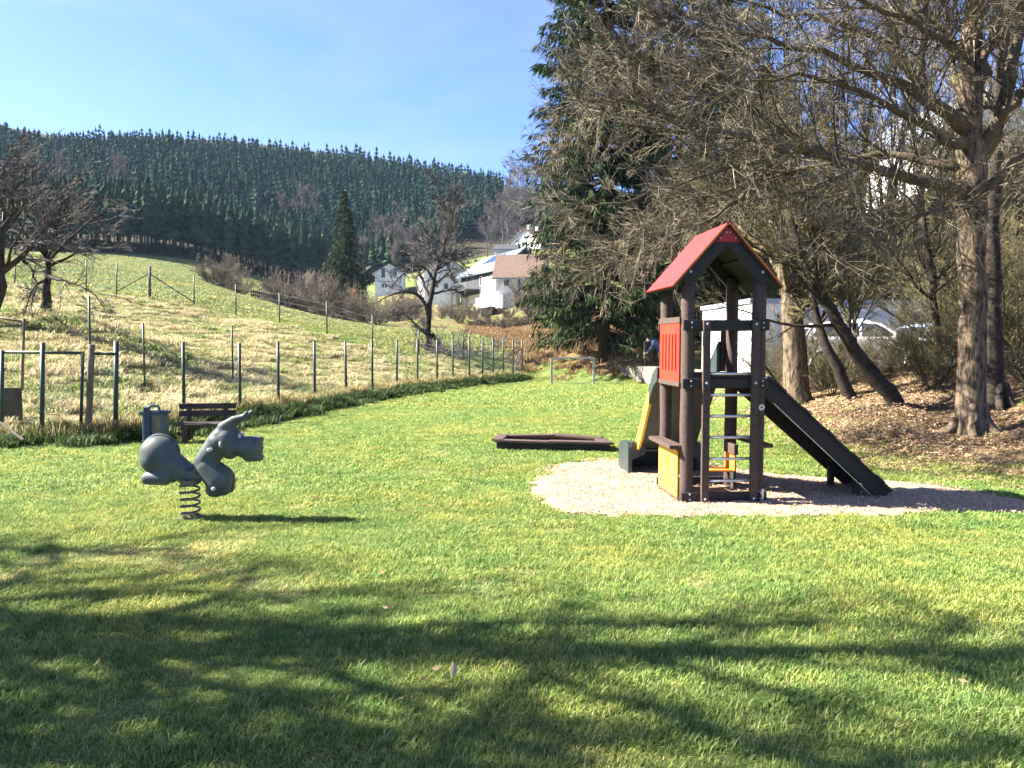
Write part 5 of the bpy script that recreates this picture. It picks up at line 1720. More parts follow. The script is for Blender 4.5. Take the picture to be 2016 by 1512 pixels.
# slide at the back
prof = np.array([(0.46, 1.47), (0.60, 1.44), (0.72, 1.33), (1.30, 0.58), (1.42, 0.46), (1.58, 0.385), (1.95, 0.36), (2.05, 0.30)])
xs0, xs1 = -0.50, 0.24
bedp = resample(np.stack([0 * prof[:, 0], prof[:, 0], prof[:, 1]], 1), 24)[:, 1:]
mb = MB()
V, Q = [], []
for i, (y, z) in enumerate(bedp):
    for x in (xs0, xs1):
        V.append((x, y, z))
    for x in (xs1, xs0):
        V.append((x, y + 0.01, z - 0.035))
for i in range(len(bedp) - 1):
    for k in range(4):
        Q.append((i * 4 + k, i * 4 + (k + 1) % 4, i * 4 + 4 + (k + 1) % 4, i * 4 + 4 + k))
mb.add(V, Q)
mb.build('slide_bed', M['green_plastic'], tw)
for x, m_, nm in ((xs0 - 0.02, 'yellow_hdpe', 'slide_side'), (xs1 + 0.02, 'green_plastic', 'slide_side')):
    mb = MB()
    up_, lo_ = [], []
    for i, (y, z) in enumerate(bedp):
        if y > 1.58:
            break
        if x < 0 and y < 0.86:
            continue
        f = min(1, max(0, (1.58 - y) / 0.2))
        hgt = (0.17 if x > 0 else 0.18 * min(1, 0.45 + (y - 0.86) / 0.16)) * math.sqrt(f) + (0.22 * max(0, 1 - (y - 0.46) / 0.34) if x > 0 else 0.0)
        up_.append((y, z + hgt))
        lo_.append((y, z - 0.07 - 0.02 * math.sqrt(f)))
    mb.prism(lo_ + up_[::-1], x - 0.016, x + 0.016, 'x')
    mb.build(nm, M[m_], tw, bevel=0.004)
mb = MB()
upl = [(y, z) for _, (y, z) in enumerate(bedp) if y < 0.9]
mb.prism([(y, z - 0.08) for y, z in upl] + [(y, z + 0.10) for y, z in upl][::-1], xs0 - 0.036, xs0 - 0.004, 'x')
mb.build('slide_side', M['green_plastic'], tw, bevel=0.004)
# tall rounded hood panel at the slide entry
hp = [(0.47, 1.46)] + [(0.47 + 0.50 * (1 - math.cos(t)) * 0.9, 1.46 + 0.44 * math.cos(t) ** 0.8) for t in np.linspace(0, 1.5, 12)] + [(0.98, 1.0), (0.8, 1.05)]
MB().prism(hp, 0.262, 0.292, 'x').build('slide_hood', M['green_plastic'], tw, bevel=0.004)
# moulded end of the slide: a hollow, rounded foot
foot = []
for y, z in [(1.44, 0.47), (1.52, 0.45), (1.62, 0.43), (1.85, 0.41), (1.98, 0.38), (2.08, 0.30), (2.1, 0.0)]:
    foot.append((y, z))
mb = MB()
fx0, fx1 = -0.66, 0.40
mb.prism([(1.46, 0.0), (1.46, 0.40), (1.50, 0.46), (1.62, 0.47), (1.90, 0.45), (2.03, 0.38), (2.08, 0.25), (2.08, 0.0)], fx0, fx0 + 0.05, 'x')
mb.prism([(1.46, 0.0), (1.46, 0.40), (1.50, 0.46), (1.62, 0.47), (1.90, 0.45), (2.03, 0.38), (2.08, 0.25), (2.08, 0.0)], fx1 - 0.05, fx1, 'x')
mb.prism([(1.56, 0.32), (1.56, 0.36), (1.90, 0.35), (2.02, 0.27), (2.06, 0.0), (2.02, 0.0), (1.98, 0.24), (1.88, 0.31)], fx0 + 0.05, fx1 - 0.05, 'x')
# collar between side walls and foot
mb.prism([(fx0 + 0.05, 0.47), (-0.42, 0.47), (-0.42, 0.30), (fx0 + 0.05, 0.22)], 1.46, 1.54, 'y')
mb.prism([(0.2, 0.47), (fx1 - 0.05, 0.47), (fx1 - 0.05, 0.22), (0.2, 0.30)], 1.46, 1.54, 'y')
mb.build('slide_foot', M['green_plastic'], tw, bevel=0.012)
# climbing ramp on the right
r0, r1 = np.array((HS + 0.07, 1.415)), np.array((2.06, 0.03))
tdir = (r1 - r0) / np.linalg.norm(r1 - r0)
nr = np.array((-tdir[1], tdir[0]))
for y in (-0.40, 0.36):
    mb = MB().beam((r0[0], y, r0[1] - 0.03), (r1[0], y, r1[1] + 0.02), 0.05, 0.19, (nr[0], 0, nr[1]))
    mb.build('ramp_beam', M['recycled_dark'], tw, bevel=0.008)
Lr = np.linalg.norm(r1 - r0)
ns = 15
for i in range(ns):
    u = (i + 0.5) / ns
    c = r0 + (r1 - r0) * u + nr * (0.083 + (0.012 if i % 3 == 1 else 0))
    MB().beam((c[0] - tdir[0] * Lr / ns * 0.47, -0.02, c[1] - tdir[1] * Lr / ns * 0.47), (c[0] + tdir[0] * Lr / ns * 0.47, -0.02, c[1] + tdir[1] * Lr / ns * 0.47), 0.86, 0.03, (nr[0], 0, nr[1])).build('plank', M['recycled_dark'], tw, bevel=0.003)
for y in (-0.33, 0.29):
    MB().box((1.72, y, 0.13), (0.07, 0.07, 0.36)).build('ramp_leg', M['recycled_dark'], tw, bevel=0.004)
mb = MB().beam((0.62, -0.428, 1.17), (1.85, -0.428, 0.06), 0.006, 0.008, (nr[0], 0, nr[1]))
mb.build('steel_strip', M['galv'], tw)
rp_ = resample([(HS + 0.08, -0.06, 1.80), (0.82, -0.05, 1.40), (1.15, -0.05, 0.98), (1.42, -0.05, 0.62)], 14)
mb = MB().tube(rp_, 0.012, 7)
mb.build('climbing_rope', M['rope'], tw, smooth=True)

# ------------------------------------------------------------------ the donkey on its spring
rb = gp(375, 1020)
rd = thing('spring_rider', 'grey blue donkey shaped spring rider on a coil spring in the lawn', 'spring rider', (rb[0], rb[1], hz1(rb[0], rb[1])), math.radians(-2))
kz = 0.0012


def zp(x, y, d=0.0):
    return np.array(((x - 625) * kz, d, (1155 - y) * kz))


mb = MB()


def cap(x0, y0, r0, x1, y1, r1, d=0.0, ty=0.8, n=8, d1=None):
    d1 = d if d1 is None else d1
    for t in np.linspace(0, 1, n):
        c = zp(x0 + (x1 - x0) * t, y0 + (y1 - y0) * t, d + (d1 - d) * t)
        r = (r0 + (r1 - r0) * t) * kz
        mb.ell(c, (r, max(r * ty, 0.022), r), seg=18, ring=11)


mb.ell(zp(352, 580), (0.206, 0.15, 0.205), seg=28, ring=18)
cap(330, 610, 150, 430, 650, 120, ty=0.85)
cap(430, 640, 125, 655, 765, 72, ty=0.95, n=12)
cap(275, 785, 58, 430, 775, 72, d=-0.07, ty=0.9)
cap(275, 785, 58, 430, 775, 72, d=0.07, ty=0.9)
cap(560, 770, 62, 720, 770, 55, ty=1.2)
cap(700, 745, 70, 770, 640, 92, ty=0.95, n=10)
cap(770, 640, 96, 905, 470, 112, ty=0.95, n=12)
cap(905, 470, 112, 985, 430, 118, ty=1.0, n=8)
cap(985, 450, 112, 1000, 540, 78, ty=1.1)
cap(930, 400, 80, 980, 330, 62, ty=1.25)
for sd in (-0.055, 0.055):
    cap(960, 335, 58, 1060, 262, 40, d=sd * 0.9, ty=0.75, n=10)
    cap(1060, 262, 40, 1150, 235, 30, d=sd, ty=0.75, n=8, d1=sd * 1.15)
    cap(1150, 235, 30, 1180, 195, 20, d=sd * 1.15, ty=0.75, n=5, d1=sd * 1.3)
cap(1050, 500, 84, 1130, 510, 78, ty=1.1)
cap(1130, 510, 98, 1190, 515, 108, ty=0.95, n=6)
cap(1190, 455, 50, 1270, 440, 32, ty=1.6)
cap(1170, 585, 55, 1262, 600, 36, ty=1.6)
cap(800, 690, 90, 900, 800, 120, d=-0.05, ty=0.75, n=10)
cap(800, 690, 90, 900, 800, 120, d=0.05, ty=0.75, n=10)
cap(905, 810, 118, 880, 875, 78, d=-0.06, ty=0.7, n=6)
cap(905, 810, 118, 880, 875, 78, d=0.06, ty=0.7, n=6)
cap(850, 890, 58, 960, 880, 55, d=-0.06, ty=0.9, n=6)
cap(850, 890, 58, 960, 880, 55, d=0.06, ty=0.9, n=6)
body = join_eval(mb, 0.011, 7)
mesh_obj('body', body, M['rubber'], rd)
mb = MB()
for t in np.linspace(0, 1, 30):        # raised seam running over the back
    pass
ang = np.linspace(math.radians(-25), math.radians(205), 26)
seam = np.array([zp(352, 580) + np.array((0.212 * math.cos(a), 0.035, 0.212 * math.sin(a))) for a in ang])
mb.tube(seam, 0.011, 7)
mb.build('seam', M['rubber'], rd, smooth=True)
for x, y, l in ((872, 515, 0.10), (900, 858, 0.09)):
    for sg in (-1, 1):
        c = zp(x, y)
        mb = MB()
        mb.cyl(c + (0, sg * 0.09, 0), c + (0, sg * (0.13 + l * 0.5), 0), 0.017, 0.017, 12)
        mb.ell(c + (0, sg * (0.13 + l * 0.5), 0), (0.021, 0.012, 0.021))
        mb.build('handle' if y < 700 else 'foot_peg', M['rubber_light'], rd, smooth=True)
for sg in (-1, 1):
    mb = MB().ell(zp(962, 468, sg * 0.135), (0.021, 0.012, 0.034))
    ey = mb.build('eye', M['rubber_light'], rd, smooth=True)
    MB().ell(zp(968, 474, sg * 0.146), (0.009, 0.004, 0.014)).build('pupil', M['tyre'], ey, smooth=True)
    MB().ell(zp(1100, 404, sg * 0.045), (0.018, 0.022, 0.028)).build('nostril', M['rubber_light'], rd, smooth=True)
th = np.linspace(0, 2 * math.pi * 5.2, 130)
hel = np.stack([0.098 * np.cos(th), 0.098 * np.sin(th), 0.02 + 0.385 * np.linspace(0, 1, 130)], 1)
MB().tube(hel, 0.0125, 8).build('spring', M['spring'], rd, smooth=True)
mb = MB().cyl((0, 0, -0.02), (0, 0, 0.022), 0.14, sides=20)
mb.build('base_plate', M['spring'], rd)
mb = MB().cyl((0.01, 0, 0.385), (0.01, 0, 0.43), 0.11, sides=20)
mb.build('top_plate', M['spring'], rd)
mb = MB().ell(zp(655, 690), (0.075, 0.10, 0.03), np.array([[math.cos(-.5), 0, math.sin(-.5)], [0, 1, 0], [-math.sin(-.5), 0, math.cos(-.5)]]))
mb.build('seat', M['bin_blue'], rd, smooth=True)

# ------------------------------------------------------------------ bench and litter bin by the fence
bp0 = gp(398, 873)
bn = thing('park_bench', 'weathered brown park bench with two backrest boards beside the blue bin', 'bench', (bp0[0], bp0[1] + 0.15, 0), math.radians(9))
for z, y in ((0.665, 0.27), (0.53, 0.235)):
    MB().beam((-0.52, y, z), (0.52, y, z), 0.035, 0.105, (0, 0.25, 1)).build('backrest_board', M['bench_wood'], bn, bevel=0.006)
for i, y in enumerate((0.13, 0.0, -0.13)):
    MB().box((0.0, y, 0.36 - 0.006 * i), (1.04, 0.115, 0.038)).build('seat_board', M['bench_wood'], bn, bevel=0.006)
for x in (-0.33, 0.33):
    mb = MB()
    mb.prism([(0.20, 0.0), (0.31, 0.0), (0.215, 0.34), (0.31, 0.72), (0.25, 0.72), (0.15, 0.34)], x - 0.035, x + 0.035, 'x')
    mb.prism([(-0.22, 0.0), (-0.12, 0.0), (-0.06, 0.25), (0.2, 0.25), (0.2, 0.335), (-0.19, 0.335), (-0.19, 0.25)], x - 0.0345, x + 0.0345, 'x')
    mb.build('leg', M['bench_wood'], bn, bevel=0.005)
bb = gp(306, 872)
bi = thing('litter_bin', 'blue and grey litter bin on a post beside the bench at the fence', 'bin', (bb[0], bb[1], 0), math.radians(6))
mb = MB()
mb.prism([(-0.18, -0.15), (0.20, -0.15), (0.21, 0.15), (-0.17, 0.15)], 0.06, 0.56, 'z')
mb.build('body', M['bin_grey'], bi, bevel=0.012)
mb = MB()
for (x0, y0), (x1, y1) in (((-0.205, -0.165), (0.225, -0.165)), ((0.225, -0.165), (0.225, 0.165)), ((0.225, 0.165), (-0.205, 0.165)), ((-0.205, 0.165), (-0.205, -0.165))):
    mb.beam((x0, y0, 0.575), (x1, y1, 0.575), 0.035, 0.05)
mb.build('rim', M['bin_blue'], bi, bevel=0.006)
mb = MB()
mb.box((-0.075, -0.185, 0.32), (0.115, 0.05, 0.74))
mb.build('post', M['bin_blue'], bi, bevel=0.01)
mb = MB()
mb.tube(resample([(-0.06, -0.18, 0.67), (-0.05, -0.18, 0.70), (0.03, -0.175, 0.715), (0.13, -0.165, 0.70), (0.15, -0.16, 0.60)], 14), 0.022, 8)
mb.build('handle', M['bin_blue'], bi, smooth=True)
MB().box((0.08, -0.155, 0.31), (0.14, 0.012, 0.42)).build('front_plate', M['concrete'], bi, bevel=0.004)

# ------------------------------------------------------------------ low hexagonal sandbox frame on the lawn
hx = [gp(980, 868, 0.16), gp(1087, 870, 0.16), gp(1197, 872, 0.16), gp(1180, 863, 0.16), gp(1092, 858.5, 0.16), gp(990, 859.5, 0.16)]
hx = [np.array(p[:2]) for p in hx]
hc = sum(hx) / 6
hb_ = thing('sandbox_frame', 'low brown wooden sandbox frame with flat rim boards lying on the lawn', 'sandbox', (hc[0], hc[1], 0))
zt6 = [0.17, 0.155, 0.15, 0.15, 0.175, 0.17]
for i in range(6):
    a, b = hx[i] - hc, hx[(i + 1) % 6] - hc
    za, zb_ = zt6[i], zt6[(i + 1) % 6]
    d = (b - a) / np.linalg.norm(b - a)
    MB().beam((*a, za * 0.45), (*b, zb_ * 0.45), 0.05, za * 0.86 + 0.06).build('side_board', M['recycled_dark'], hb_, bevel=0.004)
    mb = MB().beam((*(a - d * 0.05), za + 0.012 * (i % 2)), (*(b + d * 0.05), zb_ + 0.012 * (i % 2)), 0.19, 0.04)
    mb.build('rim_board', M['recycled'], hb_, bevel=0.005)
mb = MB()
cen = np.array([(p - hc) * 0.96 for p in hx])
mb.prism([tuple(p) for p in cen], 0.0, 0.05, 'z')
mb.build('sand_floor', M['chips'], hb_)

# ------------------------------------------------------------------ fences
fz = lambda p: hz1(p[0], p[1])


def fence_posts(parent, org, pts, h, r, mat_, sq=False, lean=0.01, top=None):
    for i, p in enumerate(pts):
        z = fz(p)
        hh_ = (top[i] if top is not None else z + h)
        l = rng.normal(0, lean, 2)
        mb = MB()
        mb.tube(np.array([(p[0], p[1], z - 0.25), (p[0] + l[0] * 0.5, p[1] + l[1] * 0.5, (z + hh_) / 2), (p[0] + l[0], p[1] + l[1], hh_)]) - org, r, 8)
        mb.build('post', mat_, parent, smooth=True)


FP = [(px, D) for px, D in FENCE_PX if px > 300]
f0 = np.array([(px - 1008.0) / F * D for px, D in FP])
fpts = [np.array(((px - 1008.0) / F * D, D)) for px, D in FP]
org = np.array((fpts[0][0], fpts[0][1], fz(fpts[0])))
fe = thing('wire_fence', 'long wire mesh fence of thin dark green posts running along the lawn', 'fence', org)
ftop = {360: 673, 471: 676, 547: 672, 619: 672, 681: 671, 733: 668, 781: 668, 822: 668, 860: 668, 892: 667, 924: 665, 950: 666, 971: 666, 991: 666, 1010: 667, 1027: 667}
fence_posts(fe, org, fpts, 1.75, 0.038, M['post_green'], top=[at(px, ftop[px], D)[2] for px, D in FP], lean=0.015)


def mesh_wire(mb, a, b, za, zb, hgt, s=0.09, r=0.0022):
    """chain link between two posts: two families of diagonals and three straining wires"""
    L_ = np.linalg.norm(b - a)
    n = int((L_ + hgt) / s)
    P_ = []
    for fam in (1, -1):
        for k in range(n):
            u0 = k * s - (hgt if fam == 1 else 0)
            pts = []
            for (uu, vv) in ((u0, 0.0), (u0 + hgt, hgt)):
                u_, v_ = (uu, vv) if fam == 1 else (uu + 0.0, hgt - vv)
                pts.append((u_, v_))
            (ua, va), (ub, vb) = pts
            if ub <= 0 or ua >= L_:
                continue
            t0, t1 = max(0, (0 - ua) / (ub - ua)), min(1, (L_ - ua) / (ub - ua))
            if t1 - t0 < 0.02:
                continue
            q = []
            for t in (t0, t1):
                u_, v_ = ua + (ub - ua) * t, va + (vb - va) * t
                w = u_ / L_
                p = a + (b - a) * w
                q.append((p[0], p[1], za + (zb - za) * w + 0.03 + v_))
            P_.append(q)
    if P_:
        P_ = np.array(P_)
        mb.tubes(P_, np.full(P_.shape[:2], r), 3)


def strain(mb, pts, zs, r=0.004):
    mb.tube(np.array([(p[0], p[1], z) for p, z in zip(pts, zs)]), r, 4, False)


mb = MB()
for i in range(len(fpts) - 1):
    a, b = fpts[i], fpts[i + 1]
    mesh_wire(mb, a, b, fz(a), fz(b), 1.25, 0.085, 0.0013 if i < 6 else 0.0017 if i < 9 else 0.003)
mb.V = [v - org for v in mb.V]
o = mb.build('wire_mesh', M['wire'], fe)
o['kind'] = 'stuff'
for h in (0.45, 0.9, 1.28):
    mb = MB()
    strain(mb, [np.array((p[0] - org[0], p[1] - org[1])) for p in fpts], [fz(p) + h - org[2] for p in fpts])
    mb.build('wire', M['wire'], fe)
# braces at the far end
e1, e2, e3 = fpts[-1], fpts[-3], fpts[-5]
for a, b, za, zb in ((fpts[-1], fpts[-6], 1.35, 0.1), (fpts[-2], fpts[-4], 1.3, 0.05), (fpts[-1], fpts[-2], 1.3, 0.1)):
    MB().cyl(np.array((a[0], a[1], fz(a) + za)) - org, np.array((b[0], b[1], fz(b) + zb)) - org, 0.022, sides=7).build('brace', M['post_green'], fe)

# gate part at the left
gts = thing('garden_gate', 'tubular garden gate with wire infill between dark posts at the left edge', 'gate', (*gp(85, 862)[:2], 0.1))
go_ = np.array(gts.location)


def gpt(px, py, D):
    return at(px, py, D) - go_


for (px, ty, by, D, r) in ((83, 674, 862, 14.3, 0.042), (228, 672, 858, 14.5, 0.045), (3, 690, 850, 14.4, 0.036)):
    MB().cyl(gpt(px - (1 if px > 50 else 0), by, D) - (0, 0, 0.15), gpt(px + 1, ty, D), r, sides=9).build('post', M['post_green'], gts, smooth=True)
mb = MB().tube(resample([gpt(173, 866, 14.4), gpt(177, 770, 14.4), gpt(180, 678, 14.4)], 6), 0.06, 11)
mb.build('corner_post', M['post_wood'], gts, smooth=True)
for a, b, r in (((0, 693), (165, 695), 0.03), ((163, 694), (159, 850), 0.03), ((185, 696), (228, 697), 0.028)):
    MB().cyl(gpt(*a, 14.45), gpt(*b, 14.45), r, sides=9).build('frame_bar', M['post_green'], gts, smooth=True)
MB().cyl(gpt(0, 832, 13.7), gpt(46, 866, 13.5), 0.026, sides=8).build('brace', M['post_wood'], gts)
mb = MB()
mesh_wire(mb, np.array((-9.75, 14.46)), np.array((-8.25, 14.46)), 0.25, 0.25, 1.2, 0.06, 0.0022)
mesh_wire(mb, np.array((-7.97, 14.42)), np.array((-7.47, 14.5)), 0.2, 0.2, 1.35, 0.06, 0.0022)
mesh_wire(mb, np.array((-7.4, 14.52)), np.array((fpts[0][0], fpts[0][1])), 0.2, fz(fpts[0]), 1.3, 0.08, 0.001)
mb.V = [v - go_ for v in mb.V]
o = mb.build('wire_mesh', M['wire'], gts)
o['kind'] = 'stuff'
MB().box(gpt(18, 800, 14.9), (0.5, 0.03, 0.72)).build('lower_board', M['shed_wood'], gts)
g2 = thing('garden_gate', 'smaller grey frame gate standing behind the tubular gate at the left edge', 'gate', on(20, 760, 17.0))
o2 = np.array(g2.location)
for a, b, r in (((-20, 622), (56, 627), 0.03), ((47, 627), (43, 772), 0.032), ((-12, 622), (-14, 772), 0.032)):
    MB().cyl(at(*a, 17.0) - o2, at(*b, 17.0) - o2 - (0, 0, 0.1), r, sides=8).build('frame_bar', M['post_wood'], g2, smooth=True)
# the fence across the middle of the slope
mp = [(178, 582, 722, 19.3), (285, 636, 767, 20.2), (459, 641, 757, 23.0)]
pts = [np.array(at(px, by, D)[:2]) for px, ty, by, D in mp]
org = np.array((*pts[0], fz(pts[0])))
f2 = thing('wire_fence', 'three thin tall posts with wires crossing the middle of the straw coloured slope', 'fence', org)
fence_posts(f2, org, pts, 1.75, 0.028, M['post_green'], top=[at(px, ty, D)[2] for px, ty, by, D in mp])
for h in (0.5, 1.0, 1.45):
    mb = MB()
    strain(mb, [p - org[:2] for p in pts], [fz(p) + h - org[2] for p in pts], 0.003)
    mb.build('wire', M['wire'], f2)
# the upper fence along the pale meadow
up = [(30, 515, 43.5), (98, 520, 43.2), (170, 512, 43), (230, 518, 43), (295, 524, 43), (382, 541, 43), (464, 560, 43), (550, 577, 41.5), (643, 593, 40), (733, 620, 38.7), (824, 648, 38), (911, 656, 38.5)]
pts = [np.array(at(px, 600, D)[:2]) for px, ty, D in up]
org = np.array((*pts[0], fz(pts[0])))
f3 = thing('wire_fence', 'upper fence of thin posts along the pale meadow with one braced post', 'fence', org)
for i, (p, (px, ty, D)) in enumerate(zip(pts, up)):
    MB().cyl(np.array((p[0], p[1], fz(p) - 0.2)) - org, at(px, ty, D) - org, 0.075 if px == 295 else 0.036, sides=8).build('post', M['post_wood' if px == 295 else 'post_green'], f3, smooth=True)
b0 = pts[4]
for j, sg in ((3, -1), (5, 1)):
    p = pts[j]
    MB().cyl(np.array((b0[0], b0[1], fz(b0) + 1.35)) - org, np.array((p[0], p[1], fz(p) + 0.15)) - org, 0.035, sides=7).build('brace', M['post_wood'], f3)
for h in (0.4, 0.8, 1.2, 1.55):
    mb = MB()
    strain(mb, [p - org[:2] for p in pts], [fz(p) + h - org[2] for p in pts], 0.005)
    mb.build('wire', M['wire'], f3)
# distant paling fence in the dip
pa, pb = on(495, 578, 108), on(545, 580, 112)
f4 = thing('paling_fence', 'short distant dark fence at the foot of the second meadow', 'fence', pa)
for i in range(14):
    t = i / 13
    p = (pb - pa) * t
    MB().box(p + (0, 0, 0.5), (0.14, 0.1, 1.3)).build('post', M['shed_wood'], f4)
for z in (0.45, 0.95):
    MB().beam((0, 0, z), pb - pa + (0, 0, z), 0.06, 0.22).build('rail', M['shed_wood'], f4)

# ------------------------------------------------------------------ the small goal
gl_ = gp(1086, 757)
gr_ = gp(1169, 757)
gz = hz1(gl_[0], gl_[1])
go2 = thing('football_goal', 'small pale grey football goal without a net at the far end of the lawn', 'goal', (*((gl_ + gr_) / 2)[:2], gz))
hw = (gr_[0] - gl_[0]) / 2
hg = at(1086, 707, gl_[1])[2] - gz
for s in (-1, 1):
    MB().box((s * hw, 0, hg / 2), (0.08, 0.08, hg)).build('goal_post', M['goal_white'], go2, bevel=0.006)
    MB().beam((s * hw, 0.04, 0.03), (s * hw, 0.8, 0.03), 0.05, 0.05).build('ground_bar', M['goal_white'], go2)
    MB().beam((s * hw, 0.04, hg - 0.1), (s * hw * 0.97, 0.35, hg - 0.16), 0.03, 0.03).build('net_hook', M['goal_white'], go2)
MB().box((0, 0, hg + 0.042), (2 * hw + 0.08, 0.08, 0.08)).build('crossbar', M['goal_white'], go2, bevel=0.006)
MB().box((0, 0.82, 0.03), (2 * hw + 0.05, 0.05, 0.05)).build('ground_bar', M['goal_white'], go2)

# ------------------------------------------------------------------ terrace wall, garage, cars
def wall_run(name, label, pts, h, t, m_, cap_=None):
    o = thing(name, label, 'wall', (pts[0][0], pts[0][1], 0))
    org = np.array((pts[0][0], pts[0][1], 0))
    for i in range(len(pts) - 1):
        a, b = np.array(pts[i]) - org, np.array(pts[i + 1]) - org
        mb = MB().beam(a + (0, 0, -h / 2 + 0.0), b + (0, 0, -h / 2), t, h)
        mb.build('wall_section', m_, o, bevel=0.01)
    return o


wall_run('retaining_wall', 'low weathered concrete retaining wall below the person and the dark box', [at(1212, 716, 36.0), at(1262, 721, 34.0), at(1298, 722, 32.6), at(1345, 726, 31.0), at(1412, 730, 28.5)], 0.95, 0.18, M['concrete'])
wall_run('retaining_wall', 'pale concrete kerb wall beside the short mossy trunk in front of the garage', [at(1480, 744, 24.0), at(1540, 741, 23.4), at(1604, 738, 22.8)], 0.62, 0.2, M['concrete'])
ga = thing('garage', 'flat roofed garage with a white sunlit end and grey shaded side behind bare trees', 'garage', (*at(1478, 722, 25.5)[:2], 0))
gA, gB, gC = np.array(at(1478, 700, 25.5)[:2]), np.array(at(1382, 700, 31.5)[:2]), np.array(at(1862, 700, 27.0)[:2])
gO = np.array(ga.location)[:2]
zb, zt = 0.5, at(1478, 597, 25.5)[2]
mb = MB()
gD = gB + (gC - gA)
quad = [tuple(p - gO) for p in (gA, gC, gD, gB)]
mb.prism(quad, zb, zt, 'z')
mb.build('wall', M['render_white'], ga)
mb = MB()
cc = sum(np.array(q) for q in quad) / 4
mb.prism([tuple(cc + (np.array(q) - cc) * 1.02) for q in quad], zt + 0.003, zt + 0.16, 'z')
mb.build('roof', M['roof_sky_tint'], ga)
dr = (gC - gA) / np.linalg.norm(gC - gA)
for k in range(2):
    u0 = 1.0 + k * 2.9
    c0, c1 = gA - gO + dr * u0, gA - gO + dr * (u0 + 2.4)
    nrm_ = np.array((dr[1], -dr[0])) * 0.02
    d_ = MB().beam((*(c0 + nrm_), zb + 1.35), (*(c1 + nrm_), zb + 1.35), 0.05, 2.1).build('garage_door', M['render_grey'], ga)
    for z in np.linspace(0.55, 2.15, 5):
        MB().beam((*(c0 + nrm_ * 2.6), zb + z), (*(c1 + nrm_ * 2.6), zb + z), 0.02, 0.26).build('panel', M['render_grey'], d_)

# asphalt yard between the garage and the bank
yd = MB()
yq = [on(1420, 735, 29, 0.03), on(1500, 735, 23.2, 0.03), on(1640, 735, 20.8, 0.03), on(1880, 735, 21.0, 0.03), on(1960, 735, 24.0, 0.03), on(1890, 735, 27.5, 0.03)]
ng_ = 14
bx0, bx1 = min(p[0] for p in yq), max(p[0] for p in yq)
by0, by1 = min(p[1] for p in yq), max(p[1] for p in yq)
YX, YY = np.meshgrid(np.linspace(bx0, bx1, 40), np.linspace(by0, by1, 40))
dy_ = poly_dist(YX, YY, np.array([p[:2] for p in yq]))
YZ = hz(YX, YY) + 0.035
ii = np.arange(1600).reshape(40, 40)
qq = np.stack([ii[:-1, :-1], ii[:-1, 1:], ii[1:, 1:], ii[1:, :-1]], -1)
yd.add(np.stack([YX, YY, YZ], -1).reshape(-1, 3), qq[(dy_[:-1, :-1] < 0) & (dy_[1:, 1:] < 0)])
tag(yd.build('yard_pavement', M['asphalt'], smooth=True), kind='structure')


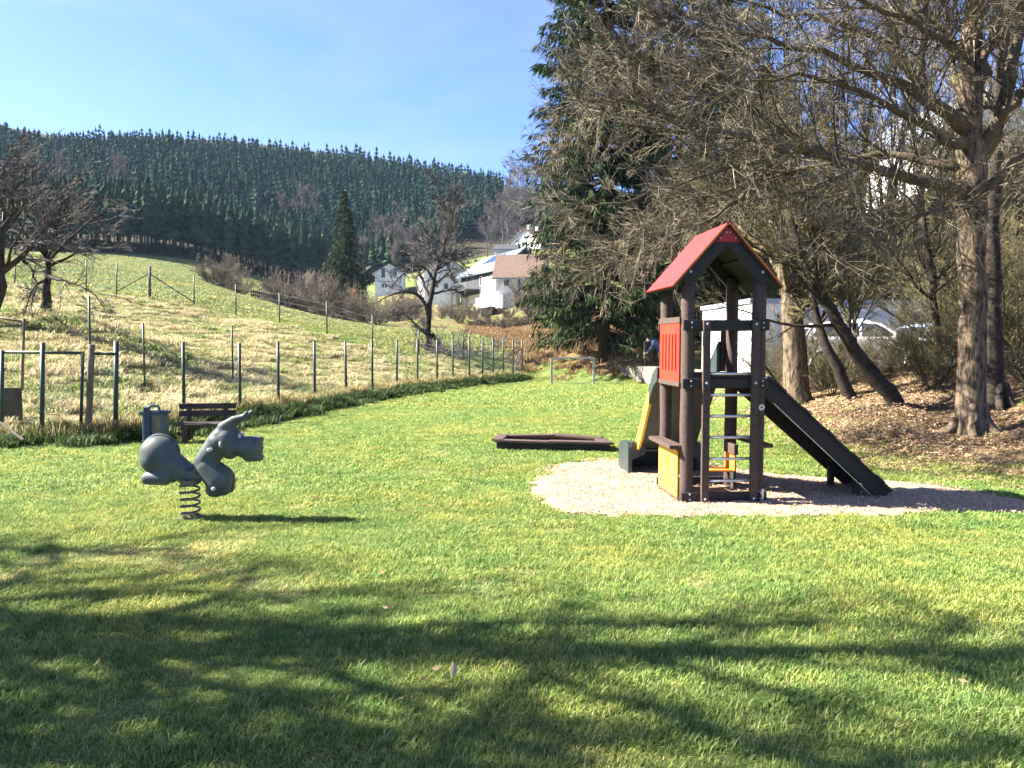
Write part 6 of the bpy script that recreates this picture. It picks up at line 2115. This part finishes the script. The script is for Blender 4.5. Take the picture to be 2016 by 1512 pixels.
def car(label, loc, rz, paint, scale=1.0):
    c = thing('parked_car', label, 'car', loc, rz)
    c.scale = (scale,) * 3
    side = [(-1.95, 0.32), (-1.97, 0.62), (-1.88, 0.92), (-1.72, 1.02), (-1.50, 1.36), (-1.20, 1.47), (-0.2, 1.50), (0.25, 1.40), (0.85, 0.98), (1.45, 0.88), (1.85, 0.72), (1.95, 0.50), (1.93, 0.30)]
    low = []
    for xc in (1.22, -1.22):
        low += [(xc + 0.36 * math.cos(t), 0.30 + 0.36 * math.sin(t)) for t in np.linspace(0, math.pi, 9)]
    prof = side + [(1.62, 0.22)] + low[:9] + [(0.8, 0.2), (-0.8, 0.2)] + low[9:] + [(-1.62, 0.22)]
    mb = MB()
    n = len(prof)
    ws = []
    for x, z in prof:
        ws.append(0.82 if z < 0.98 else 0.82 - 0.22 * (z - 0.98) / 0.52)
    V = [(x, -w, z) for (x, z), w in zip(prof, ws)] + [(x, w, z) for (x, z), w in zip(prof, ws)]
    base = mb.n
    mb.add(V, [(i, (i + 1) % n, n + (i + 1) % n, n + i) for i in range(n)])
    from mathutils.geometry import tessellate_polygon
    tri = [tuple(t) for t in tessellate_polygon([[Vector((x, z, 0)) for x, z in prof]])]
    mb.T += [np.array(tri) + base, np.array([t[::-1] for t in tri]) + base + n]
    mb.build('body', paint, c, bevel=0.03)
    for s in (-1, 1):
        def wq(pts, nm):
            m = MB()
            v = [(x, s * ((0.82 - 0.22 * (z - 0.98) / 0.52) + 0.006), z) for x, z in pts]
            v2 = [(x, y - s * 0.03, z) for x, y, z in v]
            k = len(v)
            m.add(v + v2, [(i, (i + 1) % k, k + (i + 1) % k, k + i) for i in range(k)])
            m.Q.append(np.array([[0, 1, 2, 3]]))
            m.build(nm, M['glass'], c)
        wq([(-1.52, 1.03), (-0.32, 1.03), (-0.32, 1.40), (-1.28, 1.38)], 'window')
        wq([(-0.24, 1.03), (0.66, 1.03), (0.22, 1.34), (-0.24, 1.41)], 'window')
        m = MB().box((1.8, s * 0.6, 0.68), (0.22, 0.34, 0.16))
        m.build('headlight', M['lamp_clear'], c, bevel=0.02)
        m = MB().box((-1.87, s * 0.68, 0.86), (0.12, 0.2, 0.3))
        m.build('tail_light', M['lamp_red'], c, bevel=0.02)
        m = MB().box((0.62, s * 0.9, 1.05), (0.14, 0.16, 0.12))
        m.build('mirror', paint, c, bevel=0.02)
        for xc in (1.22, -1.22):
            w = MB().cyl((xc, s * 0.64, 0.30), (xc, s * 0.83, 0.30), 0.30, sides=22).build('wheel', M['tyre'], c, bevel=0.02)
            m = MB()
            m.cyl((xc, s * 0.831, 0.30), (xc, s * 0.838, 0.30), 0.19, sides=20)
            m.build('rim', M['rim'], w)
            m = MB()
            for k in range(5):
                a = k * 1.2566
                m.beam((xc, s * 0.845, 0.30), (xc + 0.17 * math.cos(a), s * 0.845, 0.30 + 0.17 * math.sin(a)), 0.012, 0.045, (-math.sin(a), 0, math.cos(a)))
            m.build('spoke', M['tyre'], w)
    m = MB()
    v = [(0.30, -0.60, 1.385), (0.83, -0.74, 1.0), (0.83, 0.74, 1.0), (0.30, 0.60, 1.385)]
    nn_ = np.array((0.58, 0, 0.8)) * 0.012
    v = [np.array(p) + nn_ for p in v]
    m.add(v + [p - nn_ * 3 for p in v], [(0, 1, 2, 3), (0, 4, 5, 1), (1, 5, 6, 2), (2, 6, 7, 3), (3, 7, 4, 0)])
    m.build('windscreen', M['glass'], c)
    m = MB()
    v = [np.array(p) + (-0.012, 0, 0.006) for p in [(-1.49, -0.58, 1.34), (-1.70, -0.70, 1.05), (-1.70, 0.70, 1.05), (-1.49, 0.58, 1.34)]]
    m.add(v + [p + (0.03, 0, -0.01) for p in v], [(0, 1, 2, 3), (0, 4, 5, 1), (1, 5, 6, 2), (2, 6, 7, 3), (3, 7, 4, 0)])
    m.build('rear_window', M['glass'], c)
    return c


car('white parked hatchback half hidden by bare shrubs in front of the garage', on(1700, 735, 22.4, 0.04), math.radians(-12), M['car_white'], 1.02)
car('silver blue parked car behind the bank shrubs, right of the white one', on(1868, 735, 24.4, 0.04), math.radians(-68), M['car_blue'], 1.0)

# ------------------------------------------------------------------ the person at the dark box
pp = on(1296, 735, 33.6)
pz = at(1290, 735, 33.6)[2]
pe = thing('person', 'person in a dark blue sweater and dark trousers bending forward over the dark box', 'person', (pp[0], pp[1], pz), math.radians(-4))


def skin_body(verts, edges, root, lv=2):
    me = bpy.data.meshes.new('skin_tmp')
    me.from_pydata([v[:3] for v in verts], edges, [])
    o = bpy.data.objects.new('skin_tmp', me)
    COL.objects.link(o)
    sk = o.modifiers.new('s', 'SKIN')
    lay = me.skin_vertices[0] if me.skin_vertices else None
    if lay is None:
        lay = me.attributes.new('x', 'FLOAT', 'POINT') and None
    for i, v in enumerate(verts):
        me.skin_vertices[0].data[i].radius = (v[3], v[4] if len(v) > 4 else v[3])
        me.skin_vertices[0].data[i].use_root = (i == root)
    sb = o.modifiers.new('u', 'SUBSURF')
    sb.levels = lv
    dg = bpy.context.evaluated_depsgraph_get()
    res = bpy.data.meshes.new_from_object(o.evaluated_get(dg))
    bpy.data.objects.remove(o)
    res.polygons.foreach_set('use_smooth', np.ones(len(res.polygons), bool))
    return res


def blob(spec, voxel=0.02, it=4):
    """spec: chains of (x,y,z,r) – merged to one smooth body."""
    m = MB()
    for ch in spec:
        for (a, b) in zip(ch[:-1], ch[1:]):
            for t in np.linspace(0, 1, 8):
                c = np.array(a[:3]) * (1 - t) + np.array(b[:3]) * t
                r = a[3] * (1 - t) + b[3] * t
                m.ell(c, (r, r, r), seg=12, ring=8)
    return join_eval(m, voxel, it)


# trousers (legs and hips), sweater (bent torso and arms), head, hands
legs = [[(0.10, -0.10, 0.88, 0.135), (0.06, -0.11, 0.50, 0.085), (0.10, -0.10, 0.07, 0.055)], [(0.10, 0.10, 0.88, 0.135), (0.12, 0.12, 0.50, 0.085), (0.17, 0.12, 0.07, 0.055)], [(0.10, -0.08, 0.90, 0.14), (0.10, 0.08, 0.90, 0.14)]]
mesh_obj('trousers', blob(legs), M['denim'], pe)
tors = [[(0.08, 0, 0.95, 0.145), (-0.03, 0, 1.18, 0.15), (-0.20, 0, 1.36, 0.155), (-0.30, 0, 1.42, 0.10)], [(-0.22, -0.17, 1.36, 0.085), (-0.34, -0.22, 1.12, 0.06), (-0.48, -0.14, 0.94, 0.045)], [(-0.22, 0.17, 1.36, 0.085), (-0.36, 0.22, 1.14, 0.06), (-0.50, 0.12, 0.98, 0.045)], [(-0.22, -0.17, 1.36, 0.09), (-0.22, 0.17, 1.36, 0.09)]]
mesh_obj('sweater', blob(tors), M['jacket'], pe)
hd = [[(-0.31, 0, 1.43, 0.055), (-0.38, 0, 1.46, 0.06)], [(-0.43, 0, 1.49, 0.085), (-0.46, 0, 1.44, 0.075), (-0.47, 0, 1.39, 0.055)], [(-0.53, 0, 1.43, 0.018), (-0.545, 0, 1.415, 0.02)]]
for sg, hp_ in ((-1, np.array((-0.49, -0.135, 0.925))), (1, np.array((-0.51, 0.115, 0.965)))):
    hd.append([(*hp_, 0.034), (*(hp_ + (-0.05, 0, -0.04)), 0.036)])
    for k, (dx, ln) in enumerate(((-0.026, 0.065), (-0.009, 0.078), (0.009, 0.074), (0.026, 0.058))):
        b0 = hp_ + (-0.07, dx, -0.055)
        hd.append([(*b0, 0.012), (*(b0 + (-ln * 0.5, 0, -ln * 0.25)), 0.011), (*(b0 + (-ln * 0.75, 0, -ln * 0.75)), 0.009)])
    t0 = hp_ + (-0.03, -sg * 0.03, -0.03)
    hd.append([(*t0, 0.014), (*(t0 + (-0.04, -sg * 0.015, -0.03)), 0.011)])
for sg in (-1, 1):
    hd.append([(-0.425, sg * 0.085, 1.455, 0.022), (-0.43, sg * 0.09, 1.435, 0.018)])
mesh_obj('body', blob(hd, 0.009, 3), M['skin'], pe)
mb = MB()
mb.ell((-0.405, 0, 1.51), (0.098, 0.096, 0.085))
mb.build('hair', M['hair'], pe, smooth=True)
for sg in (-1, 1):
    mb = MB()
    mb.ell((0.07 if sg < 0 else 0.14, sg * 0.11, 0.045), (0.135, 0.05, 0.05))
    mb.build('shoe', M['tyre'], pe, smooth=True)
    MB().ell((-0.527, sg * 0.034, 1.462), (0.01, 0.012, 0.008)).build('eye', M['tyre'], pe, smooth=True)
bx = thing('dark_box', 'dark upright wooden box on the terrace in front of the bending person', 'box', (*at(1276, 705, 33.8)[:2], 0))
bzt, bzb = at(1276, 674, 33.8)[2], at(1276, 707, 33.8)[2]
mb = MB().box((0, 0, (bzt + bzb) / 2), (0.36, 0.42, bzt - bzb))
mb.build('body', M['shed_wood'], bx, bevel=0.01)
MB().box((0, 0, bzt + 0.018), (0.42, 0.48, 0.03)).build('lid', M['shed_wood'], bx, bevel=0.006)
for x in (-0.14, 0.14):
    for y in (-0.16, 0.16):
        MB().box((x, y, bzb - 0.28), (0.06, 0.06, 0.56)).build('leg', M['shed_wood'], bx)
# cut branches lying on the wall
bk = MB()
S = np.tile(at(1262, 716, 34.2), (26, 1)) + rng.normal(0, 1, (26, 3)) * (0.5, 0.25, 0.06)
P_, R_ = grow(S, np.stack([rng.normal(-1, 0.5, 26), rng.normal(0, 0.3, 26), rng.normal(0.06, 0.1, 26)], 1), rng.uniform(0.6, 1.5, 26), np.full(26, 0.02), np.full(26, 0.008), 6, 0.12)
bk.tubes(P_, R_, 4)
twig_levels(P_, R_, [(6, 0.4, 4, 3, 0.2, 0.6)], bk, rmin=0.006)
o = bk.build('brushwood', M['dark_bark'])
tag(o, 'heap of cut branches on the terrace left of the dark box', 'brushwood', kind='stuff')
bk = MB()
S = np.tile(on(868, 715, 39.5), (60, 1)) + rng.normal(0, 1, (60, 3)) * (1.2, 0.5, 0.15)
P_, R_ = grow(S, np.stack([rng.normal(0, 0.8, 60), rng.normal(0, 0.4, 60), rng.normal(0.25, 0.25, 60)], 1), rng.uniform(0.8, 2.0, 60), np.full(60, 0.025), np.full(60, 0.01), 6, 0.15)
bk.tubes(P_, R_, 4)
twig_levels(P_, R_, [(7, 0.45, 4, 3, 0.2, 0.6), (5, 0.5, 3, 3, 0.2, 0.8)], bk, rmin=0.008)
o = bk.build('brushwood', M['grey_twig'])
tag(o, 'grey pile of cut branches at the foot of the bent fruit tree', 'brushwood', kind='stuff')


# ------------------------------------------------------------------ houses
def house(name, label, p, rz, w, d, he, hr, wall_m, roof_m, wins=(), over=0.35, base_m=None, base_h=0.0, chim=(), cat='house', sink=1.5):
    """Gable towards local -y; ridge along y. w across, d deep; windows (face, u, z, w, h)."""
    o = thing(name, label, cat, p, rz)
    mb = MB()
    mb.prism([(-w / 2, base_h), (w / 2, base_h), (w / 2, he), (0, hr), (-w / 2, he)], 0, d, 'y')
    wl_ = mb.build('wall', wall_m, o)
    mb = MB().box((0, d / 2, (base_h - sink) / 2), (w + 0.06, d + 0.06, base_h + sink))
    mb.build('plinth', base_m or wall_m, o)
    sl = (hr - he) / (w / 2)
    for s in (-1, 1):
        a = np.array((0.0, hr + 0.02))
        b = np.array((s * (w / 2 + over), he + 0.02 - over * sl))
        n_ = np.array((s * sl, 1.0)) / math.hypot(sl, 1)
        mb = MB().prism([tuple(a), tuple(b), tuple(b + n_ * 0.16), tuple(a + (0, 0.17 * math.hypot(sl, 1)))], -over, d + over, 'y')
        mb.build('roof', roof_m, o)
        MB().box((b[0], d / 2, b[1] - 0.02), (0.12, d + 2 * over, 0.1)).build('gutter', M['galv'], o)
    for x, y, h in chim:
        MB().box((x, y, hr + h / 2 - 0.6), (0.55, 0.55, h + 0.6)).build('chimney', M['render_white'], o)
    for f, u, z, ww, hh_ in wins:
        if f == 'f':
            c, sx, nrm_ = np.array((u, -0.02, z)), np.array((1, 0, 0)), np.array((0, -1, 0))
        elif f == 'l':
            c, sx, nrm_ = np.array((-w / 2 - 0.02, u, z)), np.array((0, 1, 0)), np.array((-1, 0, 0))
        else:
            c, sx, nrm_ = np.array((w / 2 + 0.02, u, z)), np.array((0, 1, 0)), np.array((1, 0, 0))
        m = MB()
        t = 0.09
        for dz in (-1, 1):
            m.beam(c - sx * (ww / 2) + (0, 0, dz * (hh_ / 2 - t / 2)), c + sx * (ww / 2) + (0, 0, dz * (hh_ / 2 - t / 2)), 0.1, t)
        for dx in (-1, 0, 1) if ww > 0.9 else (-1, 1):
            m.box(c + sx * dx * (ww / 2 - t / 2), np.abs(sx) * t + np.abs(nrm_) * 0.096 + np.array((0, 0, hh_ - 2 * t)))
        fr = m.build('window', M['window_frame'], o)
        MB().box(c + nrm_ * 0.012, np.abs(sx) * (ww - 0.1) + np.abs(nrm_) * 0.03 + np.array((0, 0, hh_ - 0.1))).build('pane', M['glass'], fr)
    return o


def hloc(px, py, D):
    p = at(px, py, D)
    return p


# grey house with a steep dark roof, furthest left
q = hloc(767, 580, 140)
house('house', 'pale grey gabled house with two tall windows, behind the tip of the fruit tree', q, math.radians(6), 5.2, 8.0, at(767, 536, 140)[2] - q[2], at(767, 519, 140)[2] - q[2], M['render_grey'], M['tile_dark'],
      [('f', -1.1, 3.9, 0.9, 2.0), ('f', 1.0, 3.9, 0.9, 2.0), ('f', -0.9, 1.6, 1.2, 0.9), ('f', 0.9, 1.6, 1.3, 0.9), ('l', 3.0, 3.2, 0.8, 1.2)], base_m=M['render_grey'])
# white gabled house in the middle
q = hloc(874, 600, 125)
house('house', 'white gabled house with two square attic windows right behind the fruit tree trunk', q, math.radians(2), 6.0, 10.0, at(874, 527, 125)[2] - q[2], at(874, 504, 125)[2] - q[2], M['render_white'], M['tile_dark'],
      [('f', -0.45, 6.2, 0.8, 1.0), ('f', 0.75, 6.2, 0.8, 1.0), ('f', -1.5, 3.4, 1.0, 1.3), ('f', 1.6, 3.4, 1.0, 1.3), ('l', 3, 4.4, 1.0, 1.2)], chim=[(0.6, 6, 0.9)])
q = hloc(848, 600, 127)
house('house', 'low white side wing with a pinkish brown roof joining the white gabled house', q, math.radians(4), 4.2, 7.0, at(848, 545, 127)[2] - q[2], at(848, 527, 127)[2] - q[2], M['render_white'], M['tile_brown'],
      [('f', -0.6, 2.0, 0.8, 1.6), ('f', 0.7, 3.4, 0.9, 1.0)])
q = hloc(880, 603, 112)
house('house', 'narrow white extension with one dark window in front of the white gabled house', q, math.radians(-4), 2.6, 4.5, at(880, 560, 112)[2] - q[2], at(880, 540, 112)[2] - q[2], M['render_white'], M['tile_brown'],
      [('f', -0.1, 2.9, 0.75, 1.0)], base_m=M['render_white'])
# house with the solar roof: its long side is turned to the left, the gable to the right
near_c = at(982, 602, 100)
far_c = at(908, 600, 113)
dv = np.array(far_c[:2]) - np.array(near_c[:2])
Lw = np.linalg.norm(dv)
ang_ = math.atan2(dv[1], dv[0]) - math.pi / 2
wS = 7.2
perp_ = np.array((math.cos(ang_), math.sin(ang_)))
c0 = near_c[:2] + perp_ * wS / 2
zb_s = at(982, 602, 100)[2]
he_s, hr_s = at(982, 527, 100)[2] - zb_s, at(1030, 492, 102)[2] - zb_s
sh_ = house('house', 'dark clad house with solar panels on a roof tinted pale blue for its sky reflection', (c0[0], c0[1], zb_s), ang_, wS, Lw, he_s, hr_s, M['clad_dark'], M['roof_sky_tint'],
            [('l', 2.2, 3.6, 1.1, 1.2), ('l', 6.2, 3.6, 0.9, 1.3), ('l', 6.8, 1.0, 0.6, 0.7), ('f', -1.6, 3.4, 0.9, 1.3), ('f', 1.4, 3.4, 0.9, 1.3)], over=0.5, base_m=M['render_white'], base_h=1.9)
slp = (hr_s - he_s) / (wS / 2)
for i in range(3):
    for j in range(5):
        u0 = 1.5 + j * 1.75
        x0 = -wS / 2 * (0.86 - i * 0.27)
        x1 = -wS / 2 * (0.86 - i * 0.27 - 0.25)
        z0_, z1_ = hr_s + slp * x0 + 0.27, hr_s + slp * x1 + 0.27
        if i == 2 and j < 2:
            continue
        MB().beam((x0, u0 + 0.8, z0_), (x1, u0 + 0.8, z1_), 1.65, 0.05, (-slp, 0, 1)).build('solar_panel', M['roof_sky_tint' if i == 0 else 'solar'], sh_)  # lowest row has the sky reflection put into its colour
MB().box((-wS / 2 - 0.03, 3.4, he_s * 0.62), (0.08, 5.2, he_s * 0.42)).build('beige_cladding', M['clad_beige'], sh_)
mb = MB()
mb.box((-wS / 2 - 1.0, Lw * 0.72, 2.5), (2.0, Lw * 0.46, 0.18))
bal = mb.build('balcony', M['clad_dark'], sh_)
for k in range(12):
    MB().box((-wS / 2 - 1.95, Lw * 0.5 + k * Lw * 0.04, 3.0), (0.05, 0.05, 0.9)).build('baluster', M['galv'], bal)
MB().beam((-wS / 2 - 1.95, Lw * 0.49, 3.47), (-wS / 2 - 1.95, Lw * 0.95, 3.47), 0.07, 0.07).build('handrail', M['galv'], bal)
for k in range(3):
    MB().box((-wS / 2 - 1.85, Lw * (0.52 + 0.2 * k), 1.1), (0.16, 0.16, 2.6)).build('balcony_post', M['clad_dark'], sh_)
mb = MB().cyl((-0.4, 1.0, hr_s - 0.3), (-0.4, 1.0, hr_s + 2.4), 0.05, sides=6)
for k in range(4):
    mb.beam((-1.2 + 0.1 * k, 1.0, hr_s + 1.3 + 0.3 * k), (0.4 - 0.1 * k, 1.0, hr_s + 1.3 + 0.3 * k), 0.04, 0.04)
mb.build('antenna', M['galv'], sh_)
# brown roofed white house in front of it, partly behind the spruce
q = hloc(1070, 600, 96)
q[2] = at(1020, 601, 92)[2]
zb_ = q[2]
h4 = house('house', 'white house with a broad brown roof and balcony, partly hidden by the tall spruce', q, math.radians(84), 7.0, 5.3, at(1000, 541, 92)[2] - zb_, at(1040, 504, 96)[2] - zb_, M['render_white'], M['tile_brown'],
           [('l', 1.0, 2.9, 0.8, 1.2), ('l', 2.5, 2.7, 0.9, 1.6), ('l', 4.2, 2.9, 0.8, 1.2), ('l', 2.6, 0.8, 1.5, 1.3), ('f', -1.2, 3.0, 1.0, 1.2), ('f', 1.4, 3.0, 1.0, 1.2), ('f', 0.4, 0.9, 1.4, 1.4)], base_m=M['render_cream'], base_h=1.5, over=0.6)
# garden stair wall, white sloping
gs = thing('garden_wall', 'white sloping garden wall between the dark clad house and the terrace', 'wall', at(940, 600, 97))
mb = MB()
a, b = at(938, 600, 97) - at(940, 600, 97), at(990, 598, 92) - at(940, 600, 97)
mb.beam(a + (0, 0, 0.0), b + (0, 0, 0.3), 0.25, 1.6)
mb.build('wall_section', M['render_white'], gs)
# uppermost house with twin chimneys
q = hloc(1034, 492, 150)
house('house', 'uppermost white house with a brown roof and two chimneys at the wood edge', q, math.radians(-35), 7.0, 7.0, at(1034, 476, 150)[2] - q[2], at(1034, 452, 150)[2] - q[2], M['render_white'], M['tile_brown'],
      [('f', 0.0, 2.4, 0.7, 0.8), ('f', -1.6, 0.8, 0.9, 1.0), ('f', 1.6, 0.8, 0.9, 1.0), ('l', 3.0, 0.8, 1.0, 1.0)], chim=[(-0.5, 2.0, 1.5), (-0.5, 5.0, 1.5)])
q = hloc(1020, 500, 128)
house('house', 'small black roofed house peeping out between the solar roof and the uppermost house', q, math.radians(80), 3.6, 3.6, at(1012, 493, 128)[2] - q[2], at(1012, 483, 128)[2] - q[2], M['render_grey'], M['tile_dark'], [('f', 0, 0.3, 0.8, 0.5)], sink=6)
# shed
q = on(968, 624, 84)
q = np.array((q[0], q[1], at(968, 625, 84)[2]))
s5 = thing('garden_shed', 'small dark wooden shed with a low pitched roof above the brown hedge', 'shed', q, math.radians(-8))
mb = MB().prism([(-1.15, -0.6), (1.15, -0.6), (1.15, 0.85), (0, 1.1), (-1.15, 0.85)], 0, 2.2, 'y')
mb.build('wall', M['shed_wood'], s5)
for s in (-1, 1):
    mb = MB().prism([(0, 1.14), (s * 1.45, 0.83), (s * 1.45, 0.92), (0, 1.24)], -0.3, 2.5, 'y')
    mb.build('roof', M['tile_dark'], s5)
for k in range(7):
    MB().box((-0.99 + k * 0.33, -0.015, 0.1), (0.29, 0.03, 1.36)).build('plank', M['shed_wood'], s5)
# flagpole
q = on(690, 640, 70)
q[2] = at(690, 642, 66)[2]
fl = thing('flagpole', 'thin flagpole with a small orange flag beside the brown bushes', 'flagpole', q)
ht = at(690, 566, 70)[2] - q[2]
MB().cyl((0, 0, -1), (0, 0, ht), 0.045, 0.03, 8).build('pole', M['goal_white'], fl, smooth=True)
mb = MB()
xs = np.linspace(0.03, 0.62, 8)
V = [(x, 0.07 * math.sin(x * 9), ht - 0.05 - 0.25 * x) for x in xs] + [(x, 0.07 * math.sin(x * 9 + 0.5), ht - 0.95 - 0.1 * x) for x in xs]
mb.add(V, [(i, i + 1, i + 9, i + 8) for i in range(7)])
mb.build('flag', M['flag'], fl, smooth=True)
# white house high on the right, behind the bare limbs
q = at(1968, 345, 62)
house('house', 'white house with a grey roof high on the slope behind the large bare tree', q, math.radians(24), 8.5, 9.0, at(1960, 262, 62)[2] - q[2], at(1960, 178, 62)[2] - q[2], M['render_white'], M['roof_sky_tint'],
      [('f', -1.8, 1.9, 1.1, 1.3), ('f', 1.6, 1.9, 1.1, 1.3), ('f', 0, 4.6, 1.0, 1.1), ('l', 3, 1.9, 1.0, 1.3)], over=0.5, sink=5)

# ------------------------------------------------------------------ the air between the lawn and the far wood
hzb = MB().box((0, 170, 64), (1100, 720, 136))
hm = bpy.data.materials.new('air')
hm.use_nodes = True
hn = hm.node_tree
for n_ in list(hn.nodes):
    if n_.type != 'OUTPUT_MATERIAL':
        hn.nodes.remove(n_)
pv = hn.nodes.new('ShaderNodeVolumePrincipled')
pv.inputs['Color'].default_value = (0.5, 0.74, 1.0, 1)
pv.inputs['Density'].default_value = 0.00011
pv.inputs['Anisotropy'].default_value = 0.0
hn.links.new(pv.outputs[0], hn.nodes['Material Output'].inputs['Volume'])
tag(hzb.build('haze', hm), kind='stuff')
